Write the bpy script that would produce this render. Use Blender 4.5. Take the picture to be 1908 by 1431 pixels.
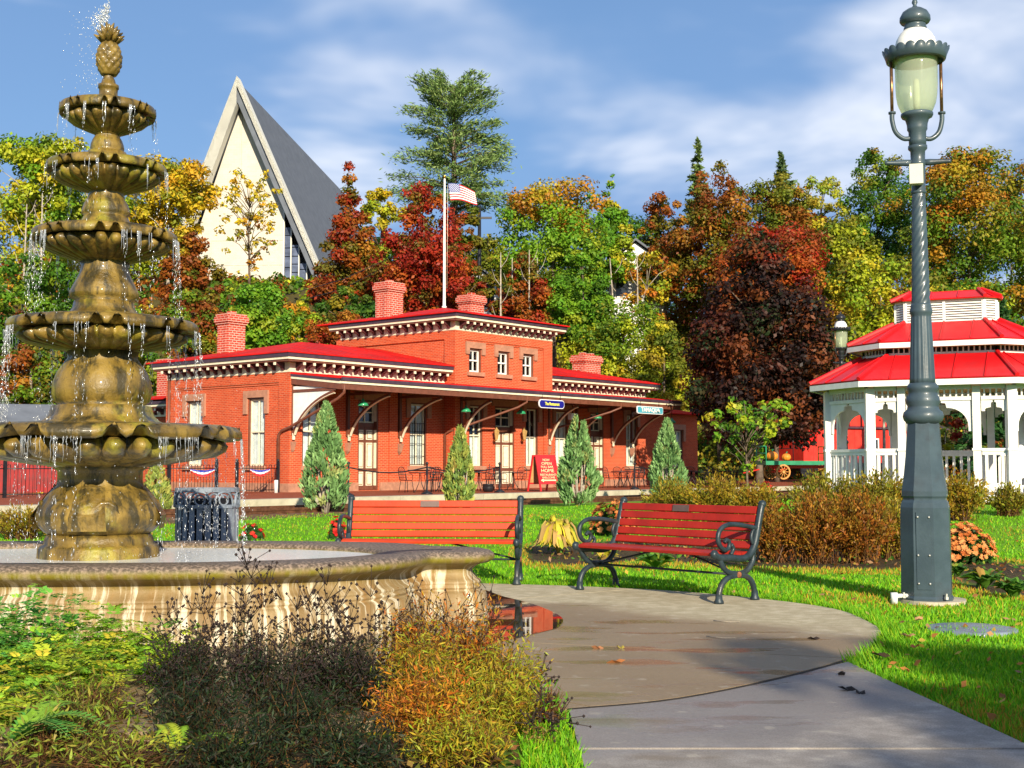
import bpy, math, random
import numpy as np
from mathutils import Vector, Matrix, Quaternion

random.seed(7)
R = math.radians
S = 0.9                                   # one modelling unit = 0.9 m
E, F, CX, CY = 1.35, 2387.0, 954.0, 715.5  # eye height, focal length in photo pixels, photo centre
PITCH = math.atan((869 - 715.5) / F)
cp_, sp_ = math.cos(PITCH), math.sin(PITCH)

for o in list(bpy.data.objects):
    bpy.data.objects.remove(o)
scene = bpy.context.scene
COL = scene.collection

# ------------------------------------------------------------------ camera
cam = bpy.data.cameras.new('camera')
cam.sensor_width = 36.0
cam.lens = 36.0 * F / 1908.0
cam.clip_start, cam.clip_end = 0.1, 3000
camo = bpy.data.objects.new('camera', cam)
camo.location = (0, 0, E * S)
camo.rotation_euler = (R(90) + PITCH, 0, 0)
COL.objects.link(camo)
scene.camera = camo

# ------------------------------------------------------------------ sky, sun, exposure
SUN_EL = R(21.5)
SUN_H = Vector((0.24, -0.97, 0)).normalized()      # towards the sun, horizontally
world = bpy.data.worlds.new('World')
scene.world = world
world.use_nodes = True
wn = world.node_tree
wn.nodes.clear()
wl = wn.links.new
w_out = wn.nodes.new('ShaderNodeOutputWorld')
w_bg = wn.nodes.new('ShaderNodeBackground')
w_sky = wn.nodes.new('ShaderNodeTexSky')
w_sky.sky_type = 'NISHITA'
w_sky.sun_disc = False
w_sky.sun_elevation = SUN_EL
w_sky.sun_rotation = math.atan2(SUN_H.x, SUN_H.y)
w_sky.air_density, w_sky.dust_density, w_sky.ozone_density = 1.0, 0.2, 2.5
w_bg.inputs['Strength'].default_value = 0.08
w_tc = wn.nodes.new('ShaderNodeTexCoord')
w_sep = wn.nodes.new('ShaderNodeSeparateXYZ')
wl(w_tc.outputs['Generated'], w_sep.inputs[0])
w_z = wn.nodes.new('ShaderNodeMath'); w_z.operation = 'ADD'; w_z.inputs[1].default_value = 0.22
w_zm = wn.nodes.new('ShaderNodeMath'); w_zm.operation = 'MAXIMUM'; w_zm.inputs[1].default_value = 0.0
wl(w_sep.outputs[2], w_zm.inputs[0]); wl(w_zm.outputs[0], w_z.inputs[0])
w_dx = wn.nodes.new('ShaderNodeMath'); w_dx.operation = 'DIVIDE'
w_dy = wn.nodes.new('ShaderNodeMath'); w_dy.operation = 'DIVIDE'
wl(w_sep.outputs[0], w_dx.inputs[0]); wl(w_z.outputs[0], w_dx.inputs[1])
wl(w_sep.outputs[1], w_dy.inputs[0]); wl(w_z.outputs[0], w_dy.inputs[1])
w_c = wn.nodes.new('ShaderNodeCombineXYZ')
wl(w_dx.outputs[0], w_c.inputs[0]); wl(w_dy.outputs[0], w_c.inputs[1])
def wnoise(scale, detail, rough, off):
    mp = wn.nodes.new('ShaderNodeMapping')
    mp.inputs['Location'].default_value = off
    wl(w_c.outputs[0], mp.inputs[0])
    n = wn.nodes.new('ShaderNodeTexNoise')
    n.inputs['Scale'].default_value = scale
    n.inputs['Detail'].default_value = detail
    n.inputs['Roughness'].default_value = rough
    n.inputs['Distortion'].default_value = 0.25
    wl(mp.outputs[0], n.inputs['Vector'])
    return n
def wramp(n, a, b):
    r = wn.nodes.new('ShaderNodeMapRange')
    r.interpolation_type = 'SMOOTHSTEP'
    r.inputs['From Min'].default_value = a
    r.inputs['From Max'].default_value = b
    wl(n.outputs[0], r.inputs['Value'])
    return r
SKY_OFF = (4.93342, 1.187023, 0)
w_n1 = wramp(wnoise(1.7, 4, 0.5, SKY_OFF), 0.455, 0.66)       # white cloud banks
w_n2 = wramp(wnoise(0.8, 3, 0.5, (7.7, 1.3, 0)), 0.42, 0.70)  # thin grey-blue veil
w_n3 = wramp(wnoise(3.0, 4, 0.5, (1.7, 9.3, 0)), 0.15, 0.75)
w_hsv = wn.nodes.new('ShaderNodeHueSaturation')
w_hsv.inputs['Saturation'].default_value = 1.12
w_hsv.inputs['Hue'].default_value = 0.503
wl(w_sky.outputs[0], w_hsv.inputs['Color'])
w_m1 = wn.nodes.new('ShaderNodeMixRGB')
w_m1.inputs[2].default_value = (1.9, 3.3, 6.0, 1)
w_low = wn.nodes.new('ShaderNodeMapRange'); w_low.interpolation_type = 'SMOOTHSTEP'   # slate cloud deck, thicker towards the horizon all round
w_low.inputs['From Min'].default_value = 0.42; w_low.inputs['From Max'].default_value = 0.06
w_low.inputs['To Min'].default_value = 0.20; w_low.inputs['To Max'].default_value = 0.90
wl(w_zm.outputs[0], w_low.inputs['Value'])
w_v = wn.nodes.new('ShaderNodeMath'); w_v.operation = 'MULTIPLY_ADD'; w_v.inputs[1].default_value = 0.35; w_v.use_clamp = True
wl(w_n2.outputs[0], w_v.inputs[0]); wl(w_low.outputs[0], w_v.inputs[2]); wl(w_v.outputs[0], w_m1.inputs[0])
wl(w_hsv.outputs[0], w_m1.inputs[1])
w_m2 = wn.nodes.new('ShaderNodeMixRGB')
w_m2.inputs[2].default_value = (8.6, 8.9, 9.6, 1)
w_k = wn.nodes.new('ShaderNodeMath'); w_k.operation = 'MULTIPLY'
wl(w_n1.outputs[0], w_k.inputs[0]); wl(w_n3.outputs[0], w_k.inputs[1])
wl(w_k.outputs[0], w_m2.inputs[0]); wl(w_m1.outputs[0], w_m2.inputs[1])
wl(w_m2.outputs[0], w_bg.inputs['Color'])
wl(w_bg.outputs[0], w_out.inputs[0])

sun = bpy.data.lights.new('sun', 'SUN')
sun.energy = 5.0
sun.angle = R(0.55)
sun.color = (1.0, 0.885, 0.68)
suno = bpy.data.objects.new('sun', sun)
COL.objects.link(suno)
SUN_DIR = Vector((SUN_H.x * math.cos(SUN_EL), SUN_H.y * math.cos(SUN_EL), math.sin(SUN_EL)))
suno.rotation_euler = SUN_DIR.to_track_quat('Z', 'Y').to_euler()
suno.location = SUN_DIR * 60

vs = scene.view_settings
scene.display_settings.display_device = 'sRGB'
vs.view_transform = 'Standard'
vs.look = 'None'
vs.exposure = 0.62
vs.gamma = 1.0
vs.use_curve_mapping = False
try:
    scene.cycles.max_bounces = 6
    scene.cycles.diffuse_bounces = 1
    scene.cycles.glossy_bounces = 3
    scene.cycles.transmission_bounces = 4
    scene.cycles.transparent_max_bounces = 8
    scene.cycles.sample_clamp_indirect = 6
    scene.cycles.use_denoising = True
except Exception:
    pass

# ------------------------------------------------------------------ photo pixel -> place helpers
def at(px, py, Y):
    u, v = (px - CX) / F, (CY - py) / F
    d = (u, cp_ - v * sp_, sp_ + v * cp_)
    t = Y / d[1]
    return Vector((d[0] * t, Y, E + d[2] * t))
def G(px, py, z=0.0):
    u, v = (px - CX) / F, (CY - py) / F
    d = (u, cp_ - v * sp_, sp_ + v * cp_)
    t = (z - E) / d[2]
    return Vector((d[0] * t, d[1] * t, z))

# ------------------------------------------------------------------ mesh helper
class M:
    def __init__(s):
        s.v, s.f, s.m, s.sm = [], [], [], []
    def add(s, vs, fs, m=0, smooth=False, T=None):
        b = len(s.v)
        if T is not None:
            vs = [T @ Vector(p) for p in vs]
        s.v += [tuple(p) for p in vs]
        for f in fs:
            s.f.append([b + i for i in f]); s.m.append(m); s.sm.append(smooth)
        return s
    def box(s, x0, x1, y0, y1, z0, z1, m=0, T=None):
        vs = [(x0,y0,z0),(x1,y0,z0),(x1,y1,z0),(x0,y1,z0),(x0,y0,z1),(x1,y0,z1),(x1,y1,z1),(x0,y1,z1)]
        return s.add(vs, [(0,3,2,1),(4,5,6,7),(0,1,5,4),(1,2,6,5),(2,3,7,6),(3,0,4,7)], m, False, T)
    def cbox(s, c, d, m=0, T=None, bev=0):
        x, y, z = c; a, b, h = d[0]/2, d[1]/2, d[2]/2
        return s.box(x-a, x+a, y-b, y+b, z-h, z+h, m, T)
    def prism(s, poly, z0, z1, m=0, T=None, smooth=False):
        n = len(poly)
        vs = [(p[0], p[1], z0) for p in poly] + [(p[0], p[1], z1) for p in poly]
        fs = [tuple(range(n - 1, -1, -1)), tuple(range(n, 2 * n))]
        fs += [(i, (i + 1) % n, n + (i + 1) % n, n + i) for i in range(n)]
        return s.add(vs, fs, m, smooth, T)
    def tube(s, pts, rad, n=8, m=0, smooth=True, T=None, cap=True):
        pts = [Vector(p) for p in pts]
        k = len(pts)
        if not hasattr(rad, '__len__'):
            rad = [rad] * k
        vs, fs = [], []
        prev = None
        for i, p in enumerate(pts):
            d = (pts[min(i + 1, k - 1)] - pts[max(i - 1, 0)])
            if d.length < 1e-9: d = Vector((0, 0, 1))
            d.normalize()
            if prev is None:
                a = Vector((0, 0, 1)) if abs(d.z) < 0.9 else Vector((1, 0, 0))
                a = (a - d * a.dot(d)).normalized()
            else:
                a = (prev - d * prev.dot(d))
                a = a.normalized() if a.length > 1e-6 else d.orthogonal().normalized()
            prev = a
            b = d.cross(a)
            for j in range(n):
                t = 2 * math.pi * j / n
                vs.append(p + (a * math.cos(t) + b * math.sin(t)) * rad[i])
        for i in range(k - 1):
            for j in range(n):
                j2 = (j + 1) % n
                fs.append((i*n+j, i*n+j2, (i+1)*n+j2, (i+1)*n+j))
        if cap:
            fs.append(tuple(range(n - 1, -1, -1)))
            fs.append(tuple((k - 1) * n + j for j in range(n)))
        return s.add(vs, fs, m, smooth, T)
    def lathe(s, prof, n=24, m=0, smooth=True, T=None, fn=None, phase=0.0, close=False):
        vs, fs = [], []
        for (r, z, *e) in prof:
            for j in range(n):
                t = 2 * math.pi * j / n + phase
                rr, zz = (r, z) if fn is None else fn(t, r, z, e[0] if e else 0)
                vs.append((rr * math.cos(t), rr * math.sin(t), zz))
        k = len(prof)
        rng = range(k) if close else range(k - 1)
        for i in rng:
            i2 = (i + 1) % k
            for j in range(n):
                j2 = (j + 1) % n
                fs.append((i*n+j, i*n+j2, i2*n+j2, i2*n+j))
        if not close:
            if prof[0][0] > 1e-6: fs.append(tuple(range(n - 1, -1, -1)))
            if prof[-1][0] > 1e-6: fs.append(tuple((k - 1) * n + j for j in range(n)))
        return s.add(vs, fs, m, smooth, T)
    def ball(s, c, r, n=10, m=0, sq=(1, 1, 1), T=None):
        pr = []
        h = max(4, n // 2)
        for i in range(h + 1):
            a = -math.pi / 2 + math.pi * i / h
            pr.append((max(1e-7, math.cos(a)) * r, math.sin(a) * r))
        TT = Matrix.Translation(c) @ Matrix.Diagonal((sq[0], sq[1], sq[2], 1))
        if T is not None: TT = T @ TT
        return s.lathe(pr, n, m, True, TT)
    def mesh(s, name, mats, uv=True):
        me = bpy.data.meshes.new(name)
        me.from_pydata([(a * S, b * S, c * S) for a, b, c in s.v], [], s.f)
        for mt in (mats if isinstance(mats, (list, tuple)) else [mats]):
            me.materials.append(mt)
        me.polygons.foreach_set('material_index', s.m)
        me.polygons.foreach_set('use_smooth', s.sm)
        if uv:
            box_uv(me)
        me.update()
        return me
    def make(s, name, mats, parent=None, loc=(0, 0, 0), rot=(0, 0, 0), uv=True):
        return link(name, s.mesh(name, mats, uv), parent, loc, rot)

def box_uv(me):
    nl = len(me.loops)
    if not nl: return
    vi = np.empty(nl, np.int32); me.loops.foreach_get('vertex_index', vi)
    co = np.empty(len(me.vertices) * 3, np.float32); me.vertices.foreach_get('co', co)
    co = co.reshape(-1, 3)[vi] / S
    npoly = len(me.polygons)
    no = np.empty(npoly * 3, np.float32); me.polygons.foreach_get('normal', no)
    tot = np.empty(npoly, np.int32); me.polygons.foreach_get('loop_total', tot)
    no = np.abs(np.repeat(no.reshape(-1, 3), tot, axis=0))
    uv = np.empty((nl, 2), np.float32)
    mz = (no[:, 2] >= no[:, 0]) & (no[:, 2] >= no[:, 1])
    mx = ~mz & (no[:, 0] > no[:, 1])
    my = ~mz & ~mx
    uv[mz] = co[mz][:, :2]
    uv[mx] = co[mx][:, 1:3]
    uv[my] = co[my][:, [0, 2]]
    l = me.uv_layers.new(name='UVMap')
    l.data.foreach_set('uv', uv.ravel())

def link(name, data, parent=None, loc=(0, 0, 0), rot=(0, 0, 0)):
    o = bpy.data.objects.new(name, data)
    o.location = (loc[0] * S, loc[1] * S, loc[2] * S)
    o.rotation_euler = rot
    COL.objects.link(o)
    if parent is not None:
        o.parent = parent
    return o
def tag(o, label=None, cat=None, group=None, kind=None):
    if label: o['label'] = label
    if cat: o['category'] = cat
    if group: o['group'] = group
    if kind: o['kind'] = kind
    return o
def thing(name, label, cat, loc=(0, 0, 0), rotz=0.0, group=None):
    o = link(name, None, None, loc, (0, 0, rotz))
    o.empty_display_size = 0.2
    return tag(o, label, cat, group)
KIDS = {}
def copy_tree(o, parent=None, mats=None):
    c = o.copy(); COL.objects.link(c); c.parent = parent
    for ch in o.children:
        copy_tree(ch, c)
    return c
def place(o, loc, rotz=0.0, label=None, scale=None):
    o.location = (loc[0] * S, loc[1] * S, loc[2] * S)
    o.rotation_euler = (0, 0, rotz)
    if scale: o.scale = (scale, scale, scale)
    if label: o['label'] = label
    return o

# numpy quads with a colour per face: leaves, petals, blades
def quads(name, c, a, b, col, mat, parent=None, loc=(0, 0, 0), kind=None):
    n = len(c)
    v = np.empty((n, 4, 3), np.float32)
    v[:, 0] = c - a; v[:, 1] = c + b; v[:, 2] = c + a; v[:, 3] = c - b
    return faces_mesh(name, v.reshape(-1, 3), 4, np.repeat(col, 4, axis=0), mat, parent, loc, kind)
def faces_mesh(name, v, k, col, mat, parent=None, loc=(0, 0, 0), kind=None):
    n = len(v) // k
    me = bpy.data.meshes.new(name)
    me.vertices.add(n * k); me.loops.add(n * k); me.polygons.add(n)
    me.vertices.foreach_set('co', (v * S).astype(np.float32).ravel())
    me.loops.foreach_set('vertex_index', np.arange(n * k, dtype=np.int32))
    me.polygons.foreach_set('loop_start', np.arange(0, n * k, k, dtype=np.int32))
    me.polygons.foreach_set('loop_total', np.full(n, k, np.int32))
    at_ = me.attributes.new('Col', 'FLOAT_COLOR', 'POINT')
    c4 = np.ones((n * k, 4), np.float32); c4[:, :3] = np.clip(col, 0, 1)
    at_.data.foreach_set('color', c4.ravel())
    me.materials.append(mat)
    me.update(calc_edges=True)
    o = link(name, me, parent, loc)
    if kind: o['kind'] = kind
    return o
def unit(a):
    return a / np.maximum(np.linalg.norm(a, axis=1, keepdims=True), 1e-9)
def smooth01(t):
    t = np.clip(t, 0, 1)
    return t * t * (3 - 2 * t)
def in_poly(x, y, poly):
    r = np.zeros(x.shape, bool)
    n = len(poly)
    j = n - 1
    for i in range(n):
        xi, yi = poly[i][0], poly[i][1]; xj, yj = poly[j][0], poly[j][1]
        c = ((yi > y) != (yj > y)) & (x < (xj - xi) * (y - yi) / (yj - yi + 1e-12) + xi)
        r ^= c
        j = i
    return r
def catmull(pts, k=8, closed=True):
    P_ = [Vector(p) for p in pts]; n = len(P_); out = []
    for i in range(n if closed else n - 1):
        p0, p1, p2, p3 = (P_[(i - 1) % n] if closed or i else P_[0]), P_[i], P_[(i + 1) % n], (P_[(i + 2) % n] if closed or i + 2 < n else P_[-1])
        for j in range(k):
            t = j / k
            out.append(0.5 * ((2*p1) + (p2-p0)*t + (2*p0-5*p1+4*p2-p3)*t*t + (3*p1-p0-3*p2+p3)*t**3))
    if not closed: out.append(P_[-1])
    return out

# ------------------------------------------------------------------ materials
class NB:
    def __init__(s, name):
        s.mat = bpy.data.materials.new(name); s.mat.use_nodes = True
        s.nt = s.mat.node_tree; s.nt.nodes.clear()
        s.out = s.n('OutputMaterial')
        s.tc = s.n('TexCoord')
    def n(s, t, **kw):
        x = s.nt.nodes.new('ShaderNode' + t)
        for k, v in kw.items(): setattr(x, k, v)
        return x
    def l(s, a, b): s.nt.links.new(a, b)
    def noise(s, scale, detail=4, rough=0.55, vec='Object', sc=None, dist=0.0):
        x = s.n('TexNoise'); x.inputs['Scale'].default_value = scale
        x.inputs['Detail'].default_value = detail; x.inputs['Roughness'].default_value = rough
        x.inputs['Distortion'].default_value = dist
        v = s.tc.outputs[vec]
        if sc is not None:
            mp = s.n('Mapping'); mp.inputs['Scale'].default_value = sc
            s.l(v, mp.inputs[0]); v = mp.outputs[0]
        s.l(v, x.inputs['Vector'])
        return x.outputs[0]
    def rng(s, v, a, b, c=0.0, d=1.0):
        x = s.n('MapRange'); x.interpolation_type = 'SMOOTHSTEP'
        for k, q in (('From Min', a), ('From Max', b), ('To Min', c), ('To Max', d)): x.inputs[k].default_value = q
        s.l(v, x.inputs['Value']); return x.outputs[0]
    def mix(s, f, a, b, mode='MIX'):
        x = s.n('MixRGB'); x.blend_type = mode
        for i, q in enumerate((f, a, b)):
            if isinstance(q, (int, float)): x.inputs[i].default_value = q if i == 0 else (q, q, q, 1)
            elif isinstance(q, tuple): x.inputs[i].default_value = (*q[:3], 1)
            else: s.l(q, x.inputs[i])
        return x.outputs[0]
    def math(s, op, a, b=0.0):
        x = s.n('Math'); x.operation = op
        for i, q in enumerate((a, b)):
            if isinstance(q, (int, float)): x.inputs[i].default_value = q
            else: s.l(q, x.inputs[i])
        return x.outputs[0]
    def bsdf(s, col, rough=0.6, metal=0.0, spec=0.5, bump=None, bstr=0.3, bdist=0.01, coat=0.0, trans=0.0, ior=1.45):
        p = s.n('BsdfPrincipled')
        for k, q in (('Base Color', col), ('Roughness', rough), ('Metallic', metal)):
            if isinstance(q, (int, float)): p.inputs[k].default_value = q
            elif isinstance(q, tuple): p.inputs[k].default_value = (*q[:3], 1)
            else: s.l(q, p.inputs[k])
        p.inputs['Specular IOR Level'].default_value = spec
        p.inputs['Coat Weight'].default_value = coat
        p.inputs['Coat Roughness'].default_value = 0.08
        p.inputs['Transmission Weight'].default_value = trans
        p.inputs['IOR'].default_value = ior
        if bump is not None:
            b = s.n('Bump'); b.inputs['Strength'].default_value = bstr; b.inputs['Distance'].default_value = bdist
            s.l(bump, b.inputs['Height']); s.l(b.outputs[0], p.inputs['Normal'])
        s.p = p
        return p.outputs[0]
    def done(s, sh):
        s.l(sh, s.out.inputs[0]); return s.mat

def P(name, col, rough=0.6, metal=0.0, var=0.18, scale=6.0, bump=0.25, bscale=40.0, spec=0.5, coat=0.0, bdist=0.004, dirt=None, dirtamt=0.5, dscale=3.0):
    b = NB(name)
    n1 = b.noise(scale, 5)
    lo = tuple(c * (1 - var) for c in col); hi = tuple(min(1, c * (1 + var)) for c in col)
    c = b.mix(b.rng(n1, 0.3, 0.7), lo, hi)
    if dirt:
        c = b.mix(b.rng(b.noise(dscale, 6, 0.65), 0.5, 0.72, 0, dirtamt), c, dirt)
    n2 = b.noise(bscale, 4)
    rr = b.rng(n1, 0.2, 0.8, max(0.02, rough - 0.1), min(1, rough + 0.1))
    return b.done(b.bsdf(c, rr, metal, spec, n2, bump, bdist, coat))

def brick_mat(name, c1, c2, mortar, w=0.21, h=0.068, ms=0.009, offs=0.5):
    b = NB(name)
    t = b.n('TexBrick'); t.offset = offs
    b.l(b.tc.outputs['UV'], t.inputs['Vector'])
    t.inputs['Scale'].default_value = 1.0
    t.inputs['Brick Width'].default_value = w; t.inputs['Row Height'].default_value = h
    t.inputs['Mortar Size'].default_value = ms; t.inputs['Mortar Smooth'].default_value = 0.2
    t.inputs['Bias'].default_value = 0.0
    t.inputs['Color1'].default_value = (*c1, 1); t.inputs['Color2'].default_value = (*c2, 1)
    t.inputs['Mortar'].default_value = (*mortar, 1)
    n = b.noise(1.3, 5)
    c = b.mix(b.rng(n, 0.25, 0.75, 0.0, 0.35), t.outputs['Color'], tuple(x * 0.62 for x in c1))
    n2 = b.noise(14, 4)
    c = b.mix(b.rng(n2, 0.5, 0.75, 0, 0.16), c, (0.72, 0.26, 0.12))
    inv = b.math('SUBTRACT', 1.0, t.outputs['Fac'])
    return b.done(b.bsdf(c, 0.85, 0, 0.25, inv, 0.6, 0.006))

def leaf_mat(name, trans=0.35, rough=0.5, spec=0.3):
    b = NB(name)
    at_ = b.n('Attribute'); at_.attribute_name = 'Col'
    sh = b.bsdf(at_.outputs['Color'], rough, 0, spec)
    tr = b.n('BsdfTranslucent'); b.l(at_.outputs['Color'], tr.inputs['Color'])
    mx = b.n('MixShader'); mx.inputs[0].default_value = trans
    b.l(sh, mx.inputs[1]); b.l(tr.outputs[0], mx.inputs[2])
    return b.done(mx.outputs[0])

MT = {}
MT['leaf'] = leaf_mat('leaf')
MT['grass'] = leaf_mat('grass_blade', 0.35, 0.55, 0.25)
MT['petal'] = leaf_mat('petal', 0.25, 0.6, 0.2)
MT['needle'] = leaf_mat('needle', 0.15, 0.55, 0.3)
MT['bark'] = P('bark', (0.14, 0.10, 0.075), 0.9, 0, 0.4, 5, 0.8, 18, 0.2, 0, 0.02)
MT['bark_pale'] = P('pale_bark', (0.36, 0.31, 0.25), 0.85, 0, 0.3, 5, 0.6, 18, 0.2, 0, 0.02)
MT['brick'] = brick_mat('red_brick', (0.62, 0.084, 0.024), (0.44, 0.046, 0.015), (0.62, 0.25, 0.14))
MT['brick_chimney'] = brick_mat('chimney_brick', (0.52, 0.055, 0.028), (0.40, 0.035, 0.02), (0.66, 0.40, 0.33), 0.24, 0.095, 0.016)
MT['brick_paving'] = brick_mat('brick_paving', (0.36, 0.075, 0.03), (0.28, 0.055, 0.022), (0.22, 0.10, 0.06), 0.2, 0.1, 0.008)
MT['roof_red'] = P('red_metal_roof', (0.56, 0.010, 0.008), 0.62, 0, 0.22, 0.9, 0.25, 14, 0.2, 0, .006, (0.30, 0.03, 0.02), 0.55, 1.6)
MT['roof_pink'] = P('gazebo_red_metal', (0.60, 0.008, 0.012), 0.42, 0, 0.16, 1.0, 0.15, 12, 0.3, 0.05, .006, (0.36, 0.02, 0.025), 0.5, 1.8)
MT['cream'] = P('cream_paint', (0.78, 0.70, 0.52), 0.55, 0, 0.08, 8, 0.12, 60)
MT['white'] = P('white_paint', (0.82, 0.80, 0.76), 0.5, 0, 0.06, 5, 0.1, 50, dirt=(0.55, 0.5, 0.4), dirtamt=0.25)
MT['brown'] = P('brown_paint', (0.16, 0.055, 0.032), 0.45, 0, 0.15, 6, 0.12, 50)
MT['maroon'] = P('maroon_paint', (0.085, 0.022, 0.028), 0.5, 0, 0.2, 8, 0.1, 50)
MT['gutter'] = P('dark_gutter', (0.06, 0.035, 0.055), 0.4, 0, 0.2, 4, 0.1, 30)
MT['sandstone'] = P('brown_sandstone', (0.40, 0.19, 0.12), 0.85, 0, 0.15, 7, 0.4, 50)
MT['iron'] = P('black_iron', (0.018, 0.018, 0.022), 0.4, 0.2, 0.2, 12, 0.2, 60)
MT['bench_iron'] = P('dark_bench_iron', (0.022, 0.036, 0.044), 0.42, 0.1, 0.25, 14, 0.35, 60, dirt=(0.10, 0.085, 0.07), dirtamt=0.4)
MT['lamp_iron'] = P('grey_blue_lamp_paint', (0.046, 0.072, 0.090), 0.42, 0.0, 0.16, 3.5, 0.25, 45, dirt=(0.035, 0.04, 0.045), dirtamt=0.7, dscale=2.2, coat=0.15)
MT['lamp_black'] = P('black_lamp_paint', (0.015, 0.015, 0.02), 0.35, 0, 0.2, 5, 0.1, 40)
MT['bench_slat'] = P('red_bench_paint', (0.54, 0.048, 0.012), 0.5, 0, 0.16, 3, 0.3, 30, 0.3, 0, .004, (0.34, 0.035, 0.014), 0.5, 9)
MT['bench_slat_b'] = P('dark_red_bench_paint', (0.34, 0.020, 0.012), 0.5, 0, 0.16, 3, 0.3, 30, 0.3, 0, .004, (0.20, 0.018, 0.012), 0.5, 9)
MT['plaque'] = P('bronze_plaque', (0.13, 0.085, 0.075), 0.5, 0.3)
MT['copper'] = P('copper', (0.32, 0.17, 0.085), 0.35, 0.9, 0.3, 20)
MT['rust'] = P('rusty_bolt', (0.25, 0.09, 0.04), 0.8, 0.2, 0.4, 30)
MT['galv'] = P('zinc_bolt', (0.45, 0.45, 0.42), 0.4, 0.7, 0.2, 30)
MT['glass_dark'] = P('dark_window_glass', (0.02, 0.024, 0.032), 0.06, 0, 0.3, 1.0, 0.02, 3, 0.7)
MT['curtain'] = P('white_curtain', (0.74, 0.76, 0.74), 0.9, 0, 0.12, 9, 0.2, 30)
MT['green_enamel'] = P('green_enamel', (0.03, 0.30, 0.13), 0.3, 0, 0.1, 5, 0.05, 30, coat=0.3)
MT['concrete'] = P('concrete', (0.46, 0.41, 0.31), 0.85, 0, 0.14, 2.2, 0.35, 60, 0.3, dirt=(0.22, 0.19, 0.12), dirtamt=0.5)
MT['rail'] = P('rusty_rail', (0.16, 0.07, 0.035), 0.5, 0.5, 0.3, 8)
MT['sleeper'] = P('timber_sleeper', (0.13, 0.075, 0.045), 0.9, 0, 0.3, 4, 0.6, 25)
MT['ballast'] = P('track_ballast', (0.17, 0.105, 0.06), 0.95, 0, 0.5, 14, 1.0, 30, 0.2, 0, 0.05)
MT['gold'] = P('gold_ball', (0.8, 0.55, 0.12), 0.25, 0.9)
MT['sign_blue'] = P('dark_blue_sign', (0.012, 0.012, 0.22), 0.35, 0, 0.1, 6)
MT['sign_cyan'] = P('light_blue_sign', (0.07, 0.36, 0.48), 0.4, 0, 0.08, 6)
MT['sign_yellow'] = P('yellow_lettering', (0.80, 0.78, 0.10), 0.5, 0, 0.05, 6)
MT['sign_red'] = P('red_sign_board', (0.52, 0.02, 0.025), 0.45, 0, 0.1, 6)
MT['letter_cream'] = P('cream_lettering', (0.85, 0.66, 0.36), 0.6, 0, 0.05, 6)
MT['wood_tan'] = P('tan_wood', (0.48, 0.26, 0.10), 0.7, 0, 0.2, 6)
MT['barn_red'] = P('barn_red_paint', (0.24, 0.014, 0.014), 0.7, 0, 0.25, 3, 0.3, 30)
MT['fern_stem'] = P('fern_stem', (0.16, 0.24, 0.04), 0.6)
MT['red_paint'] = P('caboose_red', (0.66, 0.03, 0.018), 0.5, 0, 0.12, 2.5, 0.15, 25)
MT['green_paint'] = P('cart_green', (0.01, 0.20, 0.09), 0.45, 0, 0.12, 4)
MT['orange_paint'] = P('orange_wheel', (0.55, 0.22, 0.05), 0.5, 0, 0.2, 8)
MT['pumpkin'] = P('pumpkin_skin', (0.72, 0.22, 0.02), 0.45, 0, 0.15, 5)
MT['slate'] = P('grey_slate', (0.12, 0.135, 0.165), 0.8, 0, 0.16, 1.5, 0.4, 12)
MT['church_wall'] = brick_mat('pale_church_brick', (0.62, 0.575, 0.49), (0.57, 0.53, 0.45), (0.66, 0.63, 0.56), 0.5, 0.22, 0.012)
MT['church_white'] = P('white_concrete_fascia', (0.74, 0.72, 0.64), 0.7, 0, 0.06, 0.6, 0.1, 8)
MT['stained'] = P('stained_glass', (0.09, 0.11, 0.17), 0.2, 0, 0.6, 0.8, 0.05, 5)
MT['siding'] = P('white_siding', (0.80, 0.80, 0.80), 0.7, 0, 0.05, 1)
MT['can'] = P('grey_litter_bin_paint', (0.19, 0.225, 0.28), 0.4, 0.1, 0.2, 8)
MT['mulch'] = P('dark_mulch', (0.035, 0.026, 0.02), 0.95, 0, 0.5, 20, 1.0, 40)
MT['conduit'] = P('white_pipe', (0.7, 0.72, 0.7), 0.5, 0, 0.1)
MT['redwhite'] = P('bunting_white', (0.75, 0.75, 0.78), 0.8, 0, 0.05)
MT['bunt_red'] = P('bunting_red', (0.6, 0.02, 0.03), 0.8, 0, 0.05)
MT['bunt_blue'] = P('bunting_blue', (0.03, 0.05, 0.4), 0.8, 0, 0.05)
MT['box_beige'] = P('beige_box', (0.62, 0.60, 0.46), 0.5, 0, 0.06)
MT['lattice'] = P('lantern_amber', (0.45, 0.28, 0.10), 0.3, 0, 0.2)

def fountain_stone():
    b = NB('wet_ochre_cast_stone')
    n1 = b.noise(5, 6, 0.6)
    c = b.mix(b.rng(n1, 0.25, 0.75), (0.085, 0.054, 0.012), (0.285, 0.185, 0.034))
    n2 = b.noise(9, 6, 0.65, 'Object', (1, 1, 0.25))
    c = b.mix(b.rng(n2, 0.45, 0.60, 0, 0.85), c, (0.022, 0.02, 0.009))
    n3 = b.noise(2.6, 5, 0.6, 'Object', (1, 1, 0.6))
    c = b.mix(b.rng(n3, 0.52, 0.68, 0, 0.75), c, (0.34, 0.30, 0.025))
    c = b.mix(b.rng(b.noise(40, 3), 0.62, 0.75, 0, 0.7), c, (0.03, 0.022, 0.012))
    bm = b.noise(28, 6, 0.6)
    return b.done(b.bsdf(c, b.rng(n1, 0.2, 0.8, 0.24, 0.6), 0, 0.5, bm, 0.7, 0.012, 0.22))
MT['stone'] = fountain_stone()

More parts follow.
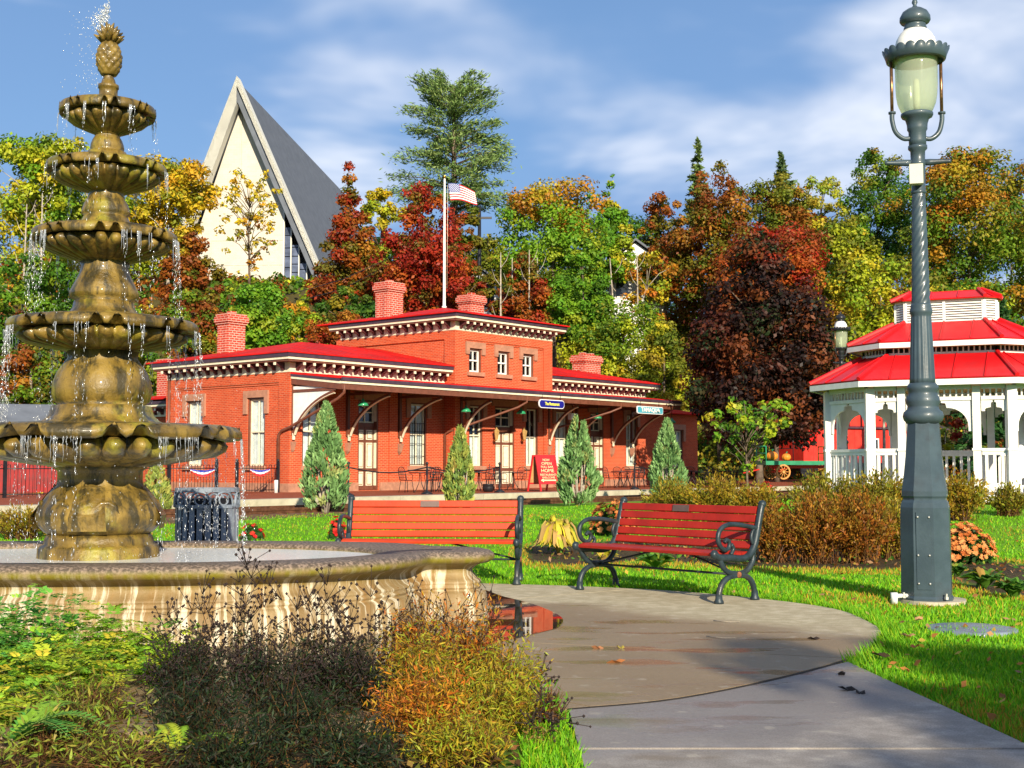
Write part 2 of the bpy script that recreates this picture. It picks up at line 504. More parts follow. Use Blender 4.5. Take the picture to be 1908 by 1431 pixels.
def pool_stone():
    b = NB('streaked_basin_stone')
    uvm = b.n('Mapping'); uvm.inputs['Scale'].default_value = (17, 1.3, 1)
    b.l(b.tc.outputs['UV'], uvm.inputs[0])
    s1 = b.n('TexNoise'); s1.inputs['Scale'].default_value = 1.0; s1.inputs['Detail'].default_value = 7; s1.inputs['Roughness'].default_value = 0.68; s1.inputs['Distortion'].default_value = 0.2
    b.l(uvm.outputs[0], s1.inputs['Vector'])
    uvm2 = b.n('Mapping'); uvm2.inputs['Scale'].default_value = (13, 1.1, 1); uvm2.inputs['Location'].default_value = (4, 9, 0)
    b.l(b.tc.outputs['UV'], uvm2.inputs[0])
    s2 = b.n('TexNoise'); s2.inputs['Scale'].default_value = 1.0; s2.inputs['Detail'].default_value = 5
    b.l(uvm2.outputs[0], s2.inputs['Vector'])
    uvm3 = b.n('Mapping'); uvm3.inputs['Scale'].default_value = (3.1, 4.2, 1)
    b.l(b.tc.outputs['UV'], uvm3.inputs[0])
    s3 = b.n('TexNoise'); s3.inputs['Scale'].default_value = 1.0; s3.inputs['Detail'].default_value = 5; s3.inputs['Distortion'].default_value = 0.6
    b.l(uvm3.outputs[0], s3.inputs['Vector'])
    sep = b.n('SeparateXYZ'); b.l(b.tc.outputs['UV'], sep.inputs[0])
    base = b.mix(b.rng(b.noise(4, 5), 0.3, 0.7), (0.20, 0.128, 0.05), (0.32, 0.225, 0.105))
    c = b.mix(b.rng(s2.outputs[0], 0.5, 0.68, 0, 0.7), base, (0.28, 0.15, 0.045))
    # algae hangs from the lip, lime runs below it
    top = b.rng(sep.outputs[1], 0.38, 0.56)
    alg = b.math('MULTIPLY', top, b.rng(s2.outputs[0], 0.30, 0.62, 0.25, 1.0))
    c = b.mix(alg, c, (0.20, 0.17, 0.014))
    lime = b.math('MULTIPLY', b.rng(s1.outputs[0], 0.485, 0.60), b.rng(sep.outputs[1], 0.60, 0.42, 0.0, 0.85))
    c = b.mix(b.math('MULTIPLY', lime, b.rng(s3.outputs[0], 0.30, 0.52)), c, (0.66, 0.60, 0.45))
    cap = b.rng(sep.outputs[1], 0.545, 0.60)
    capc = b.mix(b.rng(b.noise(45, 4), 0.4, 0.65), (0.09, 0.068, 0.05), (0.27, 0.20, 0.15))
    c = b.mix(cap, c, capc)
    bm = b.noise(60, 5)
    return b.done(b.bsdf(c, 0.55, 0, 0.35, bm, 0.6, 0.008, 0.0))
MT['pool'] = pool_stone()

def paving(cool=False):
    b = NB('damp_concrete_walk' if cool else 'damp_concrete_paving')
    geo = b.n('NewGeometry')
    n1 = b.n('TexNoise'); n1.inputs['Scale'].default_value = 0.55; n1.inputs['Detail'].default_value = 6
    b.l(geo.outputs['Position'], n1.inputs['Vector'])
    n2 = b.n('TexNoise'); n2.inputs['Scale'].default_value = 9; n2.inputs['Detail'].default_value = 5
    b.l(geo.outputs['Position'], n2.inputs['Vector'])
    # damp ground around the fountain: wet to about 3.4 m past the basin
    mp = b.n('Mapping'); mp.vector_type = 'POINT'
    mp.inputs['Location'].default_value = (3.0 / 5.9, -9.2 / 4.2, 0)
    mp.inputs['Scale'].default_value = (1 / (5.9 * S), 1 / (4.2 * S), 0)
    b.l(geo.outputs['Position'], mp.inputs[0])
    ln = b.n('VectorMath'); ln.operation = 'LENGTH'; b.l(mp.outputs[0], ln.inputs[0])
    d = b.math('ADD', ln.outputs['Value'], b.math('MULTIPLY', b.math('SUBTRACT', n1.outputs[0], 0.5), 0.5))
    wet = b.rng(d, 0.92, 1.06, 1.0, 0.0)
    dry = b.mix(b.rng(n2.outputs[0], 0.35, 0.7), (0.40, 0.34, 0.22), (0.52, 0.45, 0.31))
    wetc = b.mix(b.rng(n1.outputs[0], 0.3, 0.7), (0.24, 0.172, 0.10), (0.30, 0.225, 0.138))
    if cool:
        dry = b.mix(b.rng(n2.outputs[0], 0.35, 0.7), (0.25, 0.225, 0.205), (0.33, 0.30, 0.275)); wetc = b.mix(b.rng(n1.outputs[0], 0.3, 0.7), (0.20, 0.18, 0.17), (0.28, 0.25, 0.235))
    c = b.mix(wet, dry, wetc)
    n3 = b.n('TexNoise'); n3.inputs['Scale'].default_value = 1.6; n3.inputs['Detail'].default_value = 5
    m3 = b.n('Mapping'); m3.inputs['Scale'].default_value = (0.5, 1.6, 1); b.l(geo.outputs['Position'], m3.inputs[0]); b.l(m3.outputs[0], n3.inputs['Vector'])
    c = b.mix(b.rng(n3.outputs[0], 0.60, 0.70, 0, 0.35), c, (0.15, 0.095, 0.03))
    n5 = b.n('TexNoise'); n5.inputs['Scale'].default_value = 140; n5.inputs['Detail'].default_value = 2
    b.l(geo.outputs['Position'], n5.inputs['Vector'])
    c = b.mix(0.35, c, b.mix(b.rng(n5.outputs[0], 0.35, 0.65), (0.6, 0.6, 0.6), (1.35, 1.35, 1.35)), 'MULTIPLY')
    c = b.mix(b.rng(n2.outputs[0], 0.62, 0.7, 0, 0.3), c, (0.5, 0.45, 0.36))
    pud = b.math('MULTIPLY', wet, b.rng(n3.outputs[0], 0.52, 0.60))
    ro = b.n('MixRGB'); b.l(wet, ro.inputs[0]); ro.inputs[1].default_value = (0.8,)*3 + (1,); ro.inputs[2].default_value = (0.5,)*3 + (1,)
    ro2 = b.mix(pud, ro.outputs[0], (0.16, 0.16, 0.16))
    return b.done(b.bsdf(c, ro2, 0, 0.22, n2.outputs[0], 0.15, 0.01))
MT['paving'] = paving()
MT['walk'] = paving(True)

def ground_mat():
    b = NB('ground_soil_and_turf')
    at_ = b.n('Attribute'); at_.attribute_name = 'Col'
    n1 = b.noise(1.1, 6, 0.6); n2 = b.noise(22, 5, 0.6)
    c = b.mix(b.rng(n1, 0.3, 0.7, 0, 0.5), at_.outputs['Color'], b.mix(0.5, at_.outputs['Color'], (0.16, 0.13, 0.03)))
    c = b.mix(0.55, c, b.mix(b.rng(n2, 0.3, 0.7), (0.35, 0.35, 0.35), (1.5, 1.5, 1.5)), 'MULTIPLY')
    return b.done(b.bsdf(c, 0.9, 0, 0.2, n2, 0.8, 0.03))
MT['ground'] = ground_mat()

def water_mat(name, col, rough, bscale, bstr):
    b = NB(name)
    return b.done(b.bsdf(col, rough, 0, 0.6, b.noise(bscale, 3), bstr, 0.01))
MT['pool_water'] = water_mat('shallow_pool_water', (0.80, 0.83, 0.84), 0.18, 30, 0.6)
MT['puddle'] = water_mat('puddle_water', (0.045, 0.032, 0.022), 0.015, 5, 0.02)
def drop_mat():
    b = NB('falling_water')
    g = b.n('BsdfGlossy'); g.inputs['Roughness'].default_value = 0.15; g.inputs['Color'].default_value = (1, 1, 1, 1)
    d = b.n('BsdfDiffuse'); d.inputs['Color'].default_value = (0.85, 0.88, 0.92, 1)
    m = b.n('MixShader'); m.inputs[0].default_value = 0.45
    b.l(d.outputs[0], m.inputs[1]); b.l(g.outputs[0], m.inputs[2])
    t = b.n('BsdfTransparent'); m2 = b.n('MixShader'); m2.inputs[0].default_value = 0.58
    b.l(t.outputs[0], m2.inputs[1]); b.l(m.outputs[0], m2.inputs[2])
    return b.done(m2.outputs[0])
MT['drop'] = drop_mat()
def strand_mat():
    b = NB('clear_water_strand')
    g = b.n('BsdfGlossy'); g.inputs['Roughness'].default_value = 0.08
    d = b.n('BsdfDiffuse'); d.inputs['Color'].default_value = (0.85, 0.88, 0.92, 1)
    m = b.n('MixShader'); m.inputs[0].default_value = 0.6; b.l(d.outputs[0], m.inputs[1]); b.l(g.outputs[0], m.inputs[2])
    t = b.n('BsdfTransparent'); m2 = b.n('MixShader'); m2.inputs[0].default_value = 0.45
    b.l(t.outputs[0], m2.inputs[1]); b.l(m.outputs[0], m2.inputs[2])
    return b.done(m2.outputs[0])
MT['strand'] = strand_mat()
def globe_mat():
    b = NB('frosted_lamp_glass')
    sh = b.bsdf((0.72, 0.76, 0.58), 0.12, 0, 0.6, None, 0, 0, 0.6)
    t = b.n('BsdfTransparent'); t.inputs[0].default_value = (0.85, 0.92, 0.75, 1)
    tl = b.n('BsdfTranslucent'); tl.inputs[0].default_value = (0.8, 0.85, 0.55, 1)
    m0 = b.n('MixShader'); m0.inputs[0].default_value = 0.45; b.l(sh, m0.inputs[1]); b.l(tl.outputs[0], m0.inputs[2])
    m = b.n('MixShader'); m.inputs[0].default_value = 0.48
    b.l(m0.outputs[0], m.inputs[1]); b.l(t.outputs[0], m.inputs[2])
    return b.done(m.outputs[0])
MT['globe'] = globe_mat()
def glass_mat():
    b = NB('window_glass')
    g = b.n('BsdfGlossy'); g.inputs['Roughness'].default_value = 0.03
    t = b.n('BsdfTransparent'); t.inputs[0].default_value = (0.9, 0.95, 0.95, 1)
    m = b.n('MixShader'); m.inputs[0].default_value = 0.10; b.l(t.outputs[0], m.inputs[1]); b.l(g.outputs[0], m.inputs[2])
    return b.done(m.outputs[0])
MT['glass'] = glass_mat()
# ================================================================== the ground
FX = [-200, -60, -30, -12, 0, 10, 25, 60, 200]
FY = [52, 54, 58, 60, 76, 88, 94, 90, 90]
def H(x, y):
    x = np.asarray(x, float); y = np.asarray(y, float)
    z = 0.15 * smooth01((y - 18) / 12)
    z = z + 0.42 * np.exp(-(((x - 11) / 9.5) ** 2 + ((y - 30.5) / 10.5) ** 2) ** 1.3) * smooth01((y - 13) / 8)
    yf = np.interp(x, FX, FY)
    d = y - yf
    z = z + 14.5 * smooth01(d / 36) + 0.07 * np.maximum(0, d - 36)
    z = z - 0.0
    return z
def Hs(x, y): return float(H(x, y))

PLAZA_C = (-3.5, 10.7)
plaza_pts = [(3.05, 11.1), (2.93, 12.25), (1.95, 13.55), (0.9, 14.2), (-0.33, 14.62), (-2, 15.0), (-3.5, 15.15), (-6, 14.8), (-8.5, 13.6),
             (-10.0, 11), (-9.2, 8.6), (-7, 6.9), (-4.6, 6.25), (-2.6, 6.35), (-0.8, 6.72), (0.3, 7.1), (1.1, 7.55), (2.27, 8.86), (2.9, 10.15)]
plaza = [(p.x, p.y) for p in catmull([(a, b, 0) for a, b in plaza_pts], 6)]
walk = [(2.27, 8.86), (2.47, 6.3), (2.52, 4.5), (2.52, -6), (0.33, -6), (0.33, 4.5), (0.315, 5.95), (0.29, 7.09), (1.1, 7.55)]
bed_px = [(985, 1050), (1060, 1055), (1200, 1046), (1400, 1058), (1660, 1064), (1700, 1056), (1705, 1002), (1660, 980), (1500, 992), (1420, 1004), (1250, 1016), (1100, 1020), (985, 1024)]
BED = [tuple(G(a, b)[:2]) for a, b in bed_px]
bed2_px = [(1768, 1058), (1778, 1084), (1850, 1106), (1950, 1116), (2060, 1112), (2060, 1070), (1900, 1056), (1810, 1048)]
BED2 = [tuple(G(a, b)[:2]) for a, b in bed2_px]
FRONT_BED = [(-6.5, 4.2), (-0.2, 4.2), (0.05, 5.9), (-0.2, 6.6), (-0.9, 6.62), (-2.6, 6.25), (-4.6, 6.15), (-7, 6.8)]

# station frame (needed for the ground around it)
SC_ = Vector((-8.2, 47.2, 0.0)); L_ = Vector((0.641, 0.767, 0)).normalized(); N_ = Vector((L_.y, -L_.x, 0))
def st(t, a, z=0.0):
    p = SC_ + L_ * t + N_ * a
    return Vector((p.x, p.y, z))
def tline(px, a):          # distance along the station's front of the ray at photo column px, on the line a metres out
    b = SC_ + N_ * a
    u = (px - CX) / F * 1.0
    return (b.y * u - b.x) / (L_.x - L_.y * u)

def axis_steps(segs):
    out = []
    for a, b, st_ in segs:
        out += list(np.arange(a, b, st_))
    return np.array(sorted(set(np.round(out, 4))))
gx = axis_steps([(-700, -120, 40), (-120, -40, 5), (-40, -12, 1.0), (-12, 12, 0.22), (12, 42, 1.0), (42, 120, 5), (120, 741, 40)])
gy = axis_steps([(-400, -40, 30), (-40, 2, 3), (2, 24, 0.22), (24, 64, 0.8), (64, 130, 3), (130, 300, 15), (300, 1501, 100)])
XX, YY = np.meshgrid(gx, gy)
ZZ = H(XX, YY)
fx, fy = XX.ravel(), YY.ravel()
on_pav = in_poly(fx, fy, plaza) | in_poly(fx, fy, walk)
zz = ZZ.ravel().copy()
zz[on_pav] -= 0.05
rs = np.random.RandomState(3)
col = np.empty((len(fx), 3), np.float32)
col[:] = (0.14, 0.33, 0.010)
hill = (fy > np.interp(fx, FX, FY) - 3)
col[hill] = (0.075, 0.062, 0.022)
inb = in_poly(fx, fy, BED) | in_poly(fx, fy, BED2) | in_poly(fx, fy, FRONT_BED)
col[inb] = (0.055, 0.038, 0.024)
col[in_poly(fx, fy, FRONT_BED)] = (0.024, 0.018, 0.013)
col[on_pav] = (0.05, 0.04, 0.03)
nx, ny = len(gx), len(gy)
idx = np.arange(nx * ny).reshape(ny, nx)
qf = np.stack([idx[:-1, :-1], idx[:-1, 1:], idx[1:, 1:], idx[1:, :-1]], -1).reshape(-1, 4)
me = bpy.data.meshes.new('ground')
me.vertices.add(len(fx)); me.loops.add(len(qf) * 4); me.polygons.add(len(qf))
me.vertices.foreach_set('co', (np.stack([fx, fy, zz], -1) * S).astype(np.float32).ravel())
me.loops.foreach_set('vertex_index', qf.astype(np.int32).ravel())
me.polygons.foreach_set('loop_start', np.arange(0, len(qf) * 4, 4, dtype=np.int32))
me.polygons.foreach_set('loop_total', np.full(len(qf), 4, np.int32))
me.polygons.foreach_set('use_smooth', np.ones(len(qf), bool))
ca = me.attributes.new('Col', 'FLOAT_COLOR', 'POINT')
ca.data.foreach_set('color', np.concatenate([col, np.ones((len(fx), 1), np.float32)], 1).ravel())
me.materials.append(MT['ground'])
me.update(calc_edges=True)
tag(link('ground', me), 'sloping park ground of turf, soil and hillside leaf litter', None, None, 'structure')

# ------------------------------------------------------------------ paving: slabs with open joints
pav = tag(link('plaza', None), 'round concrete plaza laid in slabs around the fountain', None, None, 'structure')
cuts = [R(a) for a in (-16.8, 34, 78, 130, 185, 228, 276, 318)]
def plaza_r(th):
    d = Vector((math.cos(th), math.sin(th)))
    best = 5.0
    c = PLAZA_C
    n = len(plaza)
    for i in range(n):
        x1, y1 = plaza[i][0] - c[0], plaza[i][1] - c[1]; x2, y2 = plaza[(i+1) % n][0] - c[0], plaza[(i+1) % n][1] - c[1]
        den = d.x * (y2 - y1) - d.y * (x2 - x1)
        if abs(den) < 1e-9: continue
        t = (x1 * (y2 - y1) - y1 * (x2 - x1)) / den
        s_ = (x1 * d.y - y1 * d.x) / den
        if t > 0 and 0 <= s_ <= 1: best = t
    return best
for i in range(len(cuts)):
    a0 = cuts[i]; a1 = cuts[(i + 1) % len(cuts)]
    if a1 <= a0: a1 += 2 * math.pi
    k = 18
    inner, outer = [], []
    for j in range(k + 1):
        th = a0 + (a1 - a0) * j / k
        ro = plaza_r(th) - 0.012
        e = 0.007 if j == 0 else (-0.007 if j == k else 0)
        to = th + e / ro; ti = th + e / 1.6
        outer.append((PLAZA_C[0] + ro * math.cos(to), PLAZA_C[1] + ro * math.sin(to)))
        inner.append((PLAZA_C[0] + 1.6 * math.cos(ti), PLAZA_C[1] + 0.8 * math.sin(ti)))
    m = M()
    vs, fs = [], []
    for j in range(k + 1):
        vs += [(inner[j][0], inner[j][1], 0.03), (outer[j][0], outer[j][1], 0.03), (outer[j][0], outer[j][1], -0.09), (inner[j][0], inner[j][1], -0.09)]
    for j in range(k):
        b0, b1 = 4 * j, 4 * (j + 1)
        fs += [(b0, b0 + 1, b1 + 1, b1), (b0 + 1, b0 + 2, b1 + 2, b1 + 1)]
    fs += [(0, 3, 2, 1), (4*k, 4*k+1, 4*k+2, 4*k+3)]
    m.add(vs, fs)
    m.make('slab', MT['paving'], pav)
wk = tag(link('walkway', None), 'straight concrete walk leading off the plaza', None, None, 'structure')
arc = [p for p in plaza if 0.25 < p[0] < 2.32 and p[1] < 8.95]
arc.sort(key=lambda p: p[0])
g = 0.016
m = M().prism([(0.315, 6.135)] + [(2.462, 6.135)] + [(2.28, 8.80)] + [(p[0] + 0.012, p[1] - g) for p in reversed(arc)][1:] , -0.09, 0.027)
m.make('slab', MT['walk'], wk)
m = M(); arj = arc
V = []
for p in arj: V += [(p[0] + .0, p[1] - .001, 0.031), (p[0] + .012, p[1] - .022, 0.0305)]
m.add(V, [(2*i, 2*i+1, 2*i+3, 2*i+2) for i in range(len(arj) - 1)])
m.make('soil_joint', MT['mulch'], wk)
for y1, y0 in ((6.12, 4.2), (4.185, 2.2), (2.185, 0.2), (0.185, -2), (-2.015, -6)):
    def wr(y): return np.interp(y, [-6, 4.5, 6.3, 8.86], [2.52, 2.52, 2.47, 2.27])
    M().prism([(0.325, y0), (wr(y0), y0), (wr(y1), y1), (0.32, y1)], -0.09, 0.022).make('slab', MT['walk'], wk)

# puddle of overflow beside the basin
pp = [G(a, b, 0.033) for a, b in [(880, 1100), (940, 1112), (1000, 1128), (1046, 1150), (1040, 1168), (1000, 1180), (950, 1192), (890, 1206), (800, 1226), (700, 1238), (600, 1240), (480, 1232), (440, 1205), (600, 1190), (760, 1160)]]
pc = catmull([(p.x, p.y, 0) for p in pp], 5)
m = M()
m.add([(p.x, p.y, 0.0345) for p in pc], [tuple(range(len(pc)))])
tag(m.make('puddle', MT['puddle']), 'shallow puddle of overflow water on the paving beside the fountain', None, None, 'structure')

# ------------------------------------------------------------------ station platform and railway
PZ = 0.40
pl = tag(link('platform', None), 'station platform with brick paving and pale concrete edge', None, None, 'structure')
def stbox(m, t0, t1, a0, a1, z0, z1, mi=0):
    q = [st(t0, a1), st(t1, a1), st(t1, a0), st(t0, a0)]
    m.prism([(p.x, p.y) for p in q], z0, z1, mi)
m = M(); stbox(m, -26, 60, -9, 7.1, -0.2, PZ); m.make('brick_paving', MT['brick_paving'], pl)
for k in range(22):
    m = M(); stbox(m, -26 + 4 * k + 0.01, -22 + 4 * k - 0.01, 7.1, 7.75, -0.2, PZ + 0.012); m.make('edge_slab', MT['concrete'], pl)
tr = thing('railway_track', 'single line of rusty rails on brown sleepers passing before the platform', 'railway track', st(0, 0))
def rel(p): return (p[0] - SC_.x, p[1] - SC_.y)
def trbox(m, t0, t1, a0, a1, z0, z1):
    q = [st(t0, a1), st(t1, a1), st(t1, a0), st(t0, a0)]
    m.prism([rel(p) for p in q], z0, z1)
TA = 11.2
m = M(); trbox(m, -40, 62, TA - 1.7, TA + 2.4, 0.05, 0.17)
tag(m.make('ballast', MT['ballast'], tr), kind='stuff')
for s_ in (-0.75, 0.75):
    m = M(); trbox(m, -40, 62, TA + s_ - 0.035, TA + s_ + 0.035, 0.27, 0.33); trbox(m, -40, 62, TA + s_ - 0.012, TA + s_ + 0.012, 0.2, 0.27); trbox(m, -40, 62, TA + s_ - 0.07, TA + s_ + 0.07, 0.185, 0.2)
    m.make('rail', MT['rail'], tr)
m = M(); m.box(-0.115, 0.115, -1.3, 1.3, 0, 0.14)
sme = m.mesh('sleeper', MT['sleeper'])
angL = math.atan2(L_.y, L_.x)
for k in range(110):
    p = st(-20 + 0.62 * k, TA)
    o = link('sleeper', sme, tr, (p.x - SC_.x, p.y - SC_.y, 0.06), (0, 0, angL + random.uniform(-.02, .02)))
# ================================================================== the railway station
LEN, DEP = 23.2, 7.5
STA = thing('train_station', 'red brick railway station with red roofs, bracketed cornices and track-side canopy', 'train station', (SC_.x, SC_.y, PZ), angL)
zb = 4.89 - PZ            # top of the wing brickwork
ze = 5.20 - PZ            # underside of wing eaves
T0, T1, PR = 8.35, 14.75, 0.62
ztb, zte = 7.09 - PZ, 7.36 - PZ

def wall_boxes(m, axis, u0, u1, v0, v1, z0, z1, ops, mi=0):
    """wall from u0 to u1 with thickness v0..v1 and openings (a,b,z0,z1)"""
    def bx(a, b, c, d):
        if b - a < 1e-4 or d - c < 1e-4: return
        if axis == 'x': m.box(a, b, v0, v1, c, d, mi)
        else: m.box(v0, v1, a, b, c, d, mi)
    cur = u0
    for a, b, c, d in sorted(ops):
        bx(cur, a, z0, z1); bx(a, b, z0, c); bx(a, b, d, z1)
        cur = b
    bx(cur, u1, z0, z1)

WZ0, WZ1 = 1.37 - PZ, 3.95 - PZ
LW = [(0.62, 1.58, WZ0, WZ1), (6.30, 7.30, WZ0, WZ1)]
DZ = 3.95 - PZ
ld = (3.45, 4.55, 0.02, DZ)
RW = [(15.9, 16.86, WZ0, WZ1), (21.62, 22.58, WZ0, WZ1)]
rd = (18.65, 19.75, 0.02, DZ)
CW = [(9.22, 10.1, WZ0, WZ1), (12.98, 13.86, WZ0, WZ1)]
cd = (10.9, 12.2, 0.02, DZ)
TWZ0, TWZ1 = 5.33 - PZ, 6.34 - PZ
TW = [(9.2, 10.0, TWZ0, TWZ1), (11.05, 11.85, TWZ0, TWZ1), (12.75, 13.55, TWZ0, TWZ1)]
SW = [(1.4, 2.42, WZ0, WZ1), (5.24, 6.26, WZ0, WZ1)]
m = M()
wall_boxes(m, 'x', 0.3, T0, 0, 0.3, 0, zb, LW + [ld])
wall_boxes(m, 'x', T1, LEN - 0.3, 0, 0.3, 0, zb, RW + [rd])
wall_boxes(m, 'y', 0, DEP, 0, 0.3, 0, zb, SW)
m.box(LEN - 0.3, LEN, 0, DEP, 0, zb); m.box(0.3, LEN - 0.3, DEP - 0.3, DEP, 0, zb)

# centre block front: lower openings and the three upper windows
wall_boxes(m, 'x', T0, T1, -PR, -PR + 0.3, 0, 4.4, CW + [cd])
wall_boxes(m, 'x', T0, T1, -PR, -PR + 0.3, 4.4, ztb, TW)
m.box(T0, T0 + 0.3, -PR + 0.3, DEP - 0.9, 0, ztb); m.box(T1 - 0.3, T1, -PR + 0.3, DEP - 0.9, 0, ztb); m.box(T0 + 0.3, T1 - 0.3, DEP - 1.2, DEP - 0.9, 0, ztb)
m.make('wall', MT['brick'], STA)
# raised brick frame: corner piers and stepped top band, standing proud
m = M()
e = 0.07
def pier_front(x0, x1, y, z1, zt): m.box(x0, x1, y - e, y - 0.002, 0.32, z1)
for x0, x1 in ((-e, 0.55), (5.1, 5.55)): pier_front(x0, x1, 0, zb - 0.42, 0)
for x0, x1 in ((17.55, 18.0), (LEN - 0.55, LEN + e)): pier_front(x0, x1, 0, zb - 0.42, 0)
m.box(-e, T0 - 0.002, -e, -0.002, zb - 0.42, zb); m.box(T1 + 0.002, LEN + e, -e, -0.002, zb - 0.42, zb)
m.box(0.56, T0 - 0.002, -e * .5, -0.003, zb - 0.5, zb - 0.425); m.box(T1 + 0.002, LEN - .56, -e * .5, -0.003, zb - 0.5, zb - 0.425)
m.box(-e, -0.002, 0.0, 0.55, 0.32, zb - 0.42); m.box(-e, -0.002, DEP - 0.55, DEP + e, 0.32, zb - 0.42)
m.box(-e, -0.002, 0.0, DEP + e, zb - 0.42, zb); m.box(-e * .5, -0.003, 0.56, DEP - .56, zb - 0.5, zb - 0.425)
y = -PR
for x0, x1 in ((T0 - e, T0 + 0.55), (T1 - 0.55, T1 + e)): m.box(x0, x1, y - e, y - 0.002, 0.32, ztb - 0.42)
m.box(T0 - e, T1 + e, y - e, y - 0.002, ztb - 0.42, ztb)
m.box(T0 + .56, T1 - .56, y - e * .5, y - 0.003, ztb - 0.5, ztb - 0.425)
for x0, x1 in ((T0 - e, T0 - 0.002), (T1 + 0.002, T1 + e)):
    m.box(x0, x1, y, y + 0.55, 4.4, ztb - 0.42); m.box(x0, x1, y, DEP - 0.9, ztb - 0.42, ztb)
m.make('brick_pier', MT['brick'], STA)
# stone base course
for x0_, x1_, y_ in ((-0.1, ld[0]-.05, 0), (ld[1]+.05, T0-.11, 0), (T1+.11, rd[0]-.05, 0), (rd[1]+.05, LEN+.1, 0), (T0-.1, cd[0]-.05, -PR), (cd[1]+.05, T1+.1, -PR)):
    M().box(x0_, x1_, y_-.1, y_-.003, 0, .32).make('stone_base', MT['sandstone'], STA)
M().box(-0.1, -0.003, 0, DEP + .1, 0, 0.32).make('stone_base', MT['sandstone'], STA)

# ---- cornices: cream frieze, soffit, mouldings, gutter
def cornice(m, x0, x1, y0, y1, z, o, sides, skip=()):
    """frieze hugging the box x0..x1,y0..y1 from z up, overhang o; sides string of l r f b"""
    f = 0.09; fz = 0.36; z = z - .06
    X0 = x0 - f if 'l' in sides else x0; X1 = x1 + f if 'r' in sides else x1
    if 'f' in sides: m.box(X0, X1, y0 - f, y0, z + .002, z + fz, 0)
    if 'l' in sides: m.box(x0 - f, x0, y0 + .001, y1, z + .002, z + fz, 0)
    if 'r' in sides: m.box(x1, x1 + f, y0 + .001, y1, z + .002, z + fz, 0)
    zs = z + fz
    ol = o if 'l' in sides else 0; orr = o if 'r' in sides else 0
    # soffit board, white crown, dark gutter
    m.box(x0 - ol + .09, x1 + orr - .09, y0 - o + .09, y1 + .3, zs + .002, zs + 0.07, 1)
    for (a, b, c, d, mi) in ((0.045, 0.0, 0.072, 0.165, 0), (0.0, 0.0, 0.167, 0.30, 2)):
        i_ = a
        if 'f' in sides: m.box(x0 - ol + i_, x1 + orr - i_, y0 - o + i_, y0 - o + i_ + .12, zs + c, zs + d, mi)
        if 'l' in sides: m.box(x0 - ol + i_, x0 - ol + i_ + .12, y0 - o + i_ + .121, y1 + .3, zs + c, zs + d, mi)
        if 'r' in sides: m.box(x1 + orr - i_ - .12, x1 + orr - i_, y0 - o + i_ + .121, y1 + .3, zs + c, zs + d, mi)
    return zs + 0.30
CM = [MT['cream'], MT['brown'], MT['gutter']]
m = M(); zr = cornice(m, 0, T0 - .002, 0, DEP, zb, PR, 'lf'); m.make('cornice', CM, STA)
m = M(); cornice(m, T1 + .002, LEN, 0, DEP, zb, PR, 'rf'); m.make('cornice', CM, STA)
m = M(); ztr = cornice(m, T0, T1, -PR, DEP - 1.2, ztb, PR - .05, 'lrf'); m.make('cornice', CM, STA)
# brackets: one mesh, many copies
m = M()
pr = [(0, 0.02), (0, 0.29), (-0.40, 0.29), (-0.40, 0.20), (-0.30, 0.175), (-0.14, 0.13), (-0.07, 0.02)]
n = len(pr); w = 0.055
vs = [(-w, p[0], p[1]) for p in pr] + [(w, p[0], p[1]) for p in pr]
m.add(vs, [tuple(range(n)), tuple(range(2*n-1, n-1, -1))] + [(i, n+i, n+(i+1) % n, (i+1) % n) for i in range(n)], 0)
m.box(-0.045, 0.045, -0.455, -0.402, 0.185, 0.285, 1)
bme = m.mesh('cornice_bracket', [MT['maroon'], MT['cream']])
def brackets(p0, p1, n_, z, rz):
    for i in range(n_):
        f = (i + 0.5) / n_
        link('cornice_bracket', bme, STA, (p0[0] + (p1[0]-p0[0])*f, p0[1] + (p1[1]-p0[1])*f, z), (0, 0, rz))
brackets((0, -.092), (T0 - .1, -.092), 17, zb, 0)
brackets((T1 + .1, -.092), (LEN, -.092), 17, zb, 0)
brackets((-.092, DEP), (-.092, 0), 15, zb, R(-90))
brackets((T0, -PR - .092), (T1, -PR - .092), 15, ztb, 0)
brackets((T0 - .092, DEP - 1.2), (T0 - .092, -PR), 14, ztb, R(-90))

# ---- roofs
def hip(m, x0, x1, y0, y1, z, rise, hl, hr):
    ym = (y0 + y1) / 2; half = (y1 - y0) / 2
    a = x0 + (half if hl else 0); b = x1 - (half if hr else 0)
    th = .05
    V = [(x0, y0, z), (x1, y0, z), (x1, y1, z), (x0, y1, z), (a, ym, z + rise), (b, ym, z + rise),
         (x0, y0, z - th), (x1, y0, z - th), (x1, y1, z - th), (x0, y1, z - th)]
    m.add(V, [(0, 1, 5, 4), (1, 2, 5), (2, 3, 4, 5), (3, 0, 4), (0, 6, 7, 1), (1, 7, 8, 2), (2, 8, 9, 3), (3, 9, 6, 0), (9, 8, 7, 6)])
    # seams down the front slope
    k = int((x1 - x0) / 0.6)
    for i in range(1, k):
        x = x0 + (x1 - x0) * i / k
        lim = 1.0
        if hl and x < a: lim = (x - x0) / half
        if hr and x > b: lim = min(lim, (x1 - x) / half)
        if lim < .05: continue
        for sgn, yy in ((1, y0),):
            p0 = Vector((x, yy, z + .004)); p1 = Vector((x, yy + half * lim, z + rise * lim + .004))
            m.tube([p0, p1], 0.014, 4, 0, False)
o = PR + .04
m = M(); hip(m, -o, T0 - .003, -o, DEP + o, zr + .052, 0.92, True, False); m.make('roof', MT['roof_red'], STA)
m = M(); hip(m, T1 + .003, LEN + o, -o, DEP + o, zr + .052, 0.92, False, True); m.make('roof', MT['roof_red'], STA)
m = M()
x0, x1, y0, y1, z = T0 - o, T1 + o, -PR - o, DEP - .9 + o, ztr + .052
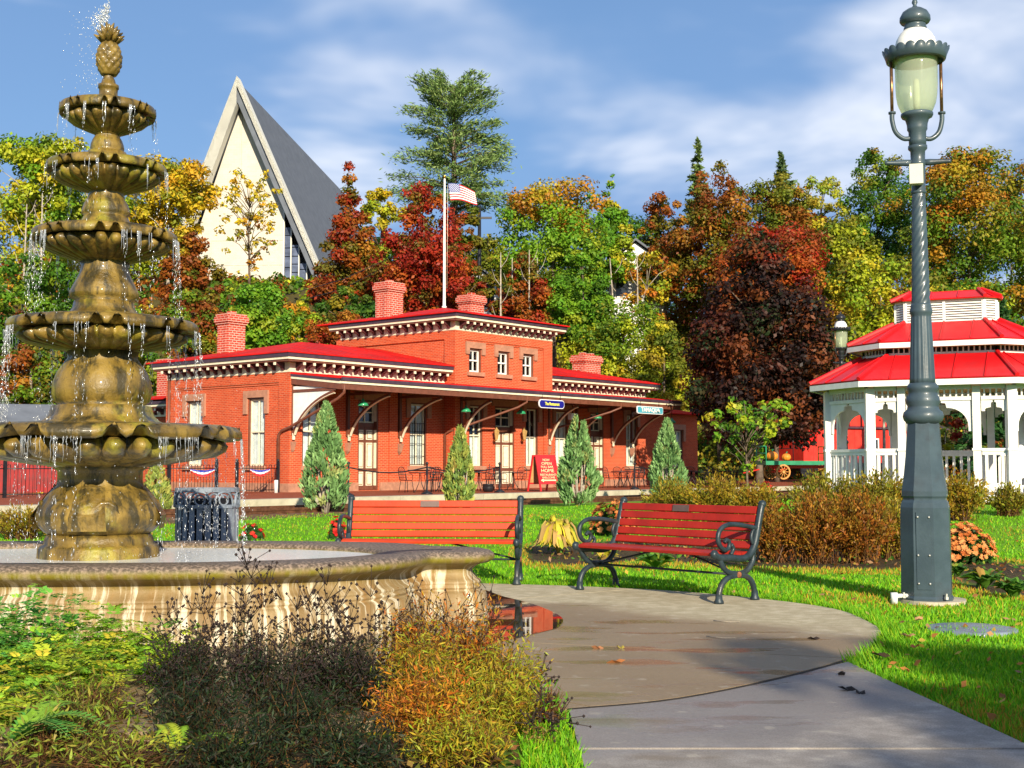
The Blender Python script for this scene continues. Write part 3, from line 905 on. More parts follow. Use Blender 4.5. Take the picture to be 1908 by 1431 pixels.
xm, ym = (x0 + x1) / 2, (y0 + y1) / 2
m.add([(x0,y0,z),(x1,y0,z),(x1,y1,z),(x0,y1,z),(xm,ym,z+.82),(x0,y0,z-.05),(x1,y0,z-.05),(x1,y1,z-.05),(x0,y1,z-.05)],
      [(0,1,4),(1,2,4),(2,3,4),(3,0,4),(0,5,6,1),(1,6,7,2),(2,7,8,3),(3,8,5,0),(8,7,6,5)])
m.make('roof', MT['roof_red'], STA)
APEX = STA.matrix_world  # placeholder, refined below
def stw(x, y, z):       # station local -> world units
    p = st(x, -y); return Vector((p.x, p.y, z + PZ))
pole_base = stw(xm, ym, z + .80)

# ---- chimneys
def chimney(x, y, zbase, ztop, w, d, pots=1):
    m = M()
    h = ztop - zbase
    m.box(-w/2, w/2, -d/2, d/2, 0, h - .42)
    m.box(-w/2-.05, w/2+.05, -d/2-.05, d/2+.05, h - .42, h - .34)
    m.box(-w/2-.10, w/2+.10, -d/2-.10, d/2+.10, h - .34, h - .12)
    m.box(-w/2-.05, w/2+.05, -d/2-.05, d/2+.05, h - .12, h)
    for s_ in (-1, 1):   # recessed panel edges
        m.box(s_*w*.28-.05, s_*w*.28+.05, -d/2-.035, -d/2-.002, .35, h-.6)
        m.box(-w/2-.035, -w/2-.002, s_*d*.28-.05, s_*d*.28+.05, .35, h-.6)
    c = m.make('chimney', MT['brick_chimney'], STA, (x, y, zbase))
    for i in range(pots):
        xx = (i - (pots - 1) / 2) * w * .5
        M().box(xx-.14, xx+.14, -.14, .14, h, h + .13).make('chimney_pot', MT['brick_chimney'], c)
chimney(1.55, 5.5, 5.1, 7.52 - PZ, 0.86, 0.7)
chimney(9.05, 4.0, 7.0, 9.50 - PZ, 0.95, 0.78)
chimney(14.2, 3.7, 7.0, 9.44 - PZ, 0.95, 0.78)
chimney(21.6, 2.4, 5.2, 7.0 - PZ, 1.35, 0.8, 2)

# ---- windows and doors
def window(x, y, z0, z1, w, rz, style='curtain', nm='window'):
    """face looks along local -y; x,y is the middle of the outer wall face"""
    h = z1 - z0
    m = M()
    f = .055
    d0, d1 = 0.10, 0.17          # sash depth inside the opening
    # brown reveal lining
    m.box(-w/2+.002, -w/2+.06, 0.02, .28, .002, h-.002, 0); m.box(w/2-.06, w/2-.002, 0.02, .28, .002, h-.002, 0)
    m.box(-w/2+.06, w/2-.06, 0.02, .28, h-.06, h-.002, 0)
    iw = w/2 - .062
    fr = 1
    m.box(-iw, -iw+f, d0, d1, .002, h-.062, fr); m.box(iw-f, iw, d0, d1, .002, h-.062, fr)
    m.box(-iw+f, iw-f, d0, d1, h-.062-f, h-.062, fr); m.box(-iw+f, iw-f, d0, d1, .002, .002+f*1.4, fr)
    m.box(-iw+f, iw-f, d0-.02, d1, h*.5-.03, h*.5+.03, fr)
    m.box(-.018, .018, d0+.01, d1, f*1.4, h*.5-.03, fr); m.box(-.018, .018, d0+.01, d1, h*.5+.03, h-.062-f, fr)
    wo = m.make(nm, [MT['brown'], MT['cream'] if style != 'small' else MT['white']], STA, (x, y, z0), (0, 0, rz))
    M().add([(-iw, .15, 0), (iw, .15, 0), (iw, .15, h-.06), (-iw, .15, h-.06)], [(0,1,2,3)]).make('pane', MT['glass'] , wo)
    M().box(-w/2, w/2, .40, .42, 0, h).make('dark_room_sheet', MT['glass_dark'], wo)  # dark sheet behind the pane stands in for the unlit interior
    if style in ('curtain', 'half'):
        for s_ in (-1, 1):
            mm = M(); k = 14
            zt = h - .08 if style == 'curtain' else h * .5
            vs, fs = [], []
            for i in range(k + 1):
                xx = s_ * (iw * (.06 + .92 * i / k))
                yy = .19 + .014 * math.sin(i * 2.3 + x)
                vs += [(xx, yy, .05 + .02 * math.sin(i)), (xx * (1 if style == 'half' else 1), yy, zt)]
            for i in range(k): fs.append((2*i, 2*i+2, 2*i+3, 2*i+1))
            mm.add(vs, fs, 0, True).make('curtain', MT['curtain'], wo)
    # stone hood with ears, stone sill
    m = M()
    pj = -.075
    if rz: pj = -.075
    m.box(-w/2-.22, w/2+.22, pj, .02, h, h+.27)
    ear = .62 if h > 1.5 else .26
    m.box(-w/2-.22, -w/2-.002, pj, -.002, h-ear, h-.001); m.box(w/2+.002, w/2+.22, pj, -.002, h-ear, h-.001)
    m.make('lintel', MT['sandstone'], wo)
    M().box(-w/2-.12, w/2+.12, -.12, .1, -.16, -.001).make('sill', MT['sandstone'], wo)
    return wo
for (a, b, c, d), s_ in zip(LW + RW, ('curtain', 'grille', 'curtain', 'curtain')):
    wo = window((a+b)/2, 0, c, d, b-a, 0, 'curtain')
    if s_ == 'grille':
        m = M()
        for i in range(7): m.tube([(-.42+.14*i, .05, .05), (-.42+.14*i, .05, 1.75)], .011, 5)
        for zz_ in (.06, .4, .9, 1.4, 1.74): m.tube([(-.46, .05, zz_), (.46, .05, zz_)], .011, 5)
        m.make('iron_grille', MT['iron'], wo)
for a, b, c, d in CW: window((a+b)/2, -PR, c, d, b-a, 0, 'half')
for a, b, c, d in TW: window((a+b)/2, -PR, c, d, b-a, 0, 'small')
for a, b, c, d in SW: window(0, (a+b)/2, c, d, b-a, R(-90), 'curtain')

def door(x, y, w, h):
    d = M()
    yd = .22
    hl = 2.48; tr_ = hl + .16
    w2 = w/2
    d.box(-w2+.002, -w2+.07, .02, .29, 0, h-.002, 0); d.box(w2-.07, w2-.002, .02, .29, 0, h-.002, 0); d.box(-w2+.07, w2-.07, .02, .29, h-.07, h-.002, 0)
    d.box(-w2+.07, w2-.07, yd-.04, .29, hl, tr_, 0)
    do = d.make('door_frame', [MT['brown']], STA, (x, y, .02))
    iw = w2 - .072
    for s_ in (-1, 1):
        x0, x1 = (-iw, -.006) if s_ < 0 else (.006, iw)
        m = M(); m.box(x0, x1, yd, .28, 0.01, hl - .004)
        lf = m.make('door_leaf', MT['brown'], do)
        for z0, z1 in ((.18, .72), (.86, 1.86), (1.98, 2.36)):
            mm = M()
            px0, px1 = x0 + .07, x1 - .07
            mm.box(px0, px1, yd-.022, yd-.002, z0, z1, 0)
            mm.box(px0+.035, px1-.035, yd-.03, yd-.0225, z0+.04, z1-.04, 1)
            mm.box(px0+.06, px1-.06, yd-.04, yd-.0305, z0+.065, z1-.065, 0)
            mm.make('door_panel', [MT['cream'], MT['brown']], lf)
    m = M()
    m.box(-iw, iw, yd+.03, yd+.05, tr_, h-.07, 1)
    for xx in (-iw+.03, 0, iw-.03): m.box(xx-.025, xx+.025, yd-.01, yd+.03, tr_+.002, h-.072, 0)
    for zz_ in (tr_+.03, (tr_+h-.07)/2, h-.1): m.box(-iw, iw, yd-.005, yd+.025, zz_-.022, zz_+.022, 0)
    m.make('transom_window', [MT['cream'], MT['glass_dark']], do)
    # panelled jambs
    for s_ in (-1, 1):
        m = M()
        for z0, z1 in ((.18, .72), (.86, 1.86), (1.98, 2.36), (2.7, h-.12)):
            xx = s_ * (w2 - .072)
            m.box(min(xx, xx - s_*.012), max(xx, xx - s_*.012), .045, .19, z0, z1, 0)
        m.make('jamb_panel', MT['cream'], do)
    m = M(); m.box(-w2-.22, w2+.22, -.075, .02, h, h+.27)
    m.make('lintel', MT['sandstone'], do)
door((ld[0]+ld[1])/2, 0, ld[1]-ld[0], DZ - .02)
door((rd[0]+rd[1])/2, 0, rd[1]-rd[0], DZ - .02)
door((cd[0]+cd[1])/2, -PR, cd[1]-cd[0], DZ - .02)

# ---- canopy
CP, CE = 2.83, 22.2
zw, zo = 4.82 - PZ, 4.53 - PZ
can = link('canopy', None, STA)
m = M()
th = .06
m.add([(-.05,-.08,zw),(CE,-.08,zw),(CE,-CP,zo),(-.05,-CP,zo),(-.05,-.08,zw-th),(CE,-.08,zw-th),(CE,-CP,zo-th),(-.05,-CP,zo-th)],
      [(0,3,2,1),(4,5,6,7),(0,4,7,3),(3,7,6,2),(2,6,5,1),(1,5,4,0)])
k = 37
for i in range(k + 1):
    x = -.03 + (CE) * i / k
    m.tube([(x, -.09, zw+.006), (x, -CP, zo+.006)], .013, 4, 0, False)
m.make('canopy_roof', MT['roof_red'], can)
m = M()
m.box(-.05, CE, -CP-.10, -CP-.002, zo-.15, zo-.02, 2)            # gutter
m.box(-.03, CE-.02, -CP-.06, -CP+.06, zo-.235, zo-.152, 0)         # cream moulding
m.box(-.01, CE-.04, -CP-.02, -CP+.08, zo-.44, zo-.237, 1)          # fascia
for X, s_ in ((-.05, 1), (CE - .10, 1)):                            # sloping end boards
    for dz0, dz1, w0, w1, mi in ((-.15, -.062, .0, .1, 2), (-.235, -.152, .02, .08, 0), (-.44, -.237, .04, .09, 1)):
        a0, a1 = X + w0, X + w1
        m.add([(a0,-.08,zw+dz0),(a1,-.08,zw+dz0),(a1,-CP+.09,zo+dz0),(a0,-CP+.09,zo+dz0),(a0,-.08,zw+dz1),(a1,-.08,zw+dz1),(a1,-CP+.09,zo+dz1),(a0,-CP+.09,zo+dz1)],
              [(0,1,2,3),(7,6,5,4),(0,4,5,1),(1,5,6,2),(2,6,7,3),(3,7,4,0)], mi)
m.make('canopy_fascia', CM, can)
m = M()
for i in range(31):
    x = .35 + i * .715
    m.add([(x-.04,-.1,zw-.2),(x+.04,-.1,zw-.2),(x+.04,-CP+.1,zo-.2),(x-.04,-CP+.1,zo-.2),(x-.04,-.1,zw-.075),(x+.04,-.1,zw-.075),(x+.04,-CP+.1,zo-.075),(x-.04,-CP+.1,zo-.075)],
          [(0,3,2,1),(4,5,6,7),(0,1,5,4),(1,2,6,5),(2,3,7,6),(3,0,4,7)])
tag(m.make('rafter', MT['maroon'], can), kind='stuff')
# arched brackets carrying the canopy
def cbracket(x, y0, panel=False):
    reach = 2.2 + y0
    zt = zo - .46
    zl = 2.55 - PZ
    hh = zt - zl
    m = M()
    m.box(-.055, .055, -.12, -.002, zl - .05, zw - .25, 0)
    m.box(-.05, .05, -reach - .25, -.12, zt - .0, zt + .1, 0)
    k = 12
    ins, outs = [], []
    for i in range(k + 1):
        a = math.pi / 2 * i / k
        k2 = i / k; yy = -.12 - reach * (.62 * (1 - math.cos(a)) + .38 * k2); z_ = zl + hh * (.62 * math.sin(a) + .38 * k2)
        ins.append((yy, z_))
        outs.append((yy + .10 * math.cos(a) * -1 + .0, z_ + .0))
    for i in range(k):
        (ya, za), (yb, zb_) = ins[i], ins[i + 1]
        d = Vector((0, yb - ya, zb_ - za)).normalized(); nrm = Vector((0, -d.z, d.y))   # towards the outside lower side
        for w_, o0, o1, mi in ((.045, 0.0, .09, 0), (.05, .09, .112, 1)):
            q = []
            for (yy, z_) in ((ya, za), (yb, zb_)):
                for o_ in (o0, o1):
                    q.append((yy + nrm.y * o_ * -1 * -1, z_ + nrm.z * o_ * -1 * -1))
            # order: a0,a1,b0,b1
            V = []
            for s_ in (-w_, w_): V += [(s_, *p) for p in q]
            m.add(V, [(0,1,3,2),(4,6,7,5),(0,4,5,1),(2,3,7,6),(1,5,7,3),(0,2,6,4)], mi)
    if panel:
        V = [(0, -.12, zt), (0, -.12, zl + .15)] + [(0, yy, z_ + .02) for yy, z_ in ins[1:]] + [(0, -.12-reach, zt)]
        n_ = len(V)
        m.add([(-.012, a, b) for _, a, b in V] + [(.012, a, b) for _, a, b in V], [tuple(range(n_)), tuple(range(2*n_-1, n_-1, -1))] + [(i, n_+i, n_+(i+1) % n_, (i+1) % n_) for i in range(n_)], 2)
        # white boarding above the arch up to the roof slope
        m.box(-.011, .011, -CP + .15, -.121, zt + .1, zo - .24, 2)
    m.box(-.05, .05, -.17, -.12, zl - .22, zl + .02, 1)
    b = m.make('canopy_bracket', [MT['brown'], MT['cream'], MT['white']], can, (x, y0, 0))
    mm = M(); mm.add([(-.1,0,0),(.1,0,0),(.1,-.2,0),(-.1,-.2,0),(-.07,0,-.32),(.07,0,-.32),(.07,-.12,-.32),(-.07,-.12,-.32),(0,-.02,-.48)],
                     [(0,3,2,1),(0,1,5,4),(1,2,6,5),(2,3,7,6),(3,0,4,7),(4,5,8),(5,6,8),(6,7,8),(7,4,8)])
    mm.make('corbel', MT['sandstone'], b, (0, -.002, zl - .285))
cbracket(.08, 0, True)
for x in (2.85, 5.68, 17.5, 20.35): cbracket(x, 0)
for x in (T0 + .3, T1 - .2): cbracket(x, -PR)
cbracket(CE - .15, 0)
# downspouts
m = M()
m.tube([(.12,-CP+.02,zo-.2),(.12,-CP+.02,zo-.55),(.10,-CP+.3,zo-.75),(-.16,-.2,2.78-PZ),(-.16,.25,2.66-PZ),(-.16,.42,2.5-PZ),(-.16,.42,.15)], .055, 8)
m.make('downspout', MT['brown'], STA)
m = M(); m.tube([(10.4,-CP+.02,zo-.2),(10.4,-CP+.02,zo-.5),(10.2,-CP+.35,zo-.72),(8.6,-.9,3.0-PZ),(8.28,-.35,2.8-PZ),(8.28,-.12,2.7-PZ),(8.28,-.12,.1)], .05, 8)
m.make('downspout', MT['brown'], STA)
m = M(); m.tube([(17.2,-CP+.02,zo-.2),(17.2,-CP+.02,zo-.5),(16.9,-CP+.4,zo-.7),(15.2,-.6,3.1-PZ),(14.95,-.12,2.9-PZ),(14.95,-.12,.1)], .05, 8)
m.make('downspout', MT['brown'], STA)
m = M(); m.tube([(-.12,DEP-.2,zb+.25),(-.12,DEP-.2,.1)], .06, 8); m.make('downspout', MT['brown'], STA)
# rear extension beyond the canopy and back annexe
m = M()
wall_boxes(m, 'x', LEN + .002, 29, .4, .7, 0, 3.7, [(26.6, 27.5, .95, 2.9)])
m.box(LEN + .002, 29, .7, 5, 0, 3.7)
m.make('wall', MT['brick'], STA)
window(27.05, .4, .95, 2.9, .9, 0, 'curtain')
m = M(); hip(m, LEN + .05, 29.3, 0, 5.3, 3.76, .6, False, True); m.make('roof', MT['roof_red'], STA)

ann = thing('brick_outbuilding', 'small brick outbuilding with red roof and cream cornice behind the left end of the station', 'building', (-15.0, 56.2, PZ), angL)
m = M(); m.box(0, 5, 0, 2.1, 0, 3.2); m.make('wall', MT['brick'], ann)
m = M(); cornice(m, 0, 5, 0, 2.1, 3.2, .5, 'lf'); m.make('cornice', CM, ann)
for i in range(4): link('cornice_bracket', bme, ann, (-.092, 1.9 - i * .5, 3.2), (0, 0, R(-90)))
m = M(); hip(m, -.55, 5.0, -.55, 2.6, 3.92, .32, True, False); m.make('roof', MT['roof_red'], ann)
ch = M(); ch.box(-.4,.4,-.35,.35,0,1.75); ch.box(-.5,.5,-.45,.45,1.75,2.1); ch.box(-.44,.44,-.39,.39,2.1,2.2)
ch.make('chimney', MT['brick_chimney'], ann, (.75, 1.2, 3.55))

# ---- flag pole with flag on the tower
fp = thing('flagpole', 'white flagpole with gold ball rising from the tower roof', 'flagpole', pole_base)
zt = at(815, 333, pole_base.y).z - pole_base.z
m = M(); m.lathe([(.11, 0), (.11, .08), (.07, .1), (.065, .5), (.04, zt), (.0, zt + .01)], 12); m.make('pole', MT['white'], fp)
M().ball((0, 0, zt + .12), .075, 10).make('gold_ball', MT['gold'], fp)
M().tube([(.12, 0, .9), (.15, -.02, zt - .3)], .008, 4).make('halyard', MT['cream'], fp)
def flag_mat(name, colr):
    return P(name, colr, .8, 0, .05, 5, .1, 40)
FM = [flag_mat('flag_red', (.60, .02, .035)), flag_mat('flag_white', (.85, .83, .82)), flag_mat('flag_blue', (.02, .05, .26))]
fl = thing('national_flag', 'small stars and stripes flag flying from the white flagpole', 'flag', (pole_base.x, pole_base.y, pole_base.z + zt - 1.0))
def fpt(u, v):
    # u along the fly 0..1, v down 0..1; a breeze lifts the fly end
    x = .16 + u * 1.22
    y = .10 * math.sin(u * 7.5 + v * .8) * u - .1 * u
    z = .78 * (1 - v) - .38 * u * u * (1 - .45 * v) + .03 * math.sin(u * 6)
    return (x + .12 * v, y, z)
nu = 26
m = M()
for j in range(13):
    v0, v1 = j / 13, (j + 1) / 13
    for i in range(nu):
        u0, u1 = i / nu, (i + 1) / nu
        mi = 2 if (j < 7 and i < 11) else (0 if j % 2 == 0 else 1)
        m.add([fpt(u0, v1), fpt(u1, v1), fpt(u1, v0), fpt(u0, v0)], [(0, 1, 2, 3)], mi, True)
for r_ in range(9):
    for c_ in range(6 if r_ % 2 == 0 else 5):
        uu = (.42 * (c_ * 2 + 1 + (r_ % 2)) / 12); vv = (7/13) * (r_ + 1) / 10
        x, yy, zz_ = fpt(uu, vv)
        s5 = []
        for q in range(10):
            rr = .026 if q % 2 == 0 else .012
            s5.append((x + rr * math.sin(q * math.pi / 5), yy - .006, zz_ + rr * math.cos(q * math.pi / 5)))
        m.add(s5, [tuple(range(10))], 1)
m.make('flag_cloth', FM, fl)

# ---- hanging green lamps and signs under the canopy edge
ORD = ['first', 'second', 'third', 'fourth', 'fifth', 'sixth', 'seventh', 'eighth', 'ninth', 'tenth', 'eleventh', 'twelfth', 'thirteenth', 'fourteenth', 'fifteenth', 'sixteenth', 'seventeenth', 'eighteenth']
def shade_lamp(px, py, lab):
    t = tline(px, 1.9)
    p = st(t, 1.9); z = at(px, py, p.y).z
    L = thing('hanging_lamp', lab, 'lamp', (p.x, p.y, z), 0, 'green enamel lamps under the station canopy')
    m = M(); m.lathe([(.045, .14), (.05, .07), (.09, .04), (.17, -.03), (.215, -.12), (.20, -.125), (.15, -.04), (.0, .0)], 18)
    m.make('lamp_shade', MT['green_enamel'], L)
    M().ball((0, 0, -.10), .06, 8).make('bulb', MT['curtain'], L)
    M().tube([(0, 0, .14), (0, 0, 4.22 - z)], .014, 6).make('hanger', MT['iron'], L)
for (px, py), q in zip(((676, 750), (868, 762), (971, 766), (1113, 775), (1252, 784)), (
        'green enamel lamp hanging in front of the left panelled door', 'green enamel lamp hanging between the barred window and the centre block window',
        'green enamel lamp hanging just left of the dark blue sign', 'green enamel lamp hanging midway between the dark blue and light blue signs', 'green enamel lamp hanging right of the light blue name sign')):
    shade_lamp(px, py, q)

def text(name, body, size, mat, parent, loc, rot, sx=1.0, ext=.006, align='CENTER', bold=0.0):
    cu = bpy.data.curves.new(name, 'FONT')
    cu.body = body; cu.size = size * S; cu.extrude = ext * S; cu.align_x = align; cu.align_y = 'CENTER'
    cu.offset = bold * size * S
    tmp = bpy.data.objects.new(name, cu); COL.objects.link(tmp)
    me = bpy.data.meshes.new_from_object(tmp.evaluated_get(bpy.context.evaluated_depsgraph_get()))
    bpy.data.objects.remove(tmp)
    me.materials.clear(); me.materials.append(mat)
    o = link(name, me, parent, loc, rot); o.scale = (sx, 1, 1)
    return o
def rounded(w, h, r_, k=6, notch=False):
    out = []
    for cx_, cy_, a0 in ((w/2-r_, h/2-r_, 0), (-w/2+r_, h/2-r_, 90), (-w/2+r_, -h/2+r_, 180), (w/2-r_, -h/2+r_, 270)):
        for i in range(k + 1):
            a = R(a0 + 90 * i / k); out.append((cx_ + r_ * math.cos(a), cy_ + r_ * math.sin(a)))
    return out
UP = Matrix.Rotation(R(90), 4, 'X')
def sign(px0, px1, py0, py1, name, label, m_edge, m_face, txt, tm, tsz, tsx, rr):
    ta, tb = tline(px0, CP + .05), tline(px1, CP + .05)
    p = st((ta + tb) / 2, CP + .05)
    z0, z1 = at((px0+px1)/2, py1, p.y).z, at((px0+px1)/2, py0, p.y).z
    w, h = tb - ta, z1 - z0
    so = thing(name, label, 'sign', (p.x, p.y, (z0 + z1) / 2), angL)
    m = M(); m.prism(rounded(w, h, rr * h), 0, .05, 0, UP)
    m.make('sign_board', m_edge, so, (0, .0, 0))
    m = M(); m.prism(rounded(w - .07, h - .07, rr * (h - .07)), .05, .062, 0, UP)
    m.make('sign_face', m_face, so)
    text('lettering', txt, tsz * h, tm, so, (0, -.068, 0), (R(90), 0, 0), tsx, .006, 'CENTER', .022)
    for s_ in (-1, 1): M().tube([(s_*w*.36, -.02, h/2 - .01), (s_*w*.36, -.02, h/2 + .2)], .012, 5).make('hanger', MT['iron'], so)
    return so
sign(1003, 1050, 745, 761, 'restaurant_sign', 'small dark blue sign with yellow lettering hung from the canopy edge', MT['redwhite'], MT['sign_blue'], 'The Restaurant', MT['sign_yellow'], .50, .86, .45)
sign(1186, 1234, 757.5, 771.5, 'station_name_sign', 'light blue station name sign with white capitals hung near the right canopy end', MT['redwhite'], MT['sign_cyan'], 'TAMAQUA', MT['white'], .78, 1.16, .25)
# ================================================================== church, house and other far buildings
chY = 112.0
ap = at(441, 142, chY - 1.5)
basez = at(450, 566, chY).z
chx = ap.x + .15
CH = thing('church', 'tall pointed modern church with steep grey slate roof and pale gable wall on the hill', 'church', (chx, chY, basez), R(-4))
apz = ap.z - basez - .35
hw = 9.0                      # half width at the foot
HWL = {-1: 7.6, 1: 9.2}
OV = 1.3                      # the roof runs out this far before the gable wall
LENC = 46
m = M()
t = .7
for s_ in (-1, 1):
    m2 = M()
    # slab of roof from ridge to foot
    V = []
    for y in (-OV, LENC):
        hq = HWL[s_]; V += [(0, y, apz), (s_*(hq + .6), y, -3.0), (s_*(hq + .6 - t), y, -3.0), (0, y, apz - 1.9)]
    m2.add(V, [(0,1,2,3) if s_ < 0 else (3,2,1,0), (0,4,5,1) if s_ < 0 else (1,5,4,0), (1,5,6,2), (2,6,7,3), (7,6,5,4)] , 0)
    m2.make('roof_slope', MT['slate'], CH)
    # white concrete edge
    e_ = M()
    V = []
    for y in (-OV - .35, -OV + (.9 if s_ > 0 else .6)):
        hq = HWL[s_]; V += [(0, y, apz + .35), (s_*(hq + .9), y, -3.0), (s_*(hq - .5 if s_ < 0 else hq + .5), y, -3.0), (0, y, apz - (2.1 if s_ < 0 else .5))]
    e_.add(V, [(0,1,2,3), (3,2,1,0), (0,4,5,1), (1,5,6,2), (2,6,7,3), (7,6,5,4), (4,5,6,7)], 0)
    e_.make('white_fascia', MT['church_white'], CH)
def gx_(z): return (hw - .35) * (apz - 2.0 - z) / (apz + 1.0)
hw = 9.0
m = M()
zs_ = [0, 1.6, 8.2, apz - 2.2]
wl_ = 3.9                      # solid wall half width, stained glass beyond
pts = [(-wl_, -3.0), (wl_, -3.0)]
zc = apz - 2.0 - wl_ * (apz + 1.0) / (hw - .35)
m.add([(-wl_, 0, -3), (wl_, 0, -3), (wl_, 0, zc), (0, 0, apz - 1.6), (-wl_, 0, zc - 2.2)], [(0,1,2,3,4)])
m.add([(-hw, .3, -3), (hw, .3, -3), (hw, .3, 1.2), (-hw, .3, 1.2)], [(0,1,2,3)])
m.box(-.06, .06, -.08, -.01, zc - 1, apz - 2.4)
for q_ in (-2.6, 2.6): m.box(q_-.05, q_+.05, -.05, -.01, -2.5, zc - 2.4)
for q_ in range(0, 4): m.box(-wl_, wl_, -.03, -.008, q_ * 2.2 - 1.0, q_ * 2.2 - .94)
m.make('gable_wall', MT['church_wall'], CH)
for s_ in (-1, 1):
    hw = HWL[s_]
    fr = M()
    cw = .62
    k = 0
    x = wl_ + .05
    win = fr
    fr.box(*sorted((s_*wl_, s_*(wl_+.12))), -.12, .12, 1.0, gx_(0) and zc)
    fro = None
    cols = []
    while x + cw < hw - .5:
        top = min(zc, apz - 2.0 - (x + cw) * (apz + 1.0) / (hw - .35)) - .1
        if top < 2.0: break
        fr.box(*sorted((s_*(x+cw), s_*(x+cw+.09))), -.12, .12, 1.0, top)
        cols.append((x, top)); x += cw + .09
    fro = fr.make('stained_window', MT['church_white'], CH)
    for (x, top) in cols:
        z = 1.05 + random.uniform(0, .6)
        z0 = 1.0
        while z0 < top:
            z1 = min(top, z0 + random.uniform(.7, 1.35))
            pm = M(); pm.box(*sorted((s_*x, s_*(x+cw))), 0, .05, z0 + .04, z1 - .04)
            if z1 - z0 > .2: pm.make('pane', MT['stained'], fro)
            pm2 = M(); z0 = z1

hY = 118
def far_house(px0, px1, py_roof, py_eave, py_base, Y, label, roofm, side=6):
    a = at(px0, py_base, Y); b = at(px1, py_eave, Y); c = at(px0, py_roof, Y)
    w = b.x - a.x
    h = thing('white_house', label, 'house', ((a.x + b.x)/2, Y, a.z), R(-6))
    m = M(); m.box(-w/2, w/2, 0, side, -6, b.z - a.z)
    z0, z1 = b.z - a.z, c.z - a.z
    m.add([(-w/2, 0, z0), (w/2, 0, z0), (0, 0, z1), (-w/2, side, z0), (w/2, side, z0), (0, side, z1)], [(0,1,2), (5,4,3)])
    m.make('wall', MT['siding'], h)
    m = M(); 
    for s_ in (-1, 1):
        V = [(0, -.4, z1+.12), (s_*(w/2+.4), -.4, z0-.12), (s_*(w/2+.4), side+.4, z0-.12), (0, side+.4, z1+.12), (0, -.4, z1+.3), (s_*(w/2+.4), -.4, z0+.06), (s_*(w/2+.4), side+.4, z0+.06), (0, side+.4, z1+.3)]
        m.add(V, [(0,1,2,3), (7,6,5,4), (0,4,5,1), (1,5,6,2), (2,6,7,3)])
    m.make('roof', roofm, h)
    for i in (-.25, .25):
        for zz in (z0 * .25, z0 * .68):
            wf = M().box(w*i-.62, w*i+.62, -.07, 0, zz-.05, zz+1.45).make('window', MT['white'], h)
            M().box(w*i-.48, w*i+.48, -.09, -.071, zz+.08, zz+1.32).make('pane', MT['glass_dark'], wf)
far_house(1135, 1235, 452, 490, 575, 97, 'white sided house with grey roof showing through the trees right of centre', MT['slate'])
far_house(862, 925, 502, 530, 590, 97, 'white sided house half hidden behind the red tree and flagpole', MT['slate'])

shed = thing('red_shed', 'red board shed at the far left behind the fountain', 'shed', (*at(40, 900, 47)[:2], .3), R(20))
for i in range(26):
    xx = -3.9 + .3 * i
    M().box(xx-.143, xx+.143, -.02 - .008 * (i % 3), .03, 0, 2.5).make('board', MT['barn_red'], shed)
m = M(); m.box(-4, 4, .03, 3, 0, 2.5); m.make('wall', MT['barn_red'], shed)
m = M(); m.add([(-4.3,-.4,2.4),(4.3,-.4,2.4),(4.3,3.4,2.4),(-4.3,3.4,2.4),(-4.3,1.5,3.4),(4.3,1.5,3.4)], [(0,1,5,4),(2,3,4,5),(0,4,3),(1,2,5),(3,2,1,0)])
m.make('roof', MT['slate'], shed)

# ================================================================== the tiered fountain
FY_ = 11.1
FX_ = at(187, 900, FY_).x
def fz(y): return at(187, y, FY_).z
def fr(hw): return hw * FY_ / F
FO = thing('tiered_fountain', 'wet ochre stone fountain with five scalloped bowls under a pineapple finial in a lobed basin', 'fountain', (FX_, FY_, 0))
ST = MT['stone']
def bowl(ytop, ylip, rl, ygt, ygb, rg, ybot, rn, nl=8, ng=26):
    Rl, Rg, Rn = fr(rl), fr(rg), fr(rn)
    zt, zl, gt, gb, zb0 = fz(ytop), fz(ylip), fz(ygt), fz(ygb), fz(ybot)
    h = zt - zl
    seg = 160
    def lipfn(t, r, z, e):
        ph = (t / (2 * math.pi) * nl) % 1.0
        notch = math.exp(-((ph - .30) / .07) ** 2) + math.exp(-((ph - .56) / .07) ** 2)
        ridge = .5 + .5 * math.cos(t * nl * 6)
        lob = abs(math.sin(math.pi * ((ph + .57) % 1.0)))
        e1 = min(e, 1)
        rr = r * (1 + e1 * (.006 * ridge - .02 * notch + .016 * lob))
        zz = z + (e > 1.5) * notch * h * .85 + (.9 < e < 1.5) * notch * h * .12
        return rr, zz
    m = M()
    m.lathe([(Rl*.35, zt - h*.9, 0), (Rl*.72, zt - h*.75, 0), (Rl*.82, zt - h*.2, .2), (Rl*.90, zt, .3), (Rl*.965, zt - h*.12, .5), (Rl*.995, zt - h*.42, 1), (Rl, zl + h*.16, 2), (Rl*.975, zl, 2), (Rl*.93, zl + h*.06, 2), (Rl*.86, zl + h*.25, .3), (Rl*.8, gt + .02, 0)], seg, 0, True, None, lipfn)
    b = m.make('bowl', ST, FO)
    def gad(t, r, z, e):
        return r * (1 - e * .15 * (1 - abs(math.sin(ng * t / 2)) ** .55)), z
    g_ = M()
    dz = gt - gb
    g_.lathe([(Rg*.88, gt + dz*.15, 0), (Rg*.965, gt, 1), (Rg, gt - dz*.3, 1), (Rg*.985, gt - dz*.62, 1), (Rg*.9, gb, 1), (Rg*.9*.6 + Rn*.4, (gb*.55 + zb0*.45), 1.1), (Rn*1.25, zb0 + (gb - zb0)*.12, .6), (Rn, zb0, .1), (Rn*.98, zb0 - .01, 0)], ng * 8, 0, True, None, gad)
    g_.make('gadroon_underside', ST, b)
def stem(pts, n=40, fn=None, name='stem'):
    m = M(); m.lathe([(fr(hw), fz(y), 1) for y, hw in pts], n, 0, True, None, fn)
    return m.make(name, ST, FO)
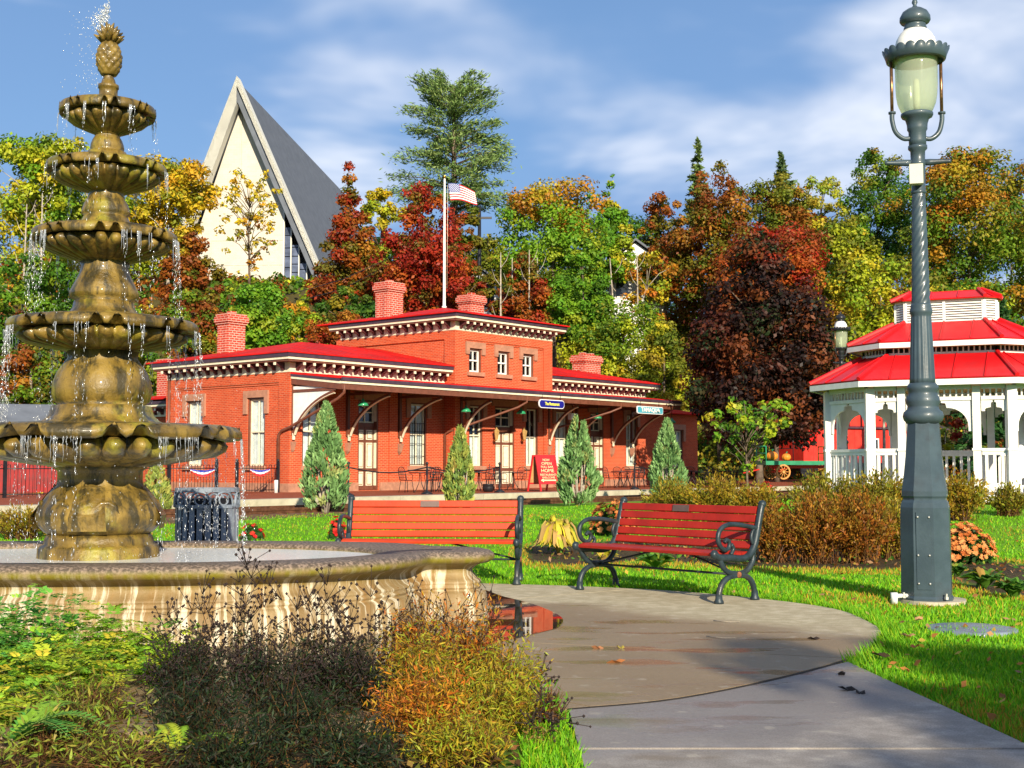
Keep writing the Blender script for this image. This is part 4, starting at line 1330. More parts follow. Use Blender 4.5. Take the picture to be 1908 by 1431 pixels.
bowl(198, 218, 88, 218, 232, 76, 251, 24, 8, 22)
bowl(306, 325, 109, 324, 342, 98, 361, 30, 8, 24)
bowl(432, 453, 131, 452, 470, 118, 490, 42, 8, 26)
bowl(598, 622, 172, 622, 642, 154, 656, 62, 8, 28)
bowl(793, 822, 254, 822, 852, 232, 868, 95, 9, 30)
stem([(202, 42), (190, 30), (182, 20), (178, 17), (166, 17), (165, 19), (159, 19), (157, 14), (150, 12), (144, 9), (138, 11)])
stem([(312, 62), (300, 45), (290, 37), (284, 35), (283, 28), (278, 31), (270, 30), (262, 27), (254, 22), (249, 23)])
def dimple(t, r, z, e): return r * (1 + .012 * math.sin(8 * t)), z
stem([(440, 70), (424, 50), (410, 42), (405, 40), (404, 38), (400, 44), (392, 43), (382, 40), (372, 34), (362, 31), (358, 32)], 48, dimple)
stem([(600, 100), (584, 62), (575, 56), (564, 54), (562, 50), (556, 62), (545, 62), (525, 52), (510, 45), (498, 42), (488, 45)], 48, dimple)
def lobes(t, r, z, e): return r * (1 + .045 * e * abs(math.sin(4 * t + .4))), z
stem([(800, 130), (784, 100), (774, 90), (766, 88), (757, 86), (755, 74), (748, 82, ), (735, 86), (715, 85), (695, 78), (680, 68), (668, 60), (655, 62)], 64, lobes)
m = M()
m.lathe([(fr(hw), fz(y), e) for y, hw, e in ((993, 92, 0), (988, 98, .3), (975, 106, 1), (960, 108, 1), (945, 104, 1), (925, 92, 1), (912, 84, .6), (905, 78, 0), (895, 76, 0), (878, 76, 0), (864, 92, 0))], 96, 0, True, None, lambda t, r, z, e: (r * (1 + .06 * e * abs(math.cos(2 * t)) ** .6), z))
ped = m.make('pedestal', ST, FO)
for k in range(8):
    a = k * math.pi / 4 + math.pi / 8
    mm = M()
    pts = []
    for i in range(22):
        q = i / 21 * 2.1 * 2 * math.pi
        rr = .105 * (1 - i / 26)
        pts.append((rr * math.cos(q), -.0, rr * math.sin(q)))
    mm.tube(pts, .022, 6)
    mm.make('scroll', ST, ped, (fr(103) * math.cos(a), fr(103) * math.sin(a), fz(955)), (0, 0, a + math.pi / 2))
for k in range(4):
    a = k * math.pi / 2 - math.pi / 2 + .12
    mm = M(); 
    w = .155
    mm.add([(-w,.02,fz(985)),(w,.02,fz(985)),(w*.95,-.0,fz(960)),(-w*.95,0,fz(960)),(w*.8,.1,fz(925)),(-w*.8,.1,fz(925)),(w*.72,.17,fz(907)),(-w*.72,.17,fz(907)),(0,.15,fz(901))],
           [(0,1,2,3),(3,2,4,5),(5,4,6,7),(7,6,8)])
    mm.make('pedestal_shield', ST, ped, (fr(116) * math.cos(a), fr(116) * math.sin(a), 0), (0, 0, a + math.pi / 2))
stem([(1050, 128), (1045, 127), (1044, 112), (1040, 109), (1020, 108), (1015, 104), (1012, 98), (1004, 97), (998, 94), (992, 90)], 64, None, 'plinth')
M().lathe([(fr(136), .40), (fr(136), fz(1049)), (fr(127), fz(1046))], 64).make('plinth_step', ST, FO)
# pineapple
py0, py1 = 140, 78
def pine(t, r, z, e):
    k = (z - fz(140)) / (fz(78) - fz(140))
    b = abs(math.sin(5 * t + k * 11)) * abs(math.sin(5 * t - k * 11))
    return r * (1 + .16 * e * (b - .35)), z
prof = []
for i in range(36):
    k = i / 35
    y = 141 - 64 * k
    prof.append((fr(9 + 14 * math.sin(math.pi * min(1, k * .93 + .06)) ** .62), fz(y), min(1, 6 * k, 6 * (1 - k))))
pi_ = M().lathe(prof, 70, 0, True, None, pine).make('pineapple', ST, FO)
for ring, (n_, r0, z0, tilt, ln) in enumerate(((9, .055, 79, .75, .085), (8, .045, 75, .5, .1), (6, .03, 71, .28, .11), (4, .015, 67, .1, .12))):
    mm = M()
    for k in range(n_):
        a = 2 * math.pi * k / n_ + ring * .4
        d = Vector((math.cos(a) * math.sin(tilt), math.sin(a) * math.sin(tilt), math.cos(tilt)))
        o_ = Vector((r0 * math.cos(a), r0 * math.sin(a), fz(z0)))
        mm.tube([o_, o_ + d * ln * .6, o_ + d * ln + Vector((math.cos(a), math.sin(a), -.3)) * .02], [.02, .022, .004], 6)
    mm.make('pineapple_leaves', ST, pi_)

# ---- lobed basin
half = [(-3.5, 9.42), (-2.8, 9.45), (-2.1, 9.56), (-1.55, 9.80), (-1.15, 10.12), (-0.90, 10.47), (-0.80, 10.78), (-0.745, 10.95), (-0.66, 11.02), (-0.45, 11.04), (-0.29, 11.12), (-0.21, 11.36), (-0.28, 11.62), (-0.45, 11.76), (-0.68, 11.84), (-0.80, 11.98), (-1.0, 12.25), (-1.5, 12.5), (-2.3, 12.65), (-3.5, 12.68)]
full = half + [(-7.0 - x, y) for x, y in reversed(half[1:-1])]
oc = [Vector((p.x, p.y)) for p in catmull([(x, y, 0) for x, y in full], 8)]
n_ = len(oc)
nr = []
for i in range(n_):
    d = (oc[(i + 2) % n_] - oc[(i - 2) % n_]); nr.append(Vector((d.y, -d.x)).normalized())
arcl = [0.0]
for i in range(n_): arcl.append(arcl[-1] + (oc[(i + 1) % n_] - oc[i]).length)
prof = [(0.02, -.05), (0.02, .03), (0.0, .05), (-.005, .15), (-.02, .255), (-.05, .275), (-.085, .285), (-.06, .30), (-.055, .315), (-.08, .325), (-.06, .34), (-.065, .36), (-.10, .375), (-.135, .41), (-.14, .45), (-.10, .485), (-.045, .505), (.01, .515), (.045, .535), (.058, .56), (.05, .59), (.02, .612), (-.03, .622), (-.12, .625), (-.33, .622)]
cen = Vector((-3.5, 11.05))
# the pool inside is a plain oval
inner = []
for i in range(n_):
    d = oc[i] - cen; a = math.atan2(d.y / 1.30, d.x / 2.42)
    inner.append(Vector((cen.x + 2.42 * math.cos(a), cen.y + 1.30 * math.sin(a))))
vs, fs, uvs = [], [], []
rows = len(prof) + 3
for j in range(rows):
    for i in range(n_ + 1):
        q = i % n_
        if j < len(prof):
            p = oc[q] + nr[q] * prof[j][0]; z = prof[j][1]
        elif j == len(prof): p = inner[q]; z = .618
        elif j == len(prof) + 1: p = cen + (inner[q] - cen) * .985; z = .60
        else: p = cen + (inner[q] - cen) * .98; z = .38
        vs.append((p.x - FX_, p.y - FY_, z)); uvs.append((arcl[i], z))
W_ = n_ + 1
for j in range(rows - 1):
    for i in range(n_): fs.append((j*W_+i, j*W_+i+1, (j+1)*W_+i+1, (j+1)*W_+i))
m = M().add(vs, fs, 0, True)
bme_ = m.mesh('basin', [MT['pool']], False)
ul = bme_.uv_layers.new(name='UVMap')
for lp in bme_.loops: ul.data[lp.index].uv = uvs[lp.vertex_index]
link('basin', bme_, FO)
m = M(); vs = [(p.x, p.y, .575) for p in [cen + (q - cen) * .99 for q in inner]]
m.add(vs, [tuple(range(len(vs)))])
tag(m.make('pool_water', MT['pool_water']), 'bright shallow water in the fountain basin', None, None, 'structure')

# ---- falling water
rw = np.random.RandomState(11)
dp, dsz = [], []
def stream(th, Rr, z0, z1, n, spread=.010, v=.07, push=.012):
    # droplets falling along a parabola from the lip at angle th
    hfall = z0 - z1
    k = rw.rand(n) ** 1.15
    tt = np.sqrt(2 * hfall / 9.8) * np.sqrt(k)
    r = Rr + push + v * tt + rw.randn(n) * spread * (.4 + k)
    z = z0 - hfall * k
    a = th + rw.randn(n) * spread / max(Rr, .2) * (.5 + 1.2 * k)
    for i in range(n):
        dp.append((FX_ + r[i] * math.cos(a[i]), FY_ + r[i] * math.sin(a[i]), z[i])); dsz.append((rw.uniform(.0013, .0034), rw.uniform(1.5, 9.0)))
tiers = [(88, 215, 306, 12, 30), (109, 322, 432, 18, 42), (131, 450, 598, 28, 56), (172, 620, 793, 40, 80), (254, 820, 1040, 50, 74)]
strands = M()
for rl, yl, yn, ns, nd in tiers:
    for k in range(ns):
        th = rw.uniform(0, 2 * math.pi)
        # streams gather where the lip is notched
        th = round(th / (2 * math.pi) * 8) / 8 * 2 * math.pi + rw.uniform(-.24, .24)
        stream(th, fr(rl), fz(yl), fz(yn) if yn < 1000 else .58, int(nd * rw.uniform(.3, .95)))
        # unbroken strands clinging to the lip before they break up
        for q in range(3):
            t2 = th + rw.randn() * .03; hh_ = rw.uniform(.05, .22); pts = []
            for i in range(6):
                u = i / 5; r_ = fr(rl) + .014 + .03 * u * hh_
                pts.append((FX_ + r_ * math.cos(t2 + .004 * math.sin(i * 2.1)), FY_ + r_ * math.sin(t2), fz(yl) + .01 - hh_ * u * (.5 + .5 * u)))
            strands.tube(pts, [.0032, .003, .0026, .0022, .0016, .0007], 4)
for i in range(420):   # jet above the pineapple, blown to the left
    k = rw.rand()
    up = math.sin(math.pi * min(1, k)) 
    side = -abs(rw.randn()) * .05 * (.3 + k) 
    dp.append((FX_ + side - (.06 * k), FY_ + rw.randn() * .02, fz(62) + .30 * rw.rand() ** .7 * (1 - .5 * k))); dsz.append((rw.uniform(.003, .008), rw.uniform(1, 2)))
for i in range(260):
    dp.append((FX_ - abs(rw.randn()) * .16 - .02, FY_ + rw.randn() * .1, fz(62) + .2 - rw.rand() * .75)); dsz.append((rw.uniform(.002, .005), rw.uniform(1, 2)))
for i in range(700):   # stray splashes all around
    th = rw.uniform(0, 2 * math.pi); rr_ = rw.uniform(.3, 1.35)
    dp.append((FX_ + rr_ * math.cos(th), FY_ + rr_ * math.sin(th), .6 + rw.rand() ** 2.0 * 2.2)); dsz.append((rw.uniform(.002, .0045), rw.uniform(1, 2)))
dp = np.array(dp, np.float32); dz_ = np.array(dsz, np.float32)
N = len(dp)
octv = np.array([(1,0,0),(0,1,0),(-1,0,0),(0,-1,0),(0,0,1),(0,0,-1)], np.float32)
octf = np.array([(0,1,4),(1,2,4),(2,3,4),(3,0,4),(1,0,5),(2,1,5),(3,2,5),(0,3,5)], np.int32)
vv = octv[None] * np.stack([dz_[:, 0], dz_[:, 0], dz_[:, 0] * dz_[:, 1]], -1)[:, None, :] + dp[:, None, :]
ff = (octf[None] + (np.arange(N) * 6)[:, None, None]).reshape(-1, 3)
me = bpy.data.meshes.new('falling_water')
me.vertices.add(N * 6); me.loops.add(len(ff) * 3); me.polygons.add(len(ff))
me.vertices.foreach_set('co', (vv * S).astype(np.float32).ravel())
me.loops.foreach_set('vertex_index', ff.astype(np.int32).ravel())
me.polygons.foreach_set('loop_start', np.arange(0, len(ff) * 3, 3, dtype=np.int32))
me.polygons.foreach_set('loop_total', np.full(len(ff), 3, np.int32))
me.polygons.foreach_set('use_smooth', np.ones(len(ff), bool))
me.materials.append(MT['drop']); me.update(calc_edges=True)
tag(link('falling_water', me), 'glittering drops and thin streams of water falling from the fountain bowls', None, None, 'stuff')

tag(strands.make('water_strands', MT['strand'], uv=False), 'thin clear strands of water running off the bowl rims', None, None, 'stuff')

# ================================================================== benches
def bench(label, loc, rz, slat_mat, Ln=1.88):
    B = thing('park_bench', label, 'bench', loc, rz, 'red slatted benches with black scrolled iron ends')
    seat = [(-.30, .478), (-.215, .485), (-.12, .476), (-.025, .463), (.07, .455), (.165, .458)]
    back = [(.255, .535), (.29, .622), (.318, .709), (.342, .796), (.362, .880)]
    def slat(p, ang, w, th, nm):
        m = M(); c = .006
        w2, t2 = w/2, th/2
        pr = [(-w2+c, -t2), (w2-c, -t2), (w2, -t2+c), (w2, t2-c), (w2-c, t2), (-w2+c, t2), (-w2, t2-c), (-w2, -t2+c)]
        ca, sa = math.cos(ang), math.sin(ang)
        V = []
        for xx in (-Ln/2 + .03, Ln/2 - .03):
            for a, b in pr: V.append((xx, p[0] + a*ca - b*sa, p[1] + a*sa + b*ca))
        n = 8
        m.add(V, [tuple(range(n-1,-1,-1)), tuple(range(n, 2*n))] + [(i, (i+1) % n, n+(i+1) % n, n+i) for i in range(n)])
        return m.make(nm, slat_mat, B)
    for i, p in enumerate(seat):
        slat(p, (.25, .0, -.1, -.12, -.04, .10)[i], .086, .034, 'seat_slat')
    top = None
    for i, p in enumerate(back):
        top = slat(p, R(72 + 2.0 * i) if i else R(66), .078, .032, 'back_slat')
    # memorial plaque on the top slat
    m = M(); a = R(80)
    T = Matrix.Translation((-.06, back[4][0] - .024, back[4][1])) @ Matrix.Rotation(R(-10), 4, 'X')
    m.box(-.11, .11, -.004, .002, -.034, .034, 0, T); m.make('plaque', MT['plaque'], top)
    for s_ in (-1, 1):
        m = M()
        X = s_ * (Ln/2 + .005)
        r_ = .027
        def pth(pts, rad=r_, n=8, k=4):
            q = catmull([(X, a, b) for a, b in pts], k, False)
            m.tube(q, rad, n)
        pth([(-.29, .015), (-.285, .10), (-.235, .19), (-.13, .245), (-.0, .258)], .029)
        pth([(.27, .015), (.262, .10), (.215, .19), (.12, .245), (-.0, .258)], .029)
        for fy in (-.29, .27):
            m.lathe([(.048, 0), (.048, .02), (.036, .04), (.032, .09)], 10, 0, True, Matrix.Translation((X, fy, .0)))
        m.cbox((X, -.005, .263), (.05, .21, .06))
        pth([(-.285, .455), (-.235, .36), (-.14, .29), (-.0, .268)], .028)
        pth([(.255, .50), (.24, .38), (.14, .29), (-.0, .268)], .028)
        # seat bearer: deep curved casting with upswept nose, running into the back upright
        pth([(-.345, .475), (-.28, .440), (-.12, .432), (.08, .415), (.2, .45), (.275, .54), (.315, .65), (.352, .78), (.385, .89), (.405, .935)], .036, 8)
        m.ball((X, -.35, .472), .047, 10, 0, (.8, 1, 1)); m.ball((X, .408, .94), .043, 10)
        # arm rest loop with inner scroll
        pth([(.335, .70), (.25, .715), (.12, .735), (-.05, .752), (-.19, .742), (-.275, .69), (-.295, .61), (-.255, .54), (-.19, .505)], .024)
        pth([(.325, .72), (.27, .70), (.235, .655), (.225, .60), (.25, .55)], .018)
        pth([(-.19, .505), (-.13, .53), (-.125, .585), (-.165, .605), (-.195, .58)], .021)
        pth([(-.10, .46), (-.06, .515), (-.09, .56)], .020)
        fo = m.make('iron_end', MT['bench_iron'], B)
        M().lathe([(.032, -.012), (.032, .004), (.016, .014)], 12, 0, True, Matrix.Translation((X + s_*.028, -.005, .262)) @ Matrix.Rotation(R(90) * s_, 4, 'Y')).make('hub_bolt', MT['rust'], fo)
    m = M(); m.tube([(-Ln/2, -.005, .262), (Ln/2, -.005, .262)], .012, 6)
    m.tube([(-Ln/2, -.005, .262), (-.2, .1, .44)], .010, 6); m.tube([(Ln/2, -.005, .262), (.2, .1, .44)], .010, 6)
    m.make('tie_rod', MT['bench_iron'], B)
    return B
a0 = Vector((2.17, 12.68)); a1 = Vector((0.98, 14.0))
mid = (a0 + a1) / 2
bench('dark red slatted bench turned towards the fountain, nearer the lamp post', (mid.x, mid.y, .03), math.atan2((a0 - a1).y, (a0 - a1).x), MT['bench_slat_b'])
bench('bright red slatted bench half hidden behind the fountain basin', (-.93, 14.78, .03), R(-4), MT['bench_slat'], 2.0)

# ================================================================== lamp posts
LY = 12.84
lbase = G(1722, 1121)
def lz(y): return at(1710, y, LY).z
def lr(h): return h * LY / F
def lamp_post(label, loc, paint, rz=0.0, grp='old style lamp posts in the park'):
    L = thing('lamp_post', label, 'lamp post', loc, rz, grp)
    ph = R(90)
    m = M()
    m.lathe([(lr(50), 0.03), (lr(50), lz(1112)), (lr(47), lz(1108)), (lr(47.5), lz(1102)), (lr(46), lz(945)), (lr(44), lz(936)), (lr(40.5), lz(931)), (lr(40.5), lz(928)), (lr(43), lz(924)), (lr(43), lz(915)), (lr(39), lz(890)), (lr(34.5), lz(850)), (lr(31.5), lz(810)), (lr(30), lz(786))], 8, 0, False, None, None, ph)
    b = m.make('base', paint, L)
    # access panel on the face left of the front edge
    fa = R(-90 - 22.5)
    w = lr(46) * math.sin(R(22.5)) * .72
    T = Matrix.Translation((math.cos(fa) * lr(46.2) * math.cos(R(22.5)), math.sin(fa) * lr(46.2) * math.cos(R(22.5)), 0)) @ Matrix.Rotation(fa + R(90), 4, 'Z')
    m = M(); m.box(-w, w, -.012, .01, lz(1095), lz(953), 0, T)
    p = m.make('access_panel', paint, b)
    for sx in (-1, 1):
        for yy in (1084, 1032, 962):
            M().lathe([(.012, 0), (.012, .006), (.004, .012)], 8, 0, True, T @ Matrix.Translation((sx * w * .78, -.012, lz(yy))) @ Matrix.Rotation(R(90), 4, 'X')).make('panel_bolt', MT['galv'], p)
    for k in range(4):
        a = R(-90 + 45 + 90 * k + 22.5 - 45)
        M().lathe([(.022, .03), (.022, .055), (.012, .058), (.012, .085), (0, .088)], 6, 0, False, Matrix.Translation((lr(52.5) * math.cos(a), lr(52.5) * math.sin(a), lz(1112) - .03))).make('anchor_bolt', MT['galv'], b)
    m = M()
    m.lathe([(lr(29), lz(790)), (lr(35), lz(783)), (lr(37), lz(776)), (lr(35), lz(768)), (lr(29), lz(763)), (lr(28), lz(757)), (lr(31), lz(750)), (lr(30), lz(741)), (lr(26.5), lz(736)), (lr(26.5), lz(730)), (lr(28.5), lz(726)), (lr(28.5), lz(720)), (lr(24), lz(714))], 28)
    m.make('moulded_ring', paint, L)
    def flute(t, r, z, e): return r * (1 - .055 * e * (1 - abs(math.sin(8 * t)))), z
    m = M(); m.lathe([(lr(23.5), lz(716), 0), (lr(23), lz(705), 1), (lr(20.5), lz(640), 1), (lr(18.5), lz(592), 1), (lr(18), lz(588), 0), (lr(20.5), lz(584)), (lr(20.5), lz(578)), (lr(18.5), lz(574)), (lr(19.5), lz(570)), (lr(17), lz(566))], 96, 0, True, None, flute)
    m.make('fluted_shaft', paint, L)
    zz0, zz1 = lz(568), lz(360)
    pr = []
    for i in range(150):
        k = i / 149
        pr.append((lr(16.6 - 4.6 * k), zz0 + (zz1 - zz0) * k, 1))
    def twist(t, r, z, e): return r * (1 + .03 * math.cos(8 * t - z * 62.0)), z
    m = M().lathe(pr, 64, 0, True, None, twist); m.make('twisted_shaft', paint, L)
    m = M(); m.lathe([(lr(12), lz(362)), (lr(14), lz(361)), (lr(14), lz(357)), (lr(12.5), lz(355)), (lr(13), lz(310)), (lr(14.5), lz(307)), (lr(14.5), lz(303)), (lr(13), lz(300)), (lr(13.5), lz(282)), (lr(17.5), lz(278)), (lr(17.5), lz(272))], 20)
    m.lathe([(lr(15.5), lz(273)), (lr(16), lz(262)), (lr(16), lz(246)), (lr(18.5), lz(242)), (lr(18.5), lz(238)), (lr(19), lz(232)), (lr(22), lz(222)), (lr(28), lz(219)), (lr(29.5), lz(216)), (lr(29.5), lz(212)), (lr(26), lz(210))], 20)
    m.make('lantern_cup', paint, L)
    for s_ in (-1, 1):
        m = M(); m.tube([(s_*lr(10), 0, lz(303)), (s_*lr(22), 0, lz(303)), (s_*lr(56), 0, lz(302)), (s_*lr(60), 0, lz(302))], [lr(6), lr(6.5), lr(3.6), lr(4.4)], 8); m.make('ladder_bar', paint, L, (0, 0, 0), (0, R(0), R(-8)))
        m = M(); m.tube(catmull([(s_*lr(14), 0, lz(258)), (s_*lr(27), 0, lz(258)), (s_*lr(41), 0, lz(246)), (s_*lr(47), 0, lz(225)), (s_*lr(47), 0, lz(211))], 5, False), lr(4.6), 8)
        m.lathe([(lr(7), -.008), (lr(7), .012)], 12, 0, True, Matrix.Translation((s_*lr(47), 0, lz(211))))
        arm = m.make('yoke_arm', paint, L)
        M().tube([(s_*lr(47), 0, lz(116)), (s_*lr(47), 0, lz(104))], lr(4.4), 8).make('rod_socket', paint, arm)
        M().tube([(s_*lr(47), 0, lz(211)), (s_*lr(47), 0, lz(116))], lr(3.2), 8).make('copper_rod', MT['copper'], arm)
    m = M(); m.lathe([(lr(26), lz(212)), (lr(30), lz(205)), (lr(35), lz(193)), (lr(37.5), lz(178)), (lr(38.5), lz(160)), (lr(39), lz(125)), (lr(39), lz(106))], 32); m.make('glass_globe', MT['globe'], L)
    M().lathe([(.03, lz(210)), (.035, lz(190)), (.03, lz(150)), (0, lz(146))], 12).make('lamp_bulb', MT['curtain'], L)
    M().lathe([(lr(36), lz(112)), (lr(34), lz(116)), (lr(20), lz(108)), (.0, lz(104))], 24).make('green_reflector', MT['green_enamel'], L)
    def scal(t, r, z, e):
        q = abs(math.sin(10 * t)) ** .7
        return r * (1 + .05 * e * q), z + e * .042 * q
    m = M(); m.lathe([(lr(40), lz(106), 0), (lr(49), lz(112), 0), (lr(50), lz(116), 0), (lr(54), lz(114), 0), (lr(56), lz(107), 0), (lr(59.5), lz(99), .8), (lr(58.5), lz(98.6), .8), (lr(56), lz(104), 0), (lr(50), lz(108), 0), (lr(40), lz(104), 0)], 160, 0, True, None, scal)
    m.make('scalloped_rim', paint, L)
    m = M(); m.lathe([(lr(40), lz(104)), (lr(39), lz(88)), (lr(35), lz(74)), (lr(29), lz(64)), (lr(22), lz(57))], 28); m.make('white_dome', MT['white'], L)
    m = M(); m.lathe([(lr(22), lz(60)), (lr(21), lz(52)), (lr(20), lz(50)), (lr(19), lz(44)), (lr(26), lz(43)), (lr(28.5), lz(39)), (lr(28), lz(32)), (lr(23), lz(23)), (lr(14), lz(17)), (lr(6), lz(14)), (lr(3), lz(10)), (lr(5.5), lz(5)), (lr(4), lz(0)), (0, lz(-3))], 28); m.make('cap_finial', paint, L)
    return L
lamp = lamp_post('tall grey blue iron lamp post with twisted shaft on a concrete pad beside the plaza', (lbase.x, LY, .0), MT['lamp_iron'])
Mb = M(); T = Matrix.Rotation(R(-14), 4, 'Z')
Mb.box(-.065, .065, -.17, -.065, lz(348), lz(312), 0, T); Mb.make('junction_box', MT['box_beige'], lamp, (-.03, 0, 0))
# farther lamp: same pattern in black
far = copy_tree(lamp)
fY = 46.0
fpx = at(1566, 580, fY)
fsc = (fpx.z - Hs(fpx.x, fY)) / lz(-3)
place(far, (fpx.x, fY, Hs(fpx.x, fY)), R(30), 'black lamp post with white dome standing behind the gazebo roof', fsc)
for ch in list(far.children):
    if ch.name.startswith('junction'):
        bpy.data.objects.remove(ch); continue
    for o in [ch] + list(ch.children):
        if o.type == 'MESH' and o.data.materials and o.data.materials[0] == MT['lamp_iron']:
            o.material_slots[0].link = 'OBJECT'; o.material_slots[0].material = MT['lamp_black']
padp = [(lbase.x + .34 * math.cos(a) * (1 + .08 * math.sin(3*a)), LY + .34 * math.sin(a)) for a in [2*math.pi*i/28 for i in range(28)]]
pm = M(); pm.prism([(p[0] + .05, p[1]) for p in padp], -.05, .035)
tag(pm.make('concrete_pad', MT['concrete']), 'round concrete footing pad under the tall grey lamp post', None, None, 'structure')
cd_ = thing('conduit_pipe', 'short white plastic pipe and elbow beside the lamp post footing', 'pipe', (lbase.x - .36, LY - .12, .0))
m = M(); m.tube([(.0, 0, 0), (0, 0, .11)], .035, 10); m.tube([(0, 0, .075), (.16, .05, .075)], .022, 8); m.make('pipe', MT['conduit'], cd_)

# ================================================================== litter bin behind the fountain
bY = 13.9
bp = at(385, 1000, bY)
bin_ = thing('litter_bin', 'round slatted blue grey litter bin seen behind the fountain', 'litter bin', (bp.x, bY, .0))
br, bh = .325, at(385, 911, bY).z
M().lathe([(br*.86, .04), (br*.86, bh - .1)], 24).make('liner', MT['iron'], bin_)
sl = M(); 
sl.box(-.030, .030, -.008, .008, .03, bh - .17)
sme_ = sl.mesh('slat', MT['can'])
for k in range(24):
    a = 2 * math.pi * k / 24
    link('slat', sme_, bin_, (br * math.cos(a), br * math.sin(a), 0), (0, 0, a + math.pi/2))
for k in range(8):
    a = 2 * math.pi * k / 8
    mm = M(); pts = [(-.115, 0, bh-.19), (-.10, 0, bh-.1), (-.06, -.005, bh-.045), (0, -.01, bh-.03), (.06, -.005, bh-.045), (.10, 0, bh-.1), (.115, 0, bh-.19)]
    mm.tube(catmull(pts, 3, False), .012, 6)
    mm.tube([(.055*math.cos(q*math.pi/6), -.0, bh-.115+.055*math.sin(q*math.pi/6)) for q in range(13)], .011, 6)
    mm.make('arch_panel', MT['can'], bin_, (br*math.cos(a), br*math.sin(a), 0), (0, 0, a + math.pi/2))
for z0, z1 in ((.03, .08), (bh-.20, bh-.165), (bh-.03, bh+.012)):
    M().lathe([(br-.018, z0), (br+.018, z0), (br+.018, z1), (br-.018, z1)], 32, 0, False, None, None, 0, True).make('hoop', MT['can'], bin_)
# ================================================================== gazebo
gd = Vector((.909, -.418)).normalized(); gi = Vector((-gd.y, gd.x))      # along the front, and inwards
gi = Vector((.418, .909)).normalized()
P0 = Vector((7.96, 28.5))
fl_, dg = 2.94, 1.57
e45 = (gi - gd).normalized(); f45 = (gi + gd).normalized()
base_poly = [P0, P0 + gd * fl_]
base_poly.append(base_poly[-1] + f45 * dg); base_poly.append(base_poly[-1] + gi * dg)
base_poly.append(base_poly[-1] + e45 * dg); base_poly.append(base_poly[-1] - gd * fl_)
base_poly.append(base_poly[-1] - f45 * dg); base_poly.append(base_poly[-1] - gi * dg)
gc = sum(base_poly, Vector((0, 0))) / 8
GZ = .74
def gpoly(off):
    n = 8; out = []
    for i in range(n):
        p, q, r_ = base_poly[i-1], base_poly[i], base_poly[(i+1) % n]
        n1 = Vector(((q-p).y, -(q-p).x)).normalized(); n2 = Vector(((r_-q).y, -(r_-q).x)).normalized()
        b = (n1 + n2).normalized()
        o = q + b * off / max(.3, b.dot(n1))
        out.append(o - gc)
    return out
GA = thing('gazebo', 'white eight sided gazebo with two tiered red metal roof and louvred cupola', 'gazebo', (gc.x, gc.y, GZ))
WH = MT['white']
m = M(); m.prism([tuple(p) for p in gpoly(.16)], -.16, 0); m.make('floor_deck', WH, GA)
m = M(); m.prism([tuple(p) for p in gpoly(.05)], -.75, -.162); m.make('brick_plinth', MT['brick'], GA)
gp0 = gpoly(0)
posts = [tuple(p) for p in gp0]
def lerp(a, b, t): return (a[0] + (b[0]-a[0])*t, a[1] + (b[1]-a[1])*t)
fr_posts = [lerp(posts[0], posts[1], .235), lerp(posts[0], posts[1], .765)]
bk_posts = [lerp(posts[4], posts[5], .235), lerp(posts[4], posts[5], .765)]
PH = 2.34
def gpost(p, ang, w=.1):
    m = M(); m.box(-w, w, -w, w, 0, PH); m.box(-w-.02, w+.02, -w-.02, w+.02, 0, .12); m.box(-w-.02, w+.02, -w-.02, w+.02, .95, 1.0)
    m.make('post', WH, GA, (p[0], p[1], 0), (0, 0, ang))
gang = math.atan2(gd.y, gd.x)
for i, p in enumerate(posts): gpost(p, gang + (R(22.5) if i % 2 == 0 else R(22.5)))
for p in fr_posts + bk_posts: gpost(p, gang, .08)
